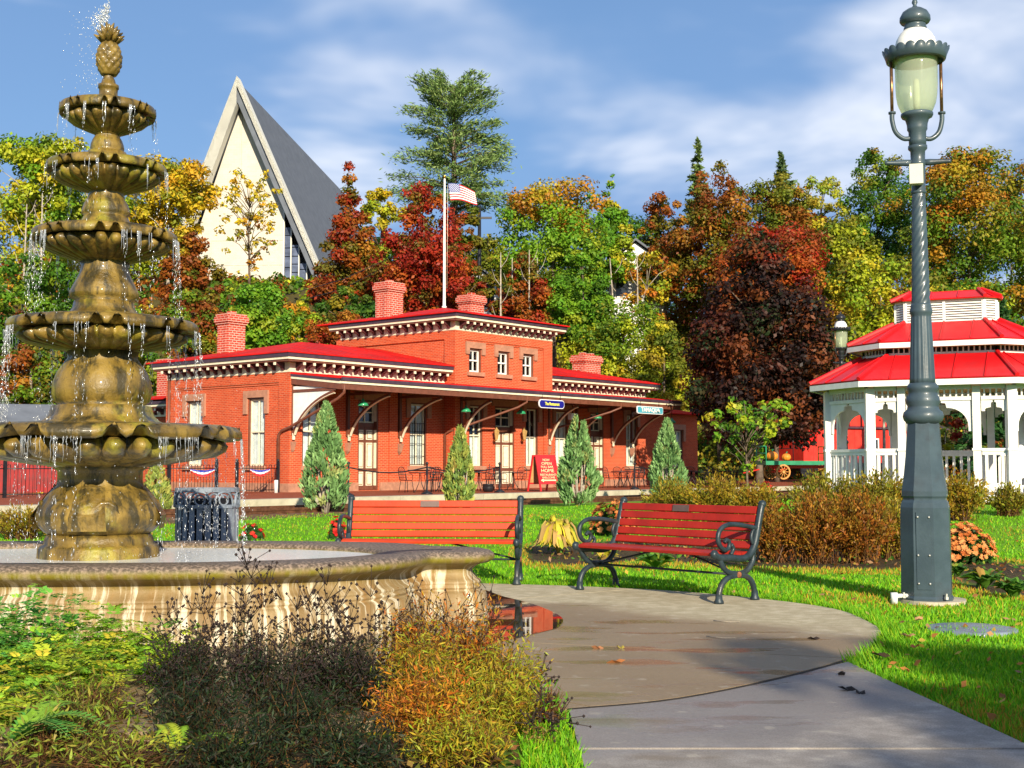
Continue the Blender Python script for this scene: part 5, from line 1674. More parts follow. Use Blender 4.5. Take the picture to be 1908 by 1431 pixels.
def bay(a, b, rail=True):
    a = Vector(a); b = Vector(b); d = b - a; L = d.length; ang = math.atan2(d.y, d.x)
    i0, i1 = .1, L - .1
    if rail:
        m = M(); m.box(i0, i1, -.045, .045, .93, 1.0)
        ro = m.make('railing', WH, GA, (a.x, a.y, 0), (0, 0, ang))
        M().box(i0, i1, -.03, .03, .86, .929).make('sub_rail', WH, ro); M().box(i0, i1, -.035, .035, .14, .21).make('bottom_rail', WH, ro)
        n = max(3, int((i1 - i0) / .155))
        mm = M().box(-.03, .03, -.02, .02, .212, .858).mesh('baluster', WH)
        for k in range(n): link('baluster', mm, ro, (i0 + (i1 - i0) * (k + .5) / n, 0, 0))
    # header, spindle row and arched brackets
    m = M(); m.box(i0, i1, -.05, .05, PH - .06, PH + .06)
    ho = m.make('header', WH, GA, (a.x, a.y, 0), (0, 0, ang))
    M().box(i0, i1, -.05, .05, PH - .30, PH - .22).make('spindle_rail', WH, ho)
    n = max(4, int((i1 - i0) / .115))
    mm = M().box(-.016, .016, -.016, .016, PH - .218, PH - .062).mesh('spindle', WH)
    for k in range(n): link('spindle', mm, ho, (i0 + (i1 - i0) * (k + .5) / n, 0, 0))
    rr = min(.62, (i1 - i0) * .44)
    for s_ in (0, 1):
        m = M()
        pts = [(0, PH-.302), (0, PH-.302-rr*1.12), (.07, PH-.302-rr*1.12)]
        for k in range(9):
            q = math.pi/2 * k / 8
            pts.append((.07 + (rr*.72) * (1 - math.cos(q)), PH - .302 - .16 - (rr*.95-.16) * (1 - math.sin(q)) ))
        pts += [(rr*.86, PH-.302-.16), (rr*.90, PH-.302-.06), (rr*1.05, PH-.302-.05), (rr*1.05, PH-.302)]
        # keep a triangular gap in the corner by building the bracket as a band
        n_ = len(pts)
        sx = 1 if s_ == 0 else -1
        x0 = i0 if s_ == 0 else i1
        V = [(x0 + sx*p[0], -.022, p[1]) for p in pts] + [(x0 + sx*p[0], .022, p[1]) for p in pts]
        m.add(V, [tuple(range(n_)), tuple(range(2*n_-1, n_-1, -1))] + [(k, n_+k, n_+(k+1) % n_, (k+1) % n_) for k in range(n_)])
        m.make('arch_bracket', WH, ho)
seq = [posts[0], fr_posts[0], fr_posts[1]] + posts[1:5] + [bk_posts[0], bk_posts[1]] + posts[5:8] + [posts[0]]
for i in range(len(seq) - 1): bay(seq[i], seq[i+1], i != 1)
def groof(o0, z0, o1, z1, nm='roof_panel'):
    A, B = gpoly(o0), gpoly(o1)
    for i in range(8):
        j = (i + 1) % 8
        a0, a1, b0, b1 = [Vector((*p, z)) for p, z in ((A[i], z0), (A[j], z0), (B[i], z1), (B[j], z1))]
        nrm = (a1 - a0).cross(b0 - a0).normalized()
        if nrm.z < 0: nrm = -nrm
        m = M(); m.add([a0, a1, b1, b0, a0 - nrm*.03, a1 - nrm*.03, b1 - nrm*.03, b0 - nrm*.03], [(0,1,2,3), (7,6,5,4), (0,4,5,1)])
        L = (a1 - a0).length
        n = max(2, int(round(L / .72)))
        ev = (a1 - a0) / L
        for k in range(1, n):
            s_ = L * k / n
            p = a0 + ev * s_
            # rib runs straight up the slope until it meets the hip
            up = nrm.cross(ev); up = up if up.z > 0 else -up
            hgt = (b0 - a0).dot(up)
            lim = hgt
            ix = (b0 - a0).dot(ev); jx = L - (b1 - a0).dot(ev)
            if s_ < ix: lim = hgt * s_ / ix
            if L - s_ < jx: lim = min(lim, hgt * (L - s_) / jx)
            q = p + up * lim
            m.tube([p + nrm*.012, q + nrm*.012], .016, 4, 0, False)
        m.make(nm, MT['roof_pink'], GA)
        m = M(); m.tube([a0 + Vector((0,0,.02)), b0 + Vector((0,0,.02))], .05, 6, 0, False); m.make('hip_cap', MT['roof_pink'], GA)
def fascia(off, z0, z1, mt, nm):
    A, B = gpoly(off), gpoly(off - .05)
    m = M(); n = 8
    for i in range(n):
        j = (i + 1) % n
        m.add([(*A[i], z0), (*A[j], z0), (*A[j], z1), (*A[i], z1), (*B[i], z0), (*B[j], z0)], [(0,1,2,3), (1,0,4,5)])
    m.make(nm, mt, GA)
OE = .40
groof(OE, 2.52, -.72, 3.12)
fascia(OE + .0, 2.36, 2.485, WH, 'eave_fascia')
m = M(); m.prism([tuple(p) for p in gpoly(OE - .06)], 2.40, 2.43); m.make('ceiling_board', MT['wood_tan'], GA)
fascia(-.74, 3.10, 3.17, WH, 'upper_sill'); fascia(-.74, 3.28, 3.34, WH, 'upper_plate')
A = gpoly(-.76)
for i in range(8):
    a, b = Vector(A[i]), Vector(A[(i+1) % 8]); L = (b-a).length
    n = max(4, int(L / .115))
    mm = M()
    for k in range(n + 1):
        p = a + (b-a) * k / n; mm.box(p.x-.014, p.x+.014, p.y-.014, p.y+.014, 3.172, 3.278)
    mm.make('spindle_row', WH, GA)
m = M(); m.prism([tuple(p) for p in gpoly(-.95)], 3.0, 3.3); m.make('inner_drum', MT['maroon'], GA)
groof(-.42, 3.42, -1.42, 3.92)
fascia(-.42, 3.27, 3.385, WH, 'eave_fascia')
m = M(); m.prism([tuple(p) for p in gpoly(-.48)], 3.30, 3.33); m.make('ceiling_board', WH, GA)
A = gpoly(-1.47)
m = M(); m.prism([tuple(p) for p in gpoly(-1.50)], 3.86, 4.42); 
cu_ = m.make('cupola', WH, GA)
for i in range(8):
    a, b = Vector(A[i]), Vector(A[(i+1) % 8]); d = b - a; L = d.length
    if L < .15: continue
    ang = math.atan2(d.y, d.x)
    mm = M().box(.05, L-.05, -.02, .0, 0, .028).mesh('louvre', WH)
    for k in range(7): link('louvre', mm, cu_, (a.x, a.y, 3.98 + k * .056), (R(-18), 0, ang))
    f_ = M(); f_.box(0, L, -.015, .012, 3.88, 3.955); f_.box(0, L, -.015, .012, 4.38, 4.44); f_.box(-.03, .045, -.02, .012, 3.956, 4.379); f_.box(L-.045, L+.03, -.021, .011, 3.956, 4.379)
    if L > 1.2: f_.box(L/2-.03, L/2+.03, -.02, .012, 3.956, 4.379)
    f_.make('louvre_frame', WH, cu_, (a.x, a.y, 0), (0, 0, ang))
groof(-1.36, 4.45, -1.80, 4.66, 'cupola_roof')
m = M(); m.prism([tuple(p) for p in gpoly(-1.79)], 4.60, 4.664); m.make('cupola_cap', MT['roof_pink'], GA)

# ================================================================== caboose and baggage cart
cY = 80.0
cc = at(1600, 888, cY)
cz0 = Hs(cc.x, cY)
CB = thing('caboose', 'bright red railway caboose with cupola standing behind the gazebo', 'caboose', (cc.x, cY, cc.z), R(24))
m = M(); m.box(-5.2, 5.2, -1.4, 1.4, .85, 3.0)
b = m.make('body', MT['red_paint'], CB)
for i in range(34):
    x = -5.1 + .309 * i
    M().box(x-.005, x+.005, -1.412, -1.402, .87, 2.98).make('board_joint', MT['bunt_red'], b) if i % 2 == 0 else None
m = M()
V = []
for x in (-5.9, 5.9):
    for y, z in ((-1.6, 3.0), (-.8, 3.22), (0, 3.3), (.8, 3.22), (1.6, 3.0), (1.6, 2.93), (-1.6, 2.93)): V.append((x, y, z))
m.add(V, [(0,1,2,3,4,5,6), (13,12,11,10,9,8,7)] + [(i, (i+1) % 7, 7 + (i+1) % 7, 7 + i) for i in range(7)])
m.make('roof', MT['gutter'], CB)
m = M(); m.box(-1.6, 1.2, -1.25, 1.25, 3.1, 4.05); cu2 = m.make('cupola', MT['red_paint'], CB)
m = M(); m.box(-1.8, 1.4, -1.4, 1.4, 4.05, 4.16); m.make('cupola_roof', MT['roof_red'], cu2)
m = M(); m.box(-1.82, 1.42, -1.43, -1.401, 3.98, 4.08); m.make('cupola_trim', MT['white'], cu2)
for x in (-3.3, .1, 3.3):
    w_ = M().box(x-.34, x+.34, -1.43, -1.401, 1.55, 2.35).make('window', MT['white'], b); M().box(x-.24, x+.24, -1.44, -1.431, 1.63, 2.27).make('pane', MT['glass_dark'], w_)
M().box(-5.0, -4.2, -1.418, -1.403, 2.1, 2.75).make('door_patch', MT['roof_red'], b)
m = M(); m.box(-5.6, 5.6, -1.1, 1.1, .62, .85)
for x in (-3.9, 3.9): m.box(x-1.1, x+1.1, -.9, .9, .35, .62)
m.make('underframe', MT['iron'], CB)
for x in (-4.6, -3.2, 3.2, 4.6):
    for y in (-.78, .78):
        M().lathe([(.1, -.07), (.4, -.07), (.43, -.03), (.43, .07), (.1, .07)], 18, 0, False, Matrix.Translation((x, y, .42)) @ Matrix.Rotation(R(90), 4, 'X')).make('wheel', MT['iron'], CB)
for x in (-5.85, 5.85):
    m = M(); m.box(x-.25, x+.25, -1.3, 1.3, .75, .85)
    for y in (-1.25, 1.25): m.tube([(x, y, .85), (x, y, 2.95)], .03, 6)
    m.tube([(x, -1.25, 1.7), (x, 1.25, 1.7)], .025, 6)
    m.make('end_platform', MT['iron'], CB)

kY = 52.0
kc = at(1480, 893, kY)
KC = thing('baggage_cart', 'green flat baggage cart with red running gear and orange wheels by the young tree', 'cart', (kc.x, kY, kc.z), R(12))
m = M(); m.box(-1.45, 1.35, -.55, .55, .58, .74); m.make('deck', MT['green_paint'], KC)
for x in (-1.42, 1.3):
    m = M(); 
    for y in (-.5, 0, .5): m.tube([(x, y, .74), (x, y, 1.32)], .028, 6)
    m.tube([(x, -.5, 1.32), (x, .5, 1.32)], .028, 6); m.tube([(x, -.5, 1.05), (x, .5, 1.05)], .02, 6)
    m.make('end_rack', MT['orange_paint'] if x > 0 else MT['green_paint'], KC)
for x, rr in ((-.75, .30), (1.45, .36)):
    for y in (-.62, .62):
        T = Matrix.Translation((x, y, rr)) @ Matrix.Rotation(R(90), 4, 'X')
        w = M(); w.lathe([(rr*.80, -.035), (rr, -.035), (rr, .035), (rr*.80, .035)], 22, 0, False, T, None, 0, True); w.lathe([(.06, -.07), (.06, .07)], 10, 0, False, T)
        for k in range(10):
            a = 2 * math.pi * k / 10; w.tube([T @ Vector((.04*math.cos(a), .04*math.sin(a), 0)), T @ Vector((rr*.85*math.cos(a), rr*.85*math.sin(a), 0))], .016, 5)
        w.make('wheel', MT['orange_paint'], KC)
m = M(); m.box(-1.0, 1.6, -.08, .08, .44, .56); m.tube([(-.75, -.62, .30), (-.75, .62, .30)], .04, 6); m.tube([(1.45, -.62, .36), (1.45, .62, .36)], .04, 6)
m.tube([(-1.2, -.3, .55), (-.75, 0, .3), (-.3, -.3, .55)], .035, 6); m.tube([(-1.5, 0, .4), (-2.2, 0, .25)], .03, 6)
m.make('running_gear', MT['red_paint'], KC)
def pumpkin(lab, loc, r_):
    p = thing('pumpkin', lab, 'pumpkin', loc, 0, 'pumpkins on the baggage cart')
    pr = []
    for i in range(13):
        a = -math.pi/2 + math.pi * i / 12; pr.append((max(.002, math.cos(a)) * r_, r_*.8 + math.sin(a) * r_ * .8, 1))
    M().lathe(pr, 40, 0, True, None, lambda t, r, z, e: (r * (1 - .08 * abs(math.cos(5*t)) ** 3), z)).make('shell', MT['pumpkin'], p)
    M().tube([(0,0,r_*1.5), (.02,0,r_*1.8), (.05,.01,r_*1.95)], [.03,.022,.026], 6).make('stalk', MT['green_paint'], p)
kr = R(12)
pumpkin('larger orange pumpkin on the left end of the green baggage cart', (kc.x - .95*math.cos(kr), kY - .95*math.sin(kr), kc.z + .742), .24)
pumpkin('smaller orange pumpkin beside the big one on the baggage cart', (kc.x - .35*math.cos(kr), kY - .35*math.sin(kr) - .05, kc.z + .742), .19)

# ================================================================== iron fence by the end wall
FE = thing('iron_fence', 'black wrought iron fence with spear pickets in front of the station end wall', 'fence', st(0, 0, PZ))
def ft(t, a=0.0): p = st(t, a); return (p.x - SC_.x, p.y - SC_.y)
ftps = [-.51, -2.37, -3.25, -5.2, -7.15, -9.1, -11.05, -13, -14.95]
pk = M().tube([(0,0,.05), (0,0,1.02)], .008, 5).mesh('picket', MT['iron'])
for i, t in enumerate(ftps):
    x, y = ft(t); m = M(); m.box(-.045, .045, -.045, .045, 0, 1.12); m.ball((0, 0, 1.17), .06, 8)
    m.make('post', MT['iron'], FE, (x, y, 0), (0, 0, angL))
    if i + 1 < len(ftps) and i != 1:
        t1 = ftps[i+1]; a, b = ft(t - .05), ft(t1 + .05)
        for z in (.10, .88): M().tube([(a[0], a[1], z), (b[0], b[1], z)], .016, 5).make('fence_rail', MT['iron'], FE)
        n = int((t - t1) / .125)
        for k in range(1, n):
            q = lerp(a, b, k / n); link('picket', pk, FE, (q[0], q[1], 0))
        mm = M()
        for k in range(0, n, 2):
            q0, q1 = lerp(a, b, k / n), lerp(a, b, min(1, (k + 1) / n)); mid_ = lerp(q0, q1, .5)
            mm.tube([(*q0, .9), (mid_[0]+(q0[0]-mid_[0])*.7, mid_[1]+(q0[1]-mid_[1])*.7, .98), (*mid_, 1.02), (mid_[0]+(q1[0]-mid_[0])*.7, mid_[1]+(q1[1]-mid_[1])*.7, .98), (*q1, .9)], .008, 4)
        mm.make('hoop_top', MT['iron'], FE)
def bunting(t0, t1, lab):
    p = st((t0+t1)/2, .06, PZ + .86)
    B = thing('bunting', lab, 'bunting', p, angL, 'red white and blue bunting on the iron fence')
    w = abs(t1 - t0)
    for (z0, z1, mt, nm) in ((0.0, -.07, 'bunt_blue', 'blue_band'), (-.07, -.14, 'redwhite', 'white_band'), (-.14, -.22, 'bunt_red', 'red_band')):
        m = M(); k = 22; V = []
        for i in range(k + 1):
            u = i / k; x = -w/2 + w*u; sag = .12 * math.sin(math.pi*u)
            y = -.02 - .025 * math.sin(i * 1.7)
            V += [(x, y, z0*(.35+.65*math.sin(math.pi*u)) - sag*.4), (x, y - .006, z1*(.35+.65*math.sin(math.pi*u)) - sag*.4)]
        m.add(V, [(2*i, 2*i+2, 2*i+3, 2*i+1) for i in range(k)], 0, True).make(nm, MT[mt], B)
bunting(-.95, -1.85, 'red white and blue bunting draped on the fence under the right end wall window')
bunting(-3.4, -4.4, 'red white and blue bunting draped on the fence behind the litter bin')

# ================================================================== cafe tables, chairs, rope posts, sign board
IR = MT['iron']
def make_table():
    T_ = thing('cafe_table', 'x', 'table', (0, 0, 0), 0, 'round black iron tables on the platform')
    m = M(); m.lathe([(.0, .70), (.42, .70), (.43, .71), (.43, .725), (.42, .735), (0, .735)], 20); m.make('table_top', IR, T_)
    for k in range(4):
        a = k * math.pi/2 + .4; c, s_ = math.cos(a), math.sin(a)
        M().tube([(.03*c, .03*s_, .70), (.06*c, .06*s_, .35), (.2*c, .2*s_, .1), (.33*c, .33*s_, 0)], .014, 5).make('leg', IR, T_)
    return T_
def make_chair():
    c = thing('cafe_chair', 'x', 'chair', (0, 0, 0), 0, 'black wire chairs on the platform')
    m = M(); m.lathe([(0, .43), (.19, .43), (.21, .445), (.19, .455), (0, .45)], 16); m.make('seat', IR, c)
    for sx, sy in ((-1, -1), (1, -1), (-1, 1), (1, 1)):
        M().tube([(sx*.15, sy*.14, .44), (sx*.19, sy*.2, 0)], .012, 5).make('leg', IR, c)
    m = M(); q = catmull([(-.19, .15, .44), (-.21, .2, .68), (-.17, .23, .86), (0, .245, .93), (.17, .23, .86), (.21, .2, .68), (.19, .15, .44)], 4, False)
    m.tube(q, .014, 5)
    for x in (-.12, -.06, 0, .06, .12): m.tube([(x, .18, .45), (x*.9, .235, .90 - abs(x)*.4)], .007, 4)
    for zz_ in (.55, .66, .77): m.tube([(-.2, .19 + (zz_-.5)*.08, zz_), (0, .215 + (zz_-.5)*.08, zz_), (.2, .19 + (zz_-.5)*.08, zz_)], .006, 4)
    m.make('backrest', IR, c)
    for s_ in (-1, 1): M().tube(catmull([(s_*.2, .19, .66), (s_*.24, .05, .67), (s_*.22, -.12, .63), (s_*.17, -.14, .45)], 3, False), .011, 5).make('armrest', IR, c)
    return c
t0_ = make_table(); c0_ = make_chair()
used_t = used_c = False
tabs = [(3.2, 3.6), (5.0, 3.0), (6.7, 3.4), (8.3, 3.8), (16.0, 3.6), (17.4, 3.0), (18.8, 3.8), (20.2, 3.2), (21.6, 3.8), (23.0, 3.2), (24.4, 3.8), (25.8, 3.3)]
wh = ['first', 'second', 'third', 'fourth', 'first', 'second', 'third', 'fourth', 'fifth', 'sixth', 'seventh', 'eighth']
gn = [0]
for i, (t, a) in enumerate(tabs):
    side = 'left seating group' if i < 4 else 'right seating group'
    o = t0_ if i == 0 else copy_tree(t0_)
    p = st(t, a, PZ)
    place(o, p, random.uniform(0, 3), 'round black iron table, %s from the left in the %s' % (wh[i], side))
    for k, (da, nm_) in enumerate(((-1, 'left'), (1, 'right'), (0, 'front'))):
        if k == 2 and i % 2 and i < 4: continue
        an = (R(180) if da < 0 else R(0)) if da else R(-90)
        an += random.uniform(-.35, .35)
        q = p + (L_ * math.cos(an) + N_ * (-math.sin(an))) * .62
        o = c0_ if not used_c else copy_tree(c0_); used_c = True
        yaw = math.atan2(q.y - p.y, q.x - p.x) - R(90)
        place(o, q, yaw, 'black wire chair at the %s side of the %s table in the %s' % (nm_, wh[i], 'left seating group' if i < 4 else 'right seating group'))
def rope_post(px, lab, h=1.0):
    a = 6.2; t = tline(px, a); p = st(t, a, PZ)
    o = thing('barrier_post', lab, 'post', p, 0, 'black barrier posts along the platform edge')
    m = M(); m.lathe([(.20, 0), (.20, .03), (.13, .07), (.045, .11), (.03, .13), (.03, h)], 16); m.make('post', IR, o)
    M().ball((0, 0, h + .05), .055, 10).make('ball_cap', IR, o)
    return p
rp = []
for px, lab in ((650, 'black barrier post beside the leftmost cone shaped shrub'), (796, 'black barrier post in front of the barred window'), (931, 'black barrier post in front of the centre block door'), (1182, 'black barrier post between the two right hand cone shaped shrubs')):
    rp.append(rope_post(px, lab))
def chain(a, b, lab, sag=.18):
    o = thing('barrier_rope', lab, 'rope', (a.x, a.y, a.z + .92), 0, 'ropes strung between the barrier posts')
    d = b - a; pts = [(d.x*k/10, d.y*k/10, -sag*math.sin(math.pi*k/10)) for k in range(11)]
    M().tube(pts, .022, 6).make('rope', IR, o)
chain(rp[0], rp[1], 'dark rope hung between the two left barrier posts')
chain(rp[1], rp[2], 'dark rope hung between the barred window post and the centre door post')
chain(rp[3], st(tline(1182, 6.2) + 4.2, 6.2, PZ), 'dark rope running right from the right hand barrier post', .1)
# low urn
p = st(tline(910, 5.2), 5.2, PZ)
U_ = thing('black_urn', 'small black round pot standing left of the centre door post', 'pot', p)
M().lathe([(.14, 0), (.2, .06), (.23, .16), (.2, .26), (.23, .29), (.21, .30), (.16, .26)], 18).make('pot', IR, U_)
M().tube([(0, 0, .25), (.03, 0, .8), (.04, 0, 1.05)], .012, 5).make('stake', IR, U_)
# white stub post by the fence
p = st(-1.05, .55, PZ)
w_ = thing('white_post', 'short white post standing before the iron fence', 'post', p)
M().lathe([(.07, 0), (.07, .44), (.06, .46), (0, .46)], 12).make('post', MT['white'], w_)
# folding sign board
sp = at(1013, 912, 1)
a_ = 5.9; t_ = tline(1013, a_); p = st(t_, a_, PZ)
SG = thing('sandwich_board', 'red folding sign board with cream lettering and an arrow on the platform', 'sign board', p, angL - R(12))
bw, bh_ = .50, 1.42
lean = R(13)
for s_ in (-1, 1):
    T = Matrix.Translation((0, s_*.40, 0)) @ Matrix.Rotation(lean * s_, 4, 'X')
    m = M()
    m.box(-bw, -bw+.07, -.02, .02, 0, bh_, 0, T); m.box(bw-.07, bw, -.02, .02, 0, bh_, 0, T)
    m.box(-bw+.071, bw-.071, -.015, .015, .28, .34, 0, T); m.box(-bw+.071, bw-.071, -.015, .015, bh_-.09, bh_, 0, T)
    fr_ = m.make('board_frame', MT['sign_red'], SG)
    m = M(); m.box(-bw+.072, bw-.072, -.008, .008, .341, bh_-.091, 0, T); m.make('board_panel', MT['sign_red'] if s_ < 0 else MT['wood_tan'], fr_)
T = Matrix.Translation((0, -.40, 0)) @ Matrix.Rotation(-lean, 4, 'X')
def sb_text(body, z, size, sx=1.0):
    q = T @ Vector((0, -.012, z))
    text('lettering', body, size, MT['letter_cream'], SG, q, (R(90) - lean, 0, 0), sx, .003)
sb_text('NOW', 1.22, .13); sb_text('OPEN', 1.08, .15, 1.3); sb_text('HOME', .80, .19, 1.2); sb_text('RESTAURANT', .64, .12, 1.05)
sb_text('FULL BAR', .95, .12, 1.2); sb_text('WELCOME', .53, .11, 1.2)
m = M(); ar = [(-.40, .40), (-.26, .47), (-.26, .425), (.36, .425), (.36, .375), (-.26, .375), (-.26, .33)]
m.add([T @ Vector((x, -.012, z + .03)) for x, z in ar], [tuple(range(7))]); m.make('arrow', MT['letter_cream'], SG)
# wall lanterns flanking the centre door
for px, lab in ((920, 'amber glass wall lantern left of the centre block door'), (974, 'amber glass wall lantern right of the centre block door')):
    t = 10.62 if px < 950 else 12.50
    p = st(t, .78); z = at(px, 810, p.y).z
    o = thing('wall_lantern', lab, 'lantern', (p.x, p.y, z), angL, 'wall lanterns beside the centre door')
    m = M(); m.lathe([(.06, -.22), (.12, .14), (.13, .15), (.04, .26), (.02, .32), (0, .33)], 6, 0, False, Matrix.Translation((0, -.17, 0))); m.make('cage', MT['lattice'], o)
    M().tube([(0, 0, -.2), (0, -.1, -.28), (0, -.17, -.22)], .018, 5).make('arm', MT['gold'], o)
# floodlight and sensor under the tower corner
p = st(15.4, 1.4); z = at(1057, 776, p.y).z
fl2 = thing('floodlight', 'small white floodlight above the tallest cone shaped shrub', 'floodlight', (p.x, p.y, z), angL)
M().box(-.22, .22, -.1, .1, -.14, .14).make('housing', MT['white'], fl2); M().tube([(0, 0, .14), (0, 0, 4.2 - z)], .02, 5).make('stem', MT['iron'], fl2)
# ================================================================== trees
G1_ = 'autumn trees on the hillside behind the station'
rt = np.random.RandomState(21)
PAL = {
 'yellow': [((.66,.47,.02),3), ((.50,.42,.03),2), ((.68,.36,.02),1.2), ((.20,.26,.02),.8)],
 'yelgreen': [((.42,.46,.022),3), ((.24,.36,.02),2), ((.58,.47,.025),2), ((.12,.22,.02),.9)],
 'green': [((.075,.19,.014),3), ((.13,.27,.016),2), ((.22,.30,.02),1), ((.04,.11,.012),1.2)],
 'brightgreen': [((.12,.29,.018),3), ((.20,.36,.02),2), ((.34,.40,.025),1), ((.06,.16,.014),1)],
 'darkgreen': [((.035,.10,.014),3), ((.06,.15,.016),2), ((.10,.19,.018),1)],
 'red': [((.40,.035,.014),3), ((.28,.022,.012),2.5), ((.46,.11,.015),1), ((.13,.12,.015),1)],
 'rust': [((.34,.09,.014),3), ((.24,.06,.014),2), ((.17,.16,.015),2), ((.46,.20,.02),1), ((.09,.13,.012),1.2)],
 'olivered': [((.17,.16,.014),3), ((.24,.09,.014),2), ((.34,.06,.014),1.6), ((.11,.17,.014),2)],
 'olive': [((.17,.20,.016),3), ((.26,.25,.02),2), ((.10,.15,.014),2), ((.36,.26,.02),1)],
 'orangegreen': [((.085,.18,.014),3), ((.15,.25,.016),2.2), ((.46,.22,.018),1.5), ((.30,.26,.02),1.6)],
 'orange': [((.55,.22,.018),3), ((.44,.13,.015),2), ((.52,.36,.02),1.5), ((.18,.22,.02),1)],
 'maroon': [((.022,.012,.011),4), ((.085,.022,.012),2.4), ((.20,.055,.016),1.5), ((.022,.045,.014),1.6)],
 'spruce': [((.085,.15,.055),3), ((.06,.115,.04),2), ((.14,.19,.06),1)],
 'spruceyel': [((.13,.20,.05),3), ((.09,.15,.04),2), ((.19,.23,.07),1)],
 'pine': [((.17,.27,.075),3), ((.12,.20,.05),2), ((.25,.32,.10),1.4)],
 'darkspruce': [((.02,.07,.016),3), ((.035,.10,.02),2)],
 'juniper': [((.18,.33,.11),3), ((.26,.42,.15),2), ((.11,.22,.07),1.3), ((.32,.36,.12),.6)],
 'juniperyel': [((.27,.34,.07),3), ((.36,.37,.08),2), ((.16,.25,.06),1.2), ((.38,.28,.07),.8)],
 'paleyel': [((.62,.50,.12),3), ((.48,.45,.08),2), ((.30,.34,.06),1)],
}
def pick(pal, n, rng):
    c = np.array([p[0] for p in PAL[pal]], np.float32); w = np.array([p[1] for p in PAL[pal]], float)
    return c[rng.choice(len(c), n, p=w / w.sum())]
def prof_round(h): return np.sqrt(np.clip(1 - ((h - .46) / .56) ** 2, 0, 1))
def prof_egg(h): return np.where(h < .32, np.sqrt(np.clip(1 - ((.32 - h) / .40) ** 2, 0, 1)), np.clip((1 - (h - .32) / .70), 0, 1) ** .62)
def prof_cone(h): return np.clip(1.02 - h, 0, 1) ** .8 * np.clip(h / .1 + .35, 0, 1)
def prof_vase(h): return np.clip(.35 + h * .9, 0, 1) * np.sqrt(np.clip(1 - ((h - .55) / .5) ** 2, 0, 1)) ** .6
PROF = {'round': prof_round, 'egg': prof_egg, 'cone': prof_cone, 'vase': prof_vase}
def crown(rng, shape, Hh, Rr, pal, nclump, nleaf, leaf, pal2=None, p2=0, p2_side=None, clump_r=(.16, .30), flat=.78):
    f = PROF[shape]
    hs = rng.rand(nclump * 6); keep = rng.rand(nclump * 6) < (f(hs) ** 1.3 + .04); hs = hs[keep][:nclump]
    n = len(hs)
    th = rng.rand(n) * 2 * np.pi
    rc = Rr * rng.uniform(*clump_r, n) * (.55 + .45 * f(hs))
    rho = np.maximum(0, Rr * f(hs) * rng.rand(n) ** .36 - rc * .55)
    wob = 1 + .16 * np.sin(3 * th + rng.rand() * 6) + .08 * np.sin(5 * th)
    cx = rho * np.cos(th) * wob; cy = rho * np.sin(th) * wob; cz = hs * Hh
    cz = np.minimum(cz, Hh - rc * flat * .8)
    w = rc ** 2; cnt = np.maximum(4, (nleaf * w / w.sum())).astype(int)
    ci = np.repeat(np.arange(n), cnt)
    N = len(ci)
    d = unit(rng.randn(N, 3)); rad = rng.rand(N) ** .45 * (1 + .25 * rng.randn(N) * .4)
    pos = np.stack([cx, cy, cz], -1)[ci] + d * (rc[ci] * rad)[:, None] * np.array([1, 1, flat])
    ccol = pick(pal, n, rng)
    if pal2:
        pr = np.full(n, p2)
        if p2_side == 'top': pr = p2 * np.clip((hs - .45) * 3.2, 0, 1)
        if p2_side == 'low': pr = p2 * np.clip((.55 - hs) * 3.2, 0, 1)
        if p2_side == 'left': pr = p2 * np.clip(-cx / Rr * 1.6 + .2, 0, 1)
        if p2_side == 'right': pr = p2 * np.clip(cx / Rr * 1.6 + .2, 0, 1)
        s = rng.rand(n) < pr
        if s.any(): ccol[s] = pick(pal2, s.sum(), rng)
    col = ccol[ci]
    mixc = pick(pal, N, rng)
    k = (rng.rand(N, 1) * .42).astype(np.float32)
    col = col * (1 - k) + mixc * k
    col = col * rng.uniform(.8, 1.22, (N, 1)) * rng.uniform(.93, 1.07, (N, 3))
    nrm = unit(d * .95 + rng.randn(N, 3) * .52 + np.array([0, 0, .5]))
    a = unit(np.cross(nrm, rng.randn(N, 3))); b = np.cross(nrm, a)
    ls = leaf * rng.uniform(.65, 1.3, N)[:, None]
    centers = np.stack([cx, cy, cz], -1)
    return pos.astype(np.float32), (a * ls * .5).astype(np.float32), (b * ls * .30).astype(np.float32), col.astype(np.float32), centers, rc
def trunk_mesh(rng, base_h, centers, Hh, z0, r0, mat, parent, nlimb=9, lean=(0, 0)):
    m = M()
    top = z0 + Hh * .72
    pts = []
    for i in range(7):
        k = i / 6
        pts.append((lean[0]*k + .12*math.sin(k*5+base_h)*r0*3, lean[1]*k + .1*math.cos(k*4)*r0*2, top * k))
    m.tube(pts, [r0 * (1.25 if i == 0 else 1 - .8 * i / 6) for i in range(7)], 7)
    if len(centers):
        idx = rng.choice(len(centers), min(nlimb, len(centers)), replace=False)
        for j in idx:
            c = centers[j]; zc = z0 + c[2]
            s = max(.25 * top, min(top * .95, zc - 1.0 * math.hypot(c[0], c[1]) * .8))
            k = s / top
            a = Vector((lean[0]*k, lean[1]*k, s)); b = Vector((c[0], c[1], zc))
            mid_ = a.lerp(b, .5) + Vector((0, 0, .12 * (b - a).length))
            m.tube([a, mid_, b], [r0 * .38, r0 * .24, r0 * .07], 5)
    return m.make('trunk', mat, parent)
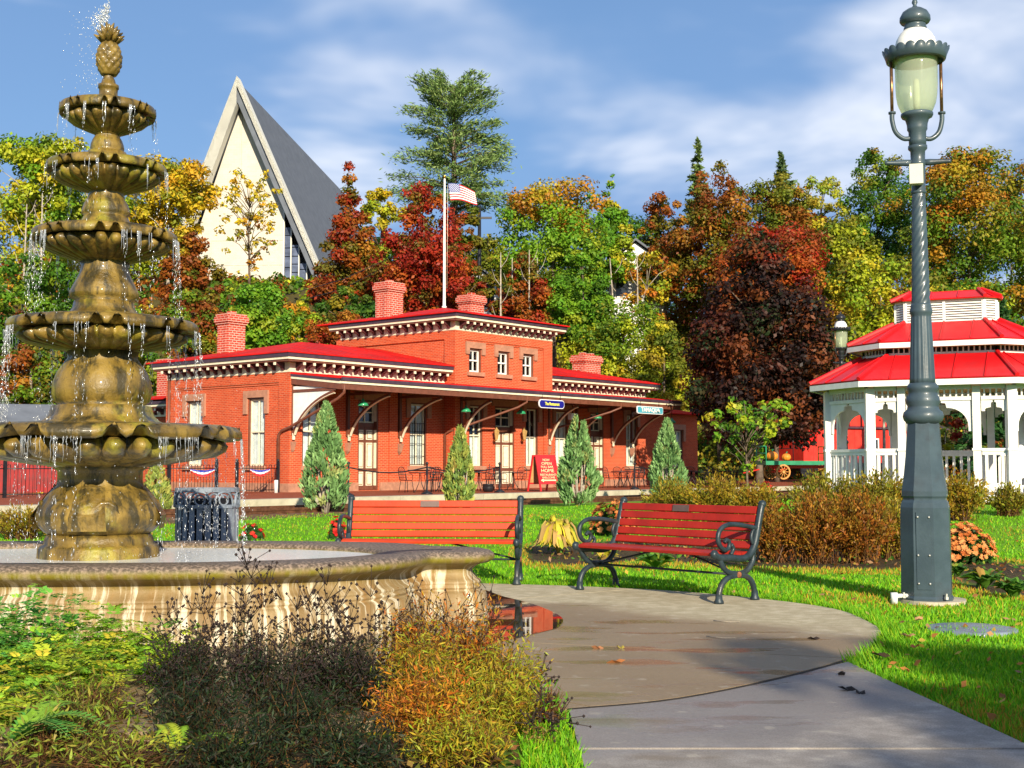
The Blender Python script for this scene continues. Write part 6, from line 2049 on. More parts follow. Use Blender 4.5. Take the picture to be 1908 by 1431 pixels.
def tree(label, px, top, hw, bottom, Y, pal, shape='round', n=5200, leaf=.36, clumps=46, pal2=None, p2=.5, side=None, r0=.16, bark='bark', cat='tree', group='autumn trees on the hillside behind the station', name='autumn_tree', cr=(.13, .34), nlimb=9):
    if group == G1_ and n > 1600: n = int(n * 2.7); clumps = int(clumps * 2.2); leaf = leaf * .74; hw *= 1.10
    a = at(px, top, Y); b = at(px, bottom, Y)
    gz = Hs(a.x, Y)
    Rr = hw * Y / F
    z0 = max(.3, b.z - gz); Hh = a.z - b.z
    if b.z < gz: Hh = a.z - gz - .3; z0 = .3
    T_ = thing(name, label, cat, (a.x, Y, gz), 0, group)
    pos, A, B, C, cen, rc = crown(rt, shape, Hh, Rr, pal, clumps, n, leaf, pal2, p2, side, cr)
    pos[:, 2] += z0
    quads('crown', pos, A, B, C, MT['leaf'], T_)
    trunk_mesh(rt, px, cen, Hh, z0, r0, MT[bark], T_, nlimb)
    return T_
def conifer(label, px, top, hw, bottom, Y, pal, n_whorl=22, n=6500, leaf=.42, droop=.25, open_=1.0, r0=.2, group='conifers rising above the autumn trees', name='conifer', power=.9, topw=.0, wid=.17, lo=.55):
    a = at(px, top, Y); b = at(px, bottom, Y)
    gz = Hs(a.x, Y); Rr = hw * Y / F; Hh = a.z - b.z; z0 = b.z - gz
    if z0 < .3: Hh = a.z - gz - .3; z0 = .3
    T_ = thing(name, label, 'tree', (a.x, Y, gz), 0, group)
    m = M(); m.tube([(0, 0, 0), (.1, 0, z0 * .6), (0, .05, z0 + Hh * .5), (0, 0, z0 + Hh)], [r0 * 1.2, r0, r0 * .55, .02], 8)
    P_, D_, W_ = [], [], []
    for k in range(n_whorl):
        h = (k + rt.rand() * .8) / n_whorl
        nb = rt.randint(4, 8)
        for q in range(nb):
            th = rt.rand() * 2 * np.pi
            Lb = Rr * (np.clip(1 - h, 0, 1) ** power + topw) * rt.uniform(lo, 1.12)
            ez = -droop * Lb + rt.randn() * .1 + h * Lb * .7
            e = Vector((math.cos(th) * Lb, math.sin(th) * Lb, ez)); o = Vector((0, 0, z0 + h * Hh))
            m.tube([o, o + e * .5 + Vector((0, 0, .06 * Lb)), o + e], [r0 * .22 * (1.1 - h), r0 * .14 * (1.1 - h), .01], 4, 0, True)
            cnt = max(3, int(n / (n_whorl * 6) * (.4 + 1.2 * Lb / Rr)))
            t = rt.rand(cnt) ** .6 * (.92) + .08 if open_ < 1 else rt.rand(cnt)
            t = np.clip(t * open_ + (1 - open_), 0, 1.04)
            p = np.array(o)[None] + np.array(e)[None] * t[:, None]
            p[:, 2] += .06 * Lb * np.sin(np.pi * t)
            sp = Lb * .17 * (1.1 - t * .5)
            p += rt.randn(cnt, 3) * np.stack([sp, sp, sp * .38], -1)
            P_.append(p); d = np.tile(np.array(e / max(Lb, .01)), (cnt, 1)) + rt.randn(cnt, 3) * .55; d[:, 2] -= .15
            D_.append(unit(d))
    P_ = np.concatenate(P_); D_ = np.concatenate(D_)
    N = len(P_)
    C = pick(pal, N, rt) * rt.uniform(.7, 1.35, (N, 1))
    nr_ = unit(rt.randn(N, 3) * .6 + np.array([0, -.2, .8])); bb = unit(np.cross(D_, nr_))
    ls = leaf * rt.uniform(.6, 1.3, N)[:, None]
    quads('crown', P_.astype(np.float32), (D_ * ls * .5).astype(np.float32), (bb * ls * wid).astype(np.float32), C.astype(np.float32), MT['needle'], T_)
    m.make('trunk', MT['bark'], T_)
    return T_

G1 = 'autumn trees on the hillside behind the station'
tree('tall yellow green tree at the far left behind the fountain', 70, 252, 92, 470, 76, 'yelgreen', 'vase', 5600, .36, 46, 'brightgreen', .22, None, .14, 'bark_pale')
tree('green and yellow tree directly behind the upper fountain bowls', 165, 262, 85, 500, 82, 'yelgreen', 'round', 4800, .36, 42, 'brightgreen', .4, None, .14, 'bark_pale')
tree('golden yellow tree between the fountain and the church', 318, 300, 88, 500, 84, 'yellow', 'vase', 5000, .36, 40, 'orange', .35, 'low', .14, 'bark_pale')
tree('rust and orange tree at the left foot of the church wall', 352, 405, 62, 590, 80, 'rust', 'egg', 4200, .34, 36, 'yellow', .5, 'top')
tree('thin sparse yellow tree with bare branches in front of the church wall', 466, 322, 78, 540, 92, 'yellow', 'vase', 1590, .30, 84, 'orange', .4, 'low', .10, 'bark', cr=(.09, .19), nlimb=46)
tree('rust red and green tree just right of the church roof', 650, 306, 76, 590, 86, 'rust', 'cone', 6400, .36, 52, 'red', .4)
tree('bright yellow tree between the rust tree and the red tree', 712, 352, 46, 520, 96, 'yellow', 'round', 2400, .36, 22, 'yelgreen', .5)
tree('deep red tree behind the flagpole', 790, 335, 92, 590, 82, 'red', 'egg', 8200, .34, 60, 'olivered', .25, 'top')
tree('olive tree with red lower branches right of the flag', 868, 362, 52, 600, 86, 'olivered', 'egg', 4200, .34, 34, 'red', .7, 'low')
tree('large green maple with orange top above the station tower', 1030, 324, 108, 590, 88, 'brightgreen', 'round', 9000, .36, 64, 'orange', .65, 'top', .2)
tree('red brown bush tree in front of the green maple', 975, 470, 62, 620, 80, 'rust', 'egg', 4200, .32, 36, 'red', .4, None, .10, 'bark_pale')
tree('narrow pointed green tree right of the green maple', 1140, 316, 52, 520, 95, 'brightgreen', 'cone', 4200, .36, 36, 'yelgreen', .3)
tree('bright leafy green tree low behind the station tower', 1085, 440, 62, 640, 80, 'brightgreen', 'egg', 4600, .34, 36)
tree('loose orange red tree beside the white house', 1236, 352, 58, 560, 96, 'rust', 'round', 4200, .36, 34, 'orange', .5, 'low')
tree('sparse yellow and orange tree with pale stems in front of the white house', 1205, 470, 62, 640, 88, 'orange', 'vase', 1300, .30, 46, 'yelgreen', .5, None, .09, 'bark_pale', nlimb=18)
tree('tall olive and red tree behind the dark maple', 1335, 302, 98, 560, 92, 'olivered', 'egg', 8200, .36, 58, 'rust', .55)
tree('crimson tree whose spiky top stands above the dark maple', 1440, 420, 108, 620, 78, 'red', 'vase', 6600, .32, 52, 'rust', .45, None, .16, nlimb=22)
tree('olive green tree with rusty leaves beneath the small spruce', 1452, 325, 78, 560, 96, 'olive', 'round', 6000, .36, 44, 'rust', .4)
tree('pale yellow tree on the skyline left of the lamp lantern', 1528, 326, 52, 520, 104, 'paleyel', 'round', 3000, .36, 26, 'yelgreen', .5)
tree('olive yellow tree left of the tall lamp post', 1560, 400, 78, 640, 86, 'olive', 'round', 5400, .36, 40, 'yelgreen', .5)
tree('dark green rounded tree behind the lamp lantern', 1630, 282, 82, 600, 96, 'green', 'round', 7000, .36, 52, 'orangegreen', .5, 'top', .2)
tree('huge green tree tipped with orange right of the lamp post', 1800, 276, 125, 640, 88, 'orangegreen', 'round', 12000, .36, 74, 'orange', .5, 'top', .25)
tree('green and orange tree at the right edge of the view', 1925, 284, 90, 640, 92, 'orangegreen', 'round', 7000, .36, 50, 'orange', .5, 'top', .2)
tree('dark green tree beyond the right edge of the gazebo roof', 2010, 420, 90, 700, 84, 'green', 'round', 4000, .38, 36)
tree('yellow green bushy tree behind the gazebo cupola', 1640, 482, 118, 700, 76, 'yelgreen', 'round', 7600, .34, 56, 'rust', .35, None, .12, 'bark_pale', nlimb=16)
tree('olive tree low behind the cupola with a yellow crown', 1790, 520, 95, 720, 80, 'green', 'round', 5200, .34, 42, 'yelgreen', .7, 'top')
tree('fresh green leafy tree behind the left roof ridge of the station', 490, 525, 66, 660, 70, 'brightgreen', 'round', 5200, .30, 44, None)
tree('dark green shrub tree left of the tower chimney', 648, 535, 56, 650, 72, 'darkgreen', 'round', 3800, .30, 32, 'olive', .35)
tree('yellow flecked bush below the church wall', 560, 560, 40, 660, 74, 'yelgreen', 'round', 2200, .28, 22, 'orange', .4)
tree('rust coloured bush under the left golden tree', 345, 540, 72, 700, 70, 'rust', 'round', 4200, .30, 36, 'green', .4)
tree('tangled green bush behind the left end of the station', 262, 640, 60, 800, 64, 'brightgreen', 'round', 3000, .28, 28, 'olive', .5)
tree('green and rust bush at far left behind the lower fountain bowls', 62, 470, 82, 700, 68, 'green', 'round', 5200, .32, 40, 'olivered', .6, 'low', .12, 'bark_pale', nlimb=14)
tree('rust brown bush low at the far left', 45, 640, 76, 800, 60, 'rust', 'round', 4200, .28, 36, 'green', .5)
tree('mixed green and yellow tree in the gap between the fountain bowls', 170, 500, 92, 720, 72, 'brightgreen', 'round', 5400, .32, 44, 'yelgreen', .4, None, .12, 'bark_pale', nlimb=12)
tree('red bush fringe behind the tower roof edge', 640, 580, 62, 660, 70, 'rust', 'round', 2600, .26, 26, 'red', .6)
tree('yellow green bank of bushes behind the right station roof', 1160, 560, 92, 760, 78, 'yelgreen', 'round', 7000, .30, 56, 'green', .5)
tree('olive green bushes beside the dark maple behind the right chimney', 1235, 600, 72, 800, 74, 'olive', 'round', 4600, .30, 40, 'yelgreen', .4)
tree('red leafed bush seen through the gazebo posts', 1745, 700, 40, 880, 60, 'red', 'round', 1600, .24, 18, 'yelgreen', .6, None, .06)
tree('green bush seen through the left bay of the gazebo', 1600, 745, 40, 860, 88, 'brightgreen', 'round', 1600, .3, 18, None)
tree('dark purple leaved maple standing at the right end of the station', 1412, 428, 168, 815, 59.2, 'maroon', 'egg', 52000, .23, 240, 'red', .16, 'top', .18, 'bark', 'tree', None, 'purple_maple', (.13, .30), 18)
for q in (('green tree deep in the wood behind the white house', 1180, 400, 90, 640, 108, 'green'), ('olive tree deep in the wood left of the white house', 1085, 385, 80, 620, 108, 'olive'),
    ('olive red tree filling the wood behind the crimson tree', 1400, 365, 115, 640, 106, 'olivered'), ('green tree filling the wood left of the tall lamp post', 1515, 395, 95, 640, 108, 'green'),
    ('dark green tree behind the huge orange tipped tree', 1715, 318, 105, 640, 106, 'green'), ('orange tipped tree on the skyline at the right edge', 1880, 298, 115, 660, 108, 'orangegreen'),
    ('green tree deep in the wood behind the deep red tree', 735, 440, 80, 640, 102, 'green'), ('olive tree deep in the wood right of the flagpole', 905, 440, 70, 640, 104, 'olive'),
    ('yellow green tree at the back of the wood far left', 110, 320, 115, 640, 97, 'yelgreen'), ('yellow green tree at the back of the wood left of the church', 262, 365, 95, 620, 99, 'yelgreen'),
    ('rust and olive tree low in the wood left of the dark maple', 1290, 470, 95, 700, 98, 'olivered'), ('green tree low in the wood behind the gazebo roof', 1600, 560, 120, 760, 92, 'green')):
    tree(q[0], *q[1:6], q[6], 'round', 4600, .38, 40)
conifer('tall open pine towering above the red tree', 846, 158, 100, 395, 104, 'pine', 25, 24000, .44, -.03, .74, .34, power=.42, topw=.20, wid=.11, lo=.38)
conifer('yellowish spruce top right of centre on the skyline', 1300, 260, 46, 440, 110, 'spruceyel', 24, 5600, .55, .3)
conifer('small blue green spruce top left of the lamp post', 1455, 283, 46, 420, 106, 'spruce', 20, 4600, .55, .2)
conifer('dark spruce filling the gap behind the right gazebo posts', 1868, 560, 92, 905, 56, 'darkspruce', 26, 8000, .42, .32, .9)
conifer('dark spruce behind the middle of the gazebo', 1800, 690, 52, 900, 62, 'darkspruce', 18, 3200, .4, .32, .9)
conifer('dark green fir just right of the frame edge', 1985, 480, 90, 900, 60, 'darkspruce', 24, 5000, .45, .32, .9)
# young slender stems standing in the wood: each its own
for i, (px, top, bot, Y, lab) in enumerate(((933, 470, 640, 78, 'bare pale stem at the left end of the row above the tower roof'), (955, 480, 640, 80, 'second bare pale stem from the left above the tower roof'), (985, 465, 640, 79, 'bare pale stem in the middle of the row above the tower roof'), (1003, 480, 640, 82, 'grey stem beside the middle pale stem above the tower roof'), (1162, 480, 680, 84, 'slanting white stem in front of the white house'), (1190, 470, 700, 86, 'upright white stem right of the slanting one'), (45, 380, 640, 70, 'slender pale stem at the far left edge of the wood'), (82, 360, 640, 72, 'slender stem right of the far left pale stem'))):
    a = at(px, top, Y); gz = Hs(a.x, Y)
    o = thing('young_stem', lab, 'sapling', (a.x, Y, gz), 0, 'thin bare stems in the wood')
    h = a.z - gz
    m = M(); lx = (.9 if i == 4 else .15 * math.sin(i * 3))
    m.tube([(0, 0, 0), (-lx*.4, 0, h*.45), (-lx, .1, h)], [.10, .08, .03], 6)
    for k in range(7):
        z = h * (.45 + .08 * k); s_ = (-1) ** k
        m.tube([(-lx*.7*z/h, 0, z), (-lx*.7*z/h + s_*.35, .1, z + .5), (-lx*.7*z/h + s_*.55, .1, z + 1.1)], [.03, .02, .008], 4)
    m.make('stem', MT['bark_pale'], o)

# undergrowth covering the hillside
def blobs_cover(name, label, cx, cy, r, per, leaf, pals, zoff=.3):
    n = len(cx); ci = np.repeat(np.arange(n), per); N = len(ci)
    d = unit(rt.randn(N, 3)); rad = rt.rand(N) ** .5
    p = np.stack([cx, cy, H(cx, cy) + zoff * r], -1)[ci] + d * (r[ci] * rad)[:, None] * np.array([1, 1, .8])
    cc_ = np.zeros((n, 3), np.float32)
    which = rt.randint(0, len(pals), n)
    for k, q in enumerate(pals):
        s = which == k
        if s.any(): cc_[s] = pick(q, s.sum(), rt)
    C = cc_[ci] * rt.uniform(.6, 1.35, (N, 1))
    nr_ = unit(d + rt.randn(N, 3) * .8 + np.array([0, -.2, .5])); a = unit(np.cross(nr_, rt.randn(N, 3))); b = np.cross(nr_, a)
    ls = leaf * rt.uniform(.6, 1.3, N)[:, None]
    return tag(quads(name, p.astype(np.float32), (a*ls*.5).astype(np.float32), (b*ls*.32).astype(np.float32), C.astype(np.float32), MT['leaf']), label, None, None, 'stuff')
n = 2800
ux = rt.uniform(-48, 62, n); uy = np.interp(ux, FX, FY) + rt.uniform(-2, 40, n)
keep = np.abs(ux / np.maximum(uy, 1)) < .62
ux, uy = ux[keep], uy[keep]
blobs_cover('undergrowth', 'tangled autumn undergrowth covering the hillside', ux, uy, rt.uniform(.8, 1.9, len(ux)) * np.where((np.abs(ux + 20) < 9) & (uy > 82), .45, 1.0), 50, .36, ['green', 'olive', 'rust', 'olivered', 'yelgreen', 'brightgreen', 'rust'], .6)

# trees behind the viewer that throw the dappled shade over the near paving
G0 = 'park trees behind the viewpoint'
def shade_tree(lab, x, y, top, Rr, n, bott, leaf=.34):
    T_ = thing('shade_tree', lab, 'tree', (x, y, 0), 0, G0)
    pos, A, B, C, cen, rc = crown(rt, 'round', top - bott, Rr, 'orangegreen', 46, n, leaf, None, 0, None, (.15, .26))
    pos[:, 2] += bott
    quads('crown', pos, A, B, C, MT['leaf'], T_)
    trunk_mesh(rt, 3.0, cen, top - bott, bott, .17, MT['bark'], T_, 9)
shade_tree('leafy park tree behind the viewpoint on the right', 7.9, -10.6, 8.2, 3.0, 5200, 3.2)
shade_tree('leafy park tree behind the viewpoint farther right', 13.0, -10.5, 8.5, 3.0, 4800, 3.2)

# ================================================================== cone shaped junipers in a row along the track
def juniper(lab, px, top, hw, base_py, pal, n=5200, twin=False):
    p = G(px, base_py, .12); Y = p.y
    zt = at(px, top, Y).z; Rr = hw * Y / F
    o = thing('cone_juniper', lab, 'shrub', (p.x, Y, Hs(p.x, Y)), 0, 'cone shaped junipers along the track')
    Hh = zt - p.z
    hs = rt.rand(n) ** .85 * .94 + .08
    f = np.where(hs < .26, .62 + .38 * hs / .26, np.clip(1.02 - (hs - .26) / .76, 0, 1) ** .85)
    th = rt.rand(n) * 2 * np.pi
    # sprays: grouped tips
    ns = 190
    sh = rt.rand(ns) ** .9 * .9 + .08; st_h = rt.rand(ns) * 2 * np.pi
    si = rt.randint(0, ns, n)
    hs = np.clip(sh[si] + rt.randn(n) * .028, .03, 1.0); th = st_h[si] + rt.randn(n) * .14
    f = np.where(hs < .26, .62 + .38 * hs / .26, np.clip(1.03 - (hs - .26) / .76, 0, 1) ** .85)
    rho = Rr * f * (.62 + .42 * rt.rand(n) ** .6) * (1 + .10 * np.sin(7 * st_h[si] + sh[si] * 20))
    pos = np.stack([rho * np.cos(th), rho * np.sin(th), hs * Hh], -1)
    if twin:
        s = (hs > .72) & (np.cos(th) > -.2); pos[s, 0] += Rr * .28 * (hs[s] - .72) * 3; pos[s, 2] -= Hh * .06
    d = unit(np.stack([np.cos(th) * .55, np.sin(th) * .55, np.full(n, 1.0)], -1) + rt.randn(n, 3) * .35)
    ccol = pick(pal, ns, rt)[si]; C = ccol * rt.uniform(.7, 1.3, (n, 1))
    nr_ = unit(rt.randn(n, 3)); b = unit(np.cross(d, nr_))
    ls = .16 * rt.uniform(.6, 1.4, n)[:, None]
    quads('foliage', pos.astype(np.float32), (d*ls*.5).astype(np.float32), (b*ls*.17).astype(np.float32), C.astype(np.float32), MT['needle'], o)
    m = M()
    for k in range(7):
        a = 2*math.pi*k/7; m.tube([(.04*math.cos(a), .04*math.sin(a), 0), (.16*math.cos(a), .16*math.sin(a), Hh*.2), (.2*math.cos(a), .2*math.sin(a), Hh*.55)], [.05, .035, .01], 5)
    m.make('trunk', MT['bark_pale'], o)
juniper('leftmost full cone shaped juniper left of the panelled door', 606, 754, 44, 960, 'juniper', 6500)
juniper('slim yellowish cone shaped juniper at the centre of the platform', 857, 800, 30, 952, 'juniperyel', 4200)
juniper('twin tipped cone shaped juniper right of the red sign board', 1077, 786, 40, 952, 'juniper', 6000, True)
juniper('darker cone shaped juniper beneath the light blue station sign', 1244, 786, 35, 938, 'juniper', 5600)
juniper('small yellowish juniper seen between the fountain and the litter bin', 290, 862, 30, 962, 'juniperyel', 3000)

# young tree in front of the dark maple
tree('young sapling with bare grey stems and sparse yellow green leaves', 1390, 738, 96, 885, 44, 'brightgreen', 'vase', 1300, .19, 60, 'yelgreen', .5, None, .05, 'bark', 'tree', None, 'sapling', (.08, .16), 46)

# ================================================================== ornamental shrubs, flowers and beds
def blades(name, base, tip, bend, width, col, mat, parent, loc=(0,0,0), kind=None):
    """one curved triangle strip (2 quads folded into 5 verts -> as 2 faces of 4) per blade"""
    n = len(base)
    d = tip - base
    side = unit(np.cross(d, np.array([0, 0, 1.0]) + rt.randn(n, 3) * .4)) * width[:, None] * .5
    mid = base + d * .55 + bend
    v = np.empty((n, 8, 3), np.float32)
    v[:, 0] = base - side; v[:, 1] = base + side; v[:, 2] = mid + side * .8; v[:, 3] = mid - side * .8
    v[:, 4] = mid - side * .8; v[:, 5] = mid + side * .8; v[:, 6] = tip + side * .12; v[:, 7] = tip - side * .12
    return faces_mesh(name, v.reshape(-1, 3), 4, np.repeat(col, 8, axis=0), mat, parent, loc, kind)
def spirea(lab, px, py_base, w_px, top_py, pal, Y=None, n=900, leaf=.055, nst=150, name='spirea_shrub', group='feathery autumn shrubs in the bed', dark=False, cat='shrub', wz=1.0):
    p = G(px, py_base, 0.0)
    if Y: p = Vector((at(px, py_base, Y).x, Y, 0))
    gz = Hs(p.x, p.y)
    Rr = w_px * p.y / F; Hh = max(.15, at(px, top_py, p.y).z - gz)
    o = thing(name, lab, cat, (p.x, p.y, gz), 0, group)
    b = np.stack([rt.randn(nst) * Rr * .22, rt.randn(nst) * Rr * .22, np.zeros(nst)], -1)
    th = rt.rand(nst) * 2 * np.pi; q = rt.rand(nst) ** .6
    tip = np.stack([Rr * q * np.cos(th), Rr * q * np.sin(th), Hh * (1.08 - .42 * q ** 2.2) * rt.uniform(.52, 1.1, nst)], -1)
    bend = np.stack([np.zeros(nst), np.zeros(nst), .06 * Hh * np.ones(nst)], -1)
    cst = pick('stem', nst, rt)
    blades('stems', b, tip, bend, np.full(nst, .012), cst, MT['leaf'], o)
    si = rt.randint(0, nst, n); t = np.clip(rt.rand(n) ** .55, .12, 1.05)
    pos = b[si] + (tip - b)[si] * t[:, None] + bend[si] * np.sin(np.pi * t)[:, None] + rt.randn(n, 3) * leaf * .5
    pos[:, 2] = np.maximum(pos[:, 2], .02)
    C = pick(pal, nst, rt)[si] * .6 + pick(pal, n, rt) * .4
    C = C * rt.uniform(.65, 1.35, (n, 1))
    dd = unit((tip - b)[si] * 1.0 / Hh + rt.randn(n, 3) * .42); nr_ = unit(rt.randn(n, 3)); bb = unit(np.cross(dd, nr_))
    ls = leaf * rt.uniform(.6, 1.5, n)[:, None]
    quads('leaves', pos.astype(np.float32), (dd*ls*.5).astype(np.float32), (bb*ls*.2).astype(np.float32), C.astype(np.float32), MT['leaf'], o)
    return o
PAL['stem'] = [((.13,.06,.025),3), ((.22,.11,.04),2), ((.07,.035,.016),1)]
PAL['rusty'] = [((.34,.11,.015),3), ((.26,.075,.014),2), ((.40,.20,.02),2), ((.24,.18,.02),1.6), ((.14,.14,.015),.8)]
PAL['golden'] = [((.40,.28,.02),3), ((.26,.24,.02),2.4), ((.32,.15,.015),2), ((.16,.20,.018),1.6)]
PAL['olivegold'] = [((.28,.26,.025),3), ((.17,.20,.02),3), ((.36,.25,.02),1.6), ((.26,.12,.015),1)]
PAL['fernyel'] = [((.26,.46,.03),3), ((.44,.52,.035),2.6), ((.16,.34,.03),2), ((.56,.46,.04),1)]
PAL['ferngreen'] = [((.10,.32,.05),3), ((.16,.42,.055),2), ((.26,.46,.04),1.6)]
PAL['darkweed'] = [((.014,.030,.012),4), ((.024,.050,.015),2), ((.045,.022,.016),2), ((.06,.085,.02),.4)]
PAL['dry'] = [((.24,.13,.035),3), ((.34,.22,.06),2), ((.14,.07,.025),2), ((.20,.22,.03),1.2)]
PAL['grassmix'] = [((.24,.32,.025),3), ((.16,.28,.025),2.6), ((.28,.17,.04),1.4), ((.36,.36,.05),1.4), ((.12,.07,.03),1)]
PAL['hosta'] = [((.66,.56,.05),3), ((.46,.52,.05),2), ((.70,.50,.12),1.6), ((.58,.36,.12),1.2)]
PAL['hostagreen'] = [((.07,.20,.025),3), ((.12,.28,.03),2), ((.30,.38,.04),.8), ((.35,.22,.05),.5)]
PAL['mumleaf'] = [((.03,.09,.018),3), ((.05,.13,.02),2)]
PAL['orangeflower'] = [((.72,.24,.06),3), ((.78,.33,.11),2), ((.58,.15,.035),1.5)]
PAL['redflower'] = [((.62,.02,.02),3), ((.72,.05,.03),1)]
PAL['yellowflower'] = [((.78,.62,.03),1)]
GB = 'feathery autumn shrubs in the bed'
for i, (px, pb, w, tp, pal, lab, n_) in enumerate((
    (1445, 1050, 46, 945, 'rusty', 'rusty orange feathery shrub directly behind the right end of the right bench', 2600),
    (1520, 1052, 52, 930, 'rusty', 'tall rust red feathery shrub in the middle of the front row', 3000),
    (1600, 1052, 54, 925, 'rusty', 'tall rust and gold feathery shrub left of the lamp post base', 3000),
    (1660, 1046, 44, 935, 'golden', 'gold tinged feathery shrub touching the lamp post base', 2200),
    (1255, 955, 48, 898, 'olivegold', 'low olive feathery shrub above the left half of the right bench', 1900),
    (1340, 960, 56, 890, 'golden', 'golden feathery shrub above the middle of the right bench', 2400),
    (1410, 968, 44, 905, 'golden', 'orange gold shrub above the right end of the bench back', 1900),
    (1540, 945, 60, 888, 'olivegold', 'wide olive gold shrub in front of the left gazebo railing', 2400),
    (1635, 948, 58, 886, 'olivegold', 'olive gold shrub in front of the gazebo beside the lamp post', 2400),
    (1785, 950, 46, 885, 'golden', 'rounded golden brown shrub right of the lamp post before the gazebo', 2400),
    (1690, 960, 46, 900, 'golden', 'brown gold shrub hidden behind the lamp post base', 1400),
    (1880, 945, 30, 905, 'olivegold', 'small green brown shrub at the gazebo corner on the right', 1000),
    (45, 1010, 60, 945, 'golden', 'rusty gold shrub far left behind the fountain pool', 1800),
    (130, 1012, 40, 960, 'golden', 'small rusty shrub behind the left of the fountain pedestal', 1000))):
    Yq = {1255: 26, 1340: 25, 1410: 24, 1540: 23.5, 1635: 23.2, 1785: 23.8, 1690: 23, 1880: 24.5}.get(px)
    spirea(lab, px, pb, w * 1.35, tp, pal, Yq, int(n_ * 2.6), .05 if pb > 1000 else .065, 260)
def mum(lab, px, py, w_px, h_px, pal, nb=110, petal=.035, lower=True, Y=None):
    p = G(px, py, 0.0) if Y is None else Vector((at(px, py, Y).x, Y, 0))
    gz = Hs(p.x, p.y); Rr = w_px * p.y / F; Hh = h_px * p.y / F
    o = thing('chrysanthemum', lab, 'flower', (p.x, p.y, gz), 0, 'flowering clumps in the beds')
    n = 900
    d = unit(rt.randn(n, 3)); d[:, 2] = np.abs(d[:, 2]); pos = d * (rt.rand(n) ** .4)[:, None] * np.array([Rr * .93, Rr * .93, Hh * .9])
    C = pick('mumleaf', n, rt) * rt.uniform(.7, 1.3, (n, 1)); nr_ = unit(d + rt.randn(n, 3) * .6); a = unit(np.cross(nr_, rt.randn(n, 3))); b = np.cross(nr_, a)
    quads('leaves', pos.astype(np.float32), (a * .045).astype(np.float32), (b * .025).astype(np.float32), C.astype(np.float32), MT['leaf'], o)
    # blossoms: rosettes of petals
    d = unit(rt.randn(nb, 3)); d[:, 2] = np.abs(d[:, 2]) * .9 + .12; d = unit(d)
    c = d * np.array([Rr, Rr, Hh]) * rt.uniform(.92, 1.06, (nb, 1))
    np_ = 11
    ci = np.repeat(np.arange(nb), np_); N = len(ci)
    nn = unit(d[ci] * 1.0 + np.array([0, -.15, .35]))
    t1 = unit(np.cross(nn, np.array([.3, .2, 1.0]))); t2 = np.cross(nn, t1)
    an = np.tile(np.arange(np_) * 2 * np.pi / np_, nb) + rt.rand(N) * .4
    rad = (t1 * np.cos(an)[:, None] + t2 * np.sin(an)[:, None]) * .85 + nn * rt.uniform(.1, .7, (N, 1)); rad = unit(rad)
    sz = petal * rt.uniform(.75, 1.25, nb)[ci][:, None]
    pc_ = c[ci] + rad * sz * .55; bb = unit(np.cross(nn, rad)) * sz * .30
    C = pick(pal, nb, rt)[ci] * rt.uniform(.75, 1.2, (N, 1))
    quads('blossoms', pc_.astype(np.float32), (rad * sz * .55).astype(np.float32), bb.astype(np.float32), C.astype(np.float32), MT['petal'], o)
mum('orange chrysanthemum mound just right of the lamp post base', 1792, 1052, 62, 70, 'orangeflower', 300, .046)
mum('orange chrysanthemum mound behind the left end of the right bench', 1143, 1010, 46, 60, 'orangeflower', 170, .055)
mum('small red flower clump seen through the left bench arm', 628, 1012, 16, 40, 'redflower', 34, .05)
mum('small orange red flower clump right of the litter bin', 470, 1012, 22, 30, 'redflower', 24, .05)
mum('red flower clump at the right gazebo corner', 1887, 948, 18, 32, 'redflower', 34, .07)
mum('red flower clump above the right end of the right bench', 1428, 945, 18, 32, 'redflower', 28, .07)
mum('tiny red flower above the bench plaque', 1287, 948, 7, 18, 'redflower', 8, .06)
mum('yellow flower clump at the far left by the red shed', 72, 918, 18, 14, 'yellowflower', 30, .10, True, 44)
def hosta(lab, px, py, w_px, h_px, pal, n=46, lw=.05, droop=.5, stalk=True):
    p = G(px, py, 0.0); gz = Hs(p.x, p.y); Rr = w_px * p.y / F; Hh = h_px * p.y / F
    o = thing('hosta', lab, 'plant', (p.x, p.y, gz), 0, 'broad leaved plants in the bed')
    for k in range(n):
        a = rt.rand() * 2 * math.pi; L = Rr * rt.uniform(.5, 1.1); h = Hh * rt.uniform(.55, 1.05) * (1 - .3 * L / Rr); w = lw * rt.uniform(.6, 1.3)
        V = []; q = 6
        for i in range(q + 1):
            t = i / q; r_ = L * t; z = h * math.sin(min(1, t * 1.15) * math.pi * (.5 + .28 * droop)) 
            ww = w * math.sin(math.pi * min(1, t * .95 + .05)) ** .7 * (1 - .1 * t)
            c_, s_ = math.cos(a), math.sin(a)
            V += [(r_*c_ - ww*s_, r_*s_ + ww*c_, max(.01, z + .25*ww)), (r_*c_, r_*s_, max(.005, z - .15*ww)), (r_*c_ + ww*s_, r_*s_ - ww*c_, max(.01, z + .25*ww))]
        m = M(); fs = []
        for i in range(q): fs += [(3*i, 3*i+1, 3*i+4, 3*i+3), (3*i+1, 3*i+2, 3*i+5, 3*i+4)]
        m.add(V, fs, 0, True)
        lo = m.make('leaf', MT['leaf'], o, uv=False)
        cc = pick(pal, 1, rt)[0] * rt.uniform(.75, 1.2)
        at_ = lo.data.attributes.new('Col', 'FLOAT_COLOR', 'POINT')
        at_.data.foreach_set('color', np.tile(np.array([*cc, 1], np.float32), len(lo.data.vertices)))
    return o
hosta('pale yellow withering hosta between the two benches', 1040, 1036, 50, 82, 'hosta', 110, .055, 1.35)
hosta('green and yellow hosta seen under the right bench seat', 1222, 1062, 44, 38, 'hostagreen', 40, .055)
hosta('small yellow hosta seen under the left half of the right bench', 1125, 1052, 30, 34, 'hosta', 26, .045)
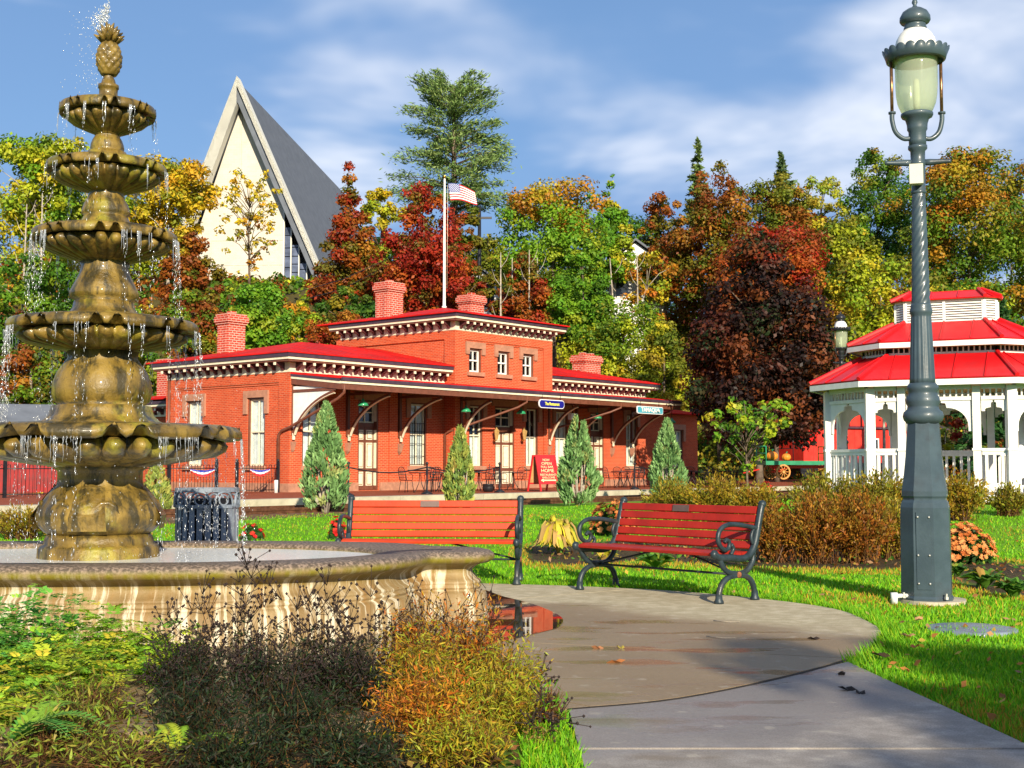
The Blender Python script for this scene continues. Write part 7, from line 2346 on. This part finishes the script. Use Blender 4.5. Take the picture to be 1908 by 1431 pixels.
hosta('green broad leaved plant below the orange flowers on the right', 1835, 1098, 44, 44, 'hostagreen', 44, .06)
hosta('dark green plant at the right edge of the flower bed', 1888, 1118, 40, 46, 'hostagreen', 40, .06)
hosta('small green plant close to the lamp post pad', 1786, 1075, 26, 28, 'hostagreen', 24, .05)

# ------------------------------------------------------------------ foreground planting
GFn = 'perennial plants in the foreground bed'
def weed(lab, x, y, Rr, Hh, pal, n, leaf, nst, seeds=0, name='perennial_plant', slim=.2, lean=0.0, seed_r=.011, cat='plant', stem_w=.006):
    o = thing(name, lab, cat, (x, y, 0), 0, GFn)
    b = np.stack([rt.randn(nst) * Rr * .3, rt.randn(nst) * Rr * .3, np.zeros(nst)], -1)
    th = rt.rand(nst) * 2 * np.pi; q = rt.rand(nst) ** .55
    tip = np.stack([Rr * q * np.cos(th) + lean, Rr * q * np.sin(th), Hh * (1.0 - .45 * q ** 2) * np.clip(.82 + .26 * rt.randn(nst), .35, 1.35)], -1)
    bend = np.stack([np.zeros(nst), np.zeros(nst), .05 * Hh * np.ones(nst)], -1)
    blades('stems', b, tip, bend, np.full(nst, stem_w), pick('stem', nst, rt) * (.5 if seeds else 1), MT['leaf'], o)
    si = rt.randint(0, nst, n); t = np.clip(rt.rand(n) ** (.7), .06, 1.0)
    if seeds > 3: t = t * .5
    pos = b[si] + (tip - b)[si] * t[:, None] + bend[si] * np.sin(np.pi * t)[:, None] + rt.randn(n, 3) * leaf * .9
    pos[:, 2] = np.maximum(pos[:, 2], .015)
    C = pick(pal, nst, rt)[si] * .55 + pick(pal, n, rt) * .45
    C = C * rt.uniform(.6, 1.4, (n, 1))
    dd = unit((tip - b)[si] * .4 / Hh + rt.randn(n, 3) * .8 + np.array([0, 0, .2])); bb = unit(np.cross(dd, unit(rt.randn(n, 3))))
    ls = leaf * rt.uniform(.5, 1.5, n)[:, None]
    quads('leaves', pos.astype(np.float32), (dd*ls*.5).astype(np.float32), (bb*ls*slim).astype(np.float32), C.astype(np.float32), MT['leaf'], o)
    if seeds:
        m = M()
        for k in range(nst):
            T0_ = Vector(tip[k])
            for j in range(seeds):
                e = T0_ + Vector((rt.randn() * .045, rt.randn() * .045, rt.randn() * .04 + .01))
                m.tube([T0_ * .9 + Vector(b[k]) * .1, e], .0022, 3)
                r_ = seed_r * rt.uniform(.7, 1.25)
                m.add([(e.x + a_*r_, e.y + b_*r_, e.z + c_*r_ * 1.1) for a_, b_, c_ in octv.tolist()], [tuple(f) for f in octf.tolist()], 0, True)
        tag(m.make('seed_heads', MT['seed'], o, uv=False), kind='stuff')
    return o
MT['seed'] = P('dark_seed_heads', (.028, .016, .014), .9, 0, .3, 40)
def fern(lab, x, y, n_fr, L, pal, az=(0, 360), z0=.08, npair=15, name='fern', lift=.8):
    o = thing(name, lab, 'fern', (x, y, 0), 0, GFn)
    for k in range(n_fr):
        a = R(rt.uniform(*az)); Lk = L * rt.uniform(.75, 1.15); up = lift * rt.uniform(.6, 1.2)
        c, a2, b2, cl = [], [], [], []
        pts = []
        base = pick(pal, 1, rt)[0]
        for i in range(npair + 1):
            t = i / npair
            r_ = Lk * (t * .95); z = z0 + Lk * up * (t - .85 * t * t)
            pts.append((r_ * math.cos(a), r_ * math.sin(a), z))
        pts_a = np.array(pts)
        for i in range(1, npair + 1):
            t = i / npair; d = unit((pts_a[i] - pts_a[i-1])[None])[0]
            sd = np.cross(d, [0, 0, 1.0]); sd /= np.linalg.norm(sd)
            ln = Lk * .16 * math.sin(math.pi * min(1, .25 + t * .72)) ** .8
            for s_ in (-1, 1):
                dr = sd * s_ + d * .35 + np.array([0, 0, .12]); dr /= np.linalg.norm(dr)
                nn = np.cross(dr, d); nn /= max(1e-6, np.linalg.norm(nn)); bd = np.cross(dr, nn)
                c.append(pts_a[i] + dr * ln * .5); a2.append(dr * ln * .5); b2.append(bd * ln * .20); cl.append(base * rt.uniform(.8, 1.2))
        fo = quads('frond', np.array(c, np.float32), np.array(a2, np.float32), np.array(b2, np.float32), np.array(cl, np.float32), MT['leaf'], o)
        m = M(); m.tube(pts, [.0028 * (1 - .7 * i / npair) for i in range(npair + 1)], 4); m.make('rachis', MT['fern_stem'], fo, uv=False)
# left: bright green ferny perennials, loose and uneven
def sprays(lab, x, y, Rr, Hh, pal, n_fr, L, name='ferny_perennial', npair=8, slim=.24):
    """many small feather leaves (rachis with paired leaflets) set along leaning stems"""
    o = thing(name, lab, 'plant', (x, y, 0), 0, GFn)
    nst = max(8, n_fr // 7)
    th = rt.rand(nst) * 2 * np.pi; q = rt.rand(nst) ** .5
    b0 = np.stack([rt.randn(nst) * Rr * .35, rt.randn(nst) * Rr * .35, np.zeros(nst)], -1)
    tip = b0 * .4 + np.stack([Rr * q * np.cos(th), Rr * q * np.sin(th), Hh * (1 - .3 * q ** 2) * rt.uniform(.55, 1.15, nst)], -1)
    blades('stems', b0, tip, np.stack([np.zeros(nst), np.zeros(nst), .06 * Hh * np.ones(nst)], -1), np.full(nst, .006), pick('greenstem', nst, rt), MT['leaf'], o)
    C_, A_, B_, K_ = [], [], [], []
    for k in range(n_fr):
        i = rt.randint(nst); t = .2 + .8 * rt.rand() ** .7
        p0 = b0[i] + (tip[i] - b0[i]) * t
        az = rt.rand() * 2 * math.pi; Lk = L * rt.uniform(.55, 1.25); up = rt.uniform(.1, .9)
        d0 = np.array([math.cos(az), math.sin(az), up]); d0 /= np.linalg.norm(d0)
        base = pick(pal, 1, rt)[0] * rt.uniform(.95, 1.5)
        prev = p0
        for j in range(1, npair + 1):
            u = j / npair
            pj = p0 + d0 * Lk * u + np.array([0, 0, -.45 * Lk * u * u])
            d = pj - prev; d /= max(1e-6, np.linalg.norm(d)); prev = pj
            sd = np.cross(d, [0, 0, 1.0]); sd /= max(1e-6, np.linalg.norm(sd))
            ln = Lk * .30 * math.sin(math.pi * min(1, .3 + u * .66)) ** .8
            for s_ in (-1, 1):
                dr = sd * s_ * .9 + d * .55 + rt.randn(3) * .12; dr /= np.linalg.norm(dr)
                nn = np.cross(dr, d); nn /= max(1e-6, np.linalg.norm(nn)); bd = np.cross(dr, nn)
                C_.append(pj + dr * ln * .5); A_.append(dr * ln * .5); B_.append(bd * ln * slim); K_.append(base * rt.uniform(.85, 1.15))
    quads('leaflets', np.array(C_, np.float32), np.array(A_, np.float32), np.array(B_, np.float32), np.array(K_, np.float32), MT['leaf'], o)
    return o
PAL['greenstem'] = [((.16,.20,.04),3), ((.24,.16,.05),1.5)]
for i, (x, y, r_, h, lab, pal, nf) in enumerate(((-3.6, 8.2, .40, .44, 'bright green ferny perennial at the left edge against the basin', 'fernyel', 260), (-3.05, 8.1, .36, .54, 'tallest bright green ferny perennial below the left basin wall', 'ferngreen', 280), (-2.55, 8.1, .36, .46, 'yellow green ferny perennial left of the dark seed heads', 'fernyel', 260), (-3.2, 7.4, .40, .38, 'green ferny perennial in the left middle of the bed', 'ferngreen', 260), (-2.55, 7.4, .38, .36, 'yellow flecked ferny perennial beside the dark leaves', 'fernyel', 240), (-2.1, 7.9, .26, .40, 'small ferny perennial touching the dark seed heads', 'fernyel', 150), (-2.75, 6.75, .36, .24, 'low ferny perennial in the lower left bed', 'fernyel', 170))):
    sprays(lab, x, y, r_ * 1.1, h, pal, int(nf * 1.7), .16)
for i, (x, y, r_, h, lab, n_) in enumerate(((-2.95, 6.2, .42, .20, 'low tangle of dry grass and stems at lower left', 900), (-2.25, 6.75, .40, .26, 'brown and yellow grassy tangle left of the dark leaves', 1000), (-2.1, 6.15, .36, .20, 'low grassy tangle between the two ferns', 900), (-1.75, 5.75, .34, .16, 'dry grass tangle at the bottom edge left of centre', 700), (-2.3, 5.55, .34, .16, 'dry grass tangle at the lower left bottom edge', 700))):
    weed(lab, x, y, r_, h, 'grassmix', n_, .05, 420, 0, 'grassy_tangle', .10, 0, .01, 'plant', .0055)
fern('light green fern fronds at the lower left corner', -2.30, 6.0, 13, .46, 'ferngreen', (-40, 220), .08, 18, 'fern', .9)
fern('yellow green fern frond at the bottom left of centre', -1.52, 5.92, 6, .40, 'fernyel', (-30, 190), .06, 18)
# centre: dark dying stems with round seed heads above dark green feathery leaves
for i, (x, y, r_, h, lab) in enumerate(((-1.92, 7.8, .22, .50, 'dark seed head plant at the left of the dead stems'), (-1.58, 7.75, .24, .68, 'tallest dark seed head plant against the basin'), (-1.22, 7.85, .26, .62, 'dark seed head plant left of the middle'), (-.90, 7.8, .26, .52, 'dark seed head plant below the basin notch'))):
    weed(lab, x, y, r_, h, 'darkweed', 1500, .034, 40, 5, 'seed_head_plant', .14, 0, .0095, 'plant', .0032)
for i, (x, y, r_, h, lab) in enumerate(((-1.75, 7.1, .30, .40, 'dark green feathery plant at the left of the dark middle'), (-1.30, 7.1, .30, .36, 'dark feathery plant in the middle of the foreground'), (-.88, 7.1, .28, .34, 'dark feathery plant beside the orange shrub'), (-1.55, 6.4, .32, .30, 'low dark feathery plant at the front left of the dark middle'), (-1.05, 6.35, .32, .28, 'low dark feathery plant at the front of the dark middle'), (-1.2, 5.75, .34, .22, 'low dark plant at the bottom edge'), (-.7, 5.75, .30, .22, 'low dark plant at the bottom edge by the orange shrub'))):
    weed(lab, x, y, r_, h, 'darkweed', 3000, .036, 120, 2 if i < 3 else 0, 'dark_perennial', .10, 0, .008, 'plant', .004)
# right: feathery orange to yellow growth spilling over the paving
PAL['orangespirea'] = [((.52,.14,.016),3), ((.56,.27,.02),2), ((.34,.09,.015),1.2), ((.40,.34,.02),1.4)]
PAL['yelspirea'] = [((.36,.36,.022),3), ((.24,.32,.02),2.6), ((.46,.24,.02),1.8), ((.34,.12,.015),1.2)]
for i, (x, y, r_, h, pal, lab, n_) in enumerate(((-.56, 7.75, .24, .54, 'orangespirea', 'orange red feathery shrub at the back of the foreground clump', 4200), (-.30, 7.5, .26, .56, 'orangespirea', 'tall orange feathery shrub beside the puddle', 4600), (-.46, 7.0, .28, .46, 'yelspirea', 'yellow green feathery shrub in the middle of the right clump', 4600), (-.10, 7.1, .24, .42, 'yelspirea', 'yellow feathery shrub leaning over the paving', 4200), (-.42, 6.45, .30, .34, 'orangespirea', 'rusty feathery shrub at the front of the right clump', 4200), (-.08, 6.55, .24, .30, 'yelspirea', 'low green yellow feathery shrub at the walkway edge', 3600), (-.25, 5.95, .28, .22, 'yelspirea', 'low yellow tangle at the bottom edge by the walkway', 2600))):
    weed(lab, x, y, r_ * 1.06, h, pal, int(n_ * 1.05), .036, 210, 1 if i < 2 else 0, 'feathery_shrub', .09, .06 if i in (1, 3) else 0, .007, 'shrub', .0045)
for x, y, lab in ((.10, 6.25, 'wispy dark seed stalks hanging over the walkway edge'), (.08, 7.35, 'wispy dark seed stalks leaning over the paving')):
    weed(lab, x, y, .12, .22, 'dry', 120, .03, 14, 4, 'seed_stalk', .12, .06, .008, 'plant', .003)
# soil litter under the plants
nl = 2600
lx, ly = rt.uniform(-3.6, .05, nl), rt.uniform(4.6, 7.2, nl)
c = np.stack([lx, ly, H(lx, ly) + .012 + rt.rand(nl) * .03], -1); nr_ = unit(rt.randn(nl, 3) * .4 + np.array([0, 0, 1])); a = unit(np.cross(nr_, rt.randn(nl, 3))); b = np.cross(nr_, a)
tag(quads('leaf_litter', c.astype(np.float32), (a * .028).astype(np.float32), (b * .016).astype(np.float32), (pick('dry', nl, rt) * rt.uniform(.4, 1.0, (nl, 1))).astype(np.float32), MT['leaf']), 'brown leaf litter under the foreground plants', None, None, 'stuff')

# ------------------------------------------------------------------ turf
PAL['turf'] = [((.14,.40,.008),3), ((.21,.48,.012),2.4), ((.09,.29,.010),1.6), ((.36,.48,.02),.9)]
PAL['driedturf'] = [((.50,.27,.03),3), ((.38,.27,.03),2), ((.24,.34,.025),1.2)]
n = 380000
gy_ = 1 / (1 / 34.0 + (1 / 5.4 - 1 / 34.0) * rt.rand(n))
gx_2 = rt.uniform(-1, 1, n) * (gy_ * .52 + 1.2)
ok = ~(in_poly(gx_2, gy_, plaza) | in_poly(gx_2, gy_, walk) | in_poly(gx_2, gy_, BED) | in_poly(gx_2, gy_, BED2) | in_poly(gx_2, gy_, FRONT_BED))
ok &= ~(((gx_2 - lbase.x - .05) ** 2 + (gy_ - LY) ** 2) < .35 ** 2)
ok &= ~((gy_ < 15.2) & (gx_2 < -.3) & (gy_ > 6))
ok &= ~((gx_2 < .32) & (gy_ < 6.6) & (gx_2 < .05))
gx_2, gy_ = gx_2[ok], gy_[ok]
n = len(gx_2)
clump = (np.sin(gx_2 * 3.1 + np.sin(gy_ * 2.3) * 1.7) + np.sin(gy_ * 4.3 + gx_2 * 1.9)) * .25 + .5
hgt = (.028 + .036 * rt.rand(n) ** 1.5) * (.75 + .5 * clump)
base = np.stack([gx_2, gy_, H(gx_2, gy_) - .005], -1)
tip = base + np.stack([rt.randn(n) * .35 * hgt, rt.randn(n) * .35 * hgt, hgt], -1)
wd = (.0045 + .00042 * gy_)
sd = unit(np.stack([rt.randn(n), rt.randn(n) * .5, np.zeros(n)], -1)) * wd[:, None]
C = pick('turf', n, rt)
dried = (np.sin(gx_2 * 1.3 + gy_ * .7) + np.sin(gx_2 * .6 - gy_ * 1.1 + 1)) * .25 + .5 + rt.randn(n) * .22
def near_bed(x, y):
    r_ = np.zeros(x.shape, bool)
    for dx, dy in ((0, .55), (.3, .4), (-.3, .45), (0, .9), (.3, -.3), (-.4, 0)):
        r_ |= in_poly(x + dx, y + dy, BED) | in_poly(x + dx, y + dy, BED2)
    return r_
dr = (dried > 1.0) | (near_bed(gx_2, gy_) & (rt.rand(n) < .82))
C[dr] = pick('driedturf', dr.sum(), rt)
C = C * rt.uniform(.7, 1.3, (n, 1))
v = np.stack([base - sd, base + sd, tip], 1).reshape(-1, 3)
tag(faces_mesh('grass', v.astype(np.float32), 3, np.repeat(C, 3, axis=0).astype(np.float32), MT['grass']), 'bright green mown grass with dry orange patches along the beds', None, None, 'stuff')
# longer tufts along the paving edge
pe = [(p[0], p[1]) for p in plaza if p[0] > -.2]
ne = 5200
ii = rt.randint(0, len(pe) - 1, ne)
ex = np.array([pe[i][0] for i in ii]) ; ey = np.array([pe[i][1] for i in ii])
nxv = unit(np.stack([ex - PLAZA_C[0], ey - PLAZA_C[1]], -1))
off_ = rt.uniform(.01, .10, ne)[:, None]
ex2 = ex + nxv[:, 0] * off_[:, 0] + rt.randn(ne) * .10; ey2 = ey + nxv[:, 1] * off_[:, 0] + rt.randn(ne) * .10
ok = ~in_poly(ex2, ey2, walk) & ~in_poly(ex2, ey2, plaza) & ~((ey2 < 7.2))
ex2, ey2 = ex2[ok], ey2[ok]; ne = len(ex2)
base = np.stack([ex2, ey2, np.full(ne, -.01)], -1); hh = rt.uniform(.05, .12, ne)
tip = base - np.concatenate([nxv[ok] * (hh * .4)[:, None], np.zeros((ne, 1))], 1) + np.stack([rt.randn(ne) * .02, rt.randn(ne) * .02, hh], -1)
sd = unit(np.stack([rt.randn(ne), rt.randn(ne) * .5, np.zeros(ne)], -1)) * .007
v = np.stack([base - sd, base + sd, tip], 1).reshape(-1, 3)
tag(faces_mesh('edge_grass', v.astype(np.float32), 3, np.repeat(pick('turf', ne, rt) * rt.uniform(.7, 1.2, (ne, 1)), 3, axis=0).astype(np.float32), MT['grass']), 'longer grass hanging over the edge of the paving', None, None, 'stuff')
# grass tuft at the walkway's left edge
weed('bright green grass tuft at the left edge of the walkway', .16, 6.75, .12, .20, 'turf', 200, .05, 420, 0, 'grass_tuft', .1, .03, .01, 'grass', .007)

# fallen leaves: countable ones on paving and turf
def fallen(label, x, y, z, size, colr, name='fallen_leaf', cat='leaf', rot=None):
    o = bpy.data.objects.new(name, None)
    m = M(); k = 8; V = []
    for i in range(k):
        a = 2 * math.pi * i / k; r_ = size * (1 if i % 2 == 0 else .62)
        V.append((r_ * math.cos(a) * 1.25, r_ * math.sin(a) * .8, .012 * math.sin(2 * a) + .006))
    m.add(V, [tuple(range(k))])
    q = m.make(name, MT['leaf'], None, (x, y, z), (rt.uniform(-.2, .2), rt.uniform(-.2, .2), rt.uniform(0, 6)), uv=False)
    at_ = q.data.attributes.new('Col', 'FLOAT_COLOR', 'POINT'); at_.data.foreach_set('color', np.tile(np.array([*colr, 1], np.float32), k))
    tag(q, label, cat, 'fallen leaves on the ground')
    bpy.data.objects.remove(o)
for px, py, sz, c_, lab in ((1148, 1232, .055, (.55, .2, .06), 'orange fallen leaf in the middle of the damp paving'), (1156, 1205, .03, (.5, .4, .08), 'small yellow leaf just behind the orange leaf on the paving'), (1113, 1206, .04, (.5, .22, .1), 'small pinkish leaf left of the yellow one on the paving'), (1516, 1189, .04, (.05, .035, .03), 'dark curled leaf on the paving near the right tip'), (1578, 1282, .045, (.03, .025, .025), 'black wet leaf at the centre of the walkway'), (1568, 1254, .03, (.03, .025, .025), 'small black leaf at the top of the walkway'), (1603, 1288, .04, (.035, .03, .03), 'black wet leaf right of the centre one on the walkway'),
    (1705, 1206, .045, (.5, .16, .05), 'orange leaf lying in the grass nearest the walkway'), (1692, 1185, .05, (.6, .3, .15), 'pale orange leaf in the grass below the lamp pad'), (1712, 1155, .05, (.6, .32, .16), 'peach coloured leaf in the grass right below the lamp pad'), (1782, 1144, .045, (.65, .5, .04), 'yellow leaf in the grass right of the lamp pad'), (1640, 1222, .06, (.10, .06, .03), 'brown leaf in the grass beside the paving tip')):
    on = py > 1182 and px < 1560 or (px > 1555 and py > 1240 and px < 1615)
    g_ = G(px, py, .04 if on else .05)
    fallen(lab, g_.x, g_.y, (.034 if on else .055), sz, c_)
nl = 900
ly = 1 / (1 / 26.0 + (1 / 6.0 - 1 / 26.0) * rt.rand(nl)); lx = rt.uniform(-.6, 1, nl) * ly * .5
ok = ~(in_poly(lx, ly, plaza) | in_poly(lx, ly, walk) | in_poly(lx, ly, FRONT_BED)); lx, ly = lx[ok], ly[ok]; nl = len(lx)
c = np.stack([lx, ly, H(lx, ly) + .035 + rt.rand(nl) * .02], -1); nr_ = unit(rt.randn(nl, 3) * .45 + np.array([0, -.2, 1])); a_q = unit(np.cross(nr_, rt.randn(nl, 3))); b_q = np.cross(nr_, a_q)
PAL['fall'] = [((.52,.20,.05),3), ((.60,.40,.06),2), ((.34,.14,.05),2), ((.62,.34,.16),1)]
sz = rt.uniform(.018, .042, nl)[:, None]
tag(quads('scattered_leaves', c.astype(np.float32), (a_q * sz).astype(np.float32), (b_q * sz * .6).astype(np.float32), (pick('fall', nl, rt) * rt.uniform(.6, 1.1, (nl, 1))).astype(np.float32), MT['leaf']), 'small autumn leaves scattered over the turf', None, None, 'stuff')
# low seedlings and litter on the soil of the beds
nw = 5200
wx, wy = rt.uniform(-1, 11, nw), rt.uniform(12.5, 22, nw)
ok = in_poly(wx, wy, BED) | in_poly(wx, wy, BED2); wx, wy = wx[ok], wy[ok]; nw = len(wx)
c = np.stack([wx, wy, H(wx, wy) + rt.rand(nw) ** 2 * .09 + .01], -1); nr_ = unit(rt.randn(nw, 3) + np.array([0, 0, .8])); a_q = unit(np.cross(nr_, rt.randn(nw, 3))); b_q = np.cross(nr_, a_q)
sz = rt.uniform(.02, .05, nw)[:, None]
cw_ = pick('hostagreen', nw, rt); sel = rt.rand(nw) < .55; cw_[sel] = pick('fall', sel.sum(), rt) * .6
tag(quads('bed_seedlings', c.astype(np.float32), (a_q * sz).astype(np.float32), (b_q * sz * .5).astype(np.float32), cw_.astype(np.float32), MT['leaf']), 'low seedlings and leaf litter on the dark soil of the beds', None, None, 'stuff')
# small twigs
for px, py, lab in ((1350, 1190, 'thin pale twig with a fork lying on the damp paving'), (1360, 1160, 'short pale straw on the paving behind the forked twig')):
    g_ = G(px, py, .035); o = thing('twig', lab, 'twig', (g_.x, g_.y, .034), 0, 'twigs on the paving')
    m = M(); m.tube([(-.12, .12, .004), (0, 0, .006), (.09, .02, .004)], .004, 5); m.make('stick', MT['bark_pale'], o)
# manhole cover in the turf at right
g_ = G(1810, 1177, 0)
m = M(); m.lathe([(.36, -.02), (.36, .03), (.33, .035), (0, .035)], 26)
tag(m.make('drain_cover', MT['can'], None, (g_.x, g_.y, 0.0)), 'round flat drain cover sunk in the grass at the right', 'drain cover')
# overhead wires on the hillside
pw = thing('utility_pole', 'dark utility pole with wires rising behind the olive tree', 'utility pole', (*at(893, 600, 92)[:2], Hs(at(893, 600, 92).x, 92)))
zt = at(893, 385, 92).z - Hs(at(893, 600, 92).x, 92)
M().tube([(0, 0, 0), (0, 0, zt)], [.16, .12], 8).make('pole', MT['iron'], pw)
m = M(); m.box(-.9, .9, -.06, .06, zt - .9, zt - .75); m.make('cross_arm', MT['iron'], pw)
b0 = Vector((pw.location.x / S, pw.location.y / S, pw.location.z / S))
for y0_, y1_ in ((520, 598), (538, 610)):
    a = at(640, y0_, 78) - b0; c = at(190, y1_, 70) - b0
    pts = [a.lerp(c, k / 12) + Vector((0, 0, -.5 * math.sin(math.pi * k / 12))) for k in range(13)]
    M().tube([Vector((0, 0, zt - .8))] + pts, .022, 4).make('wire', MT['iron'], pw, uv=False)
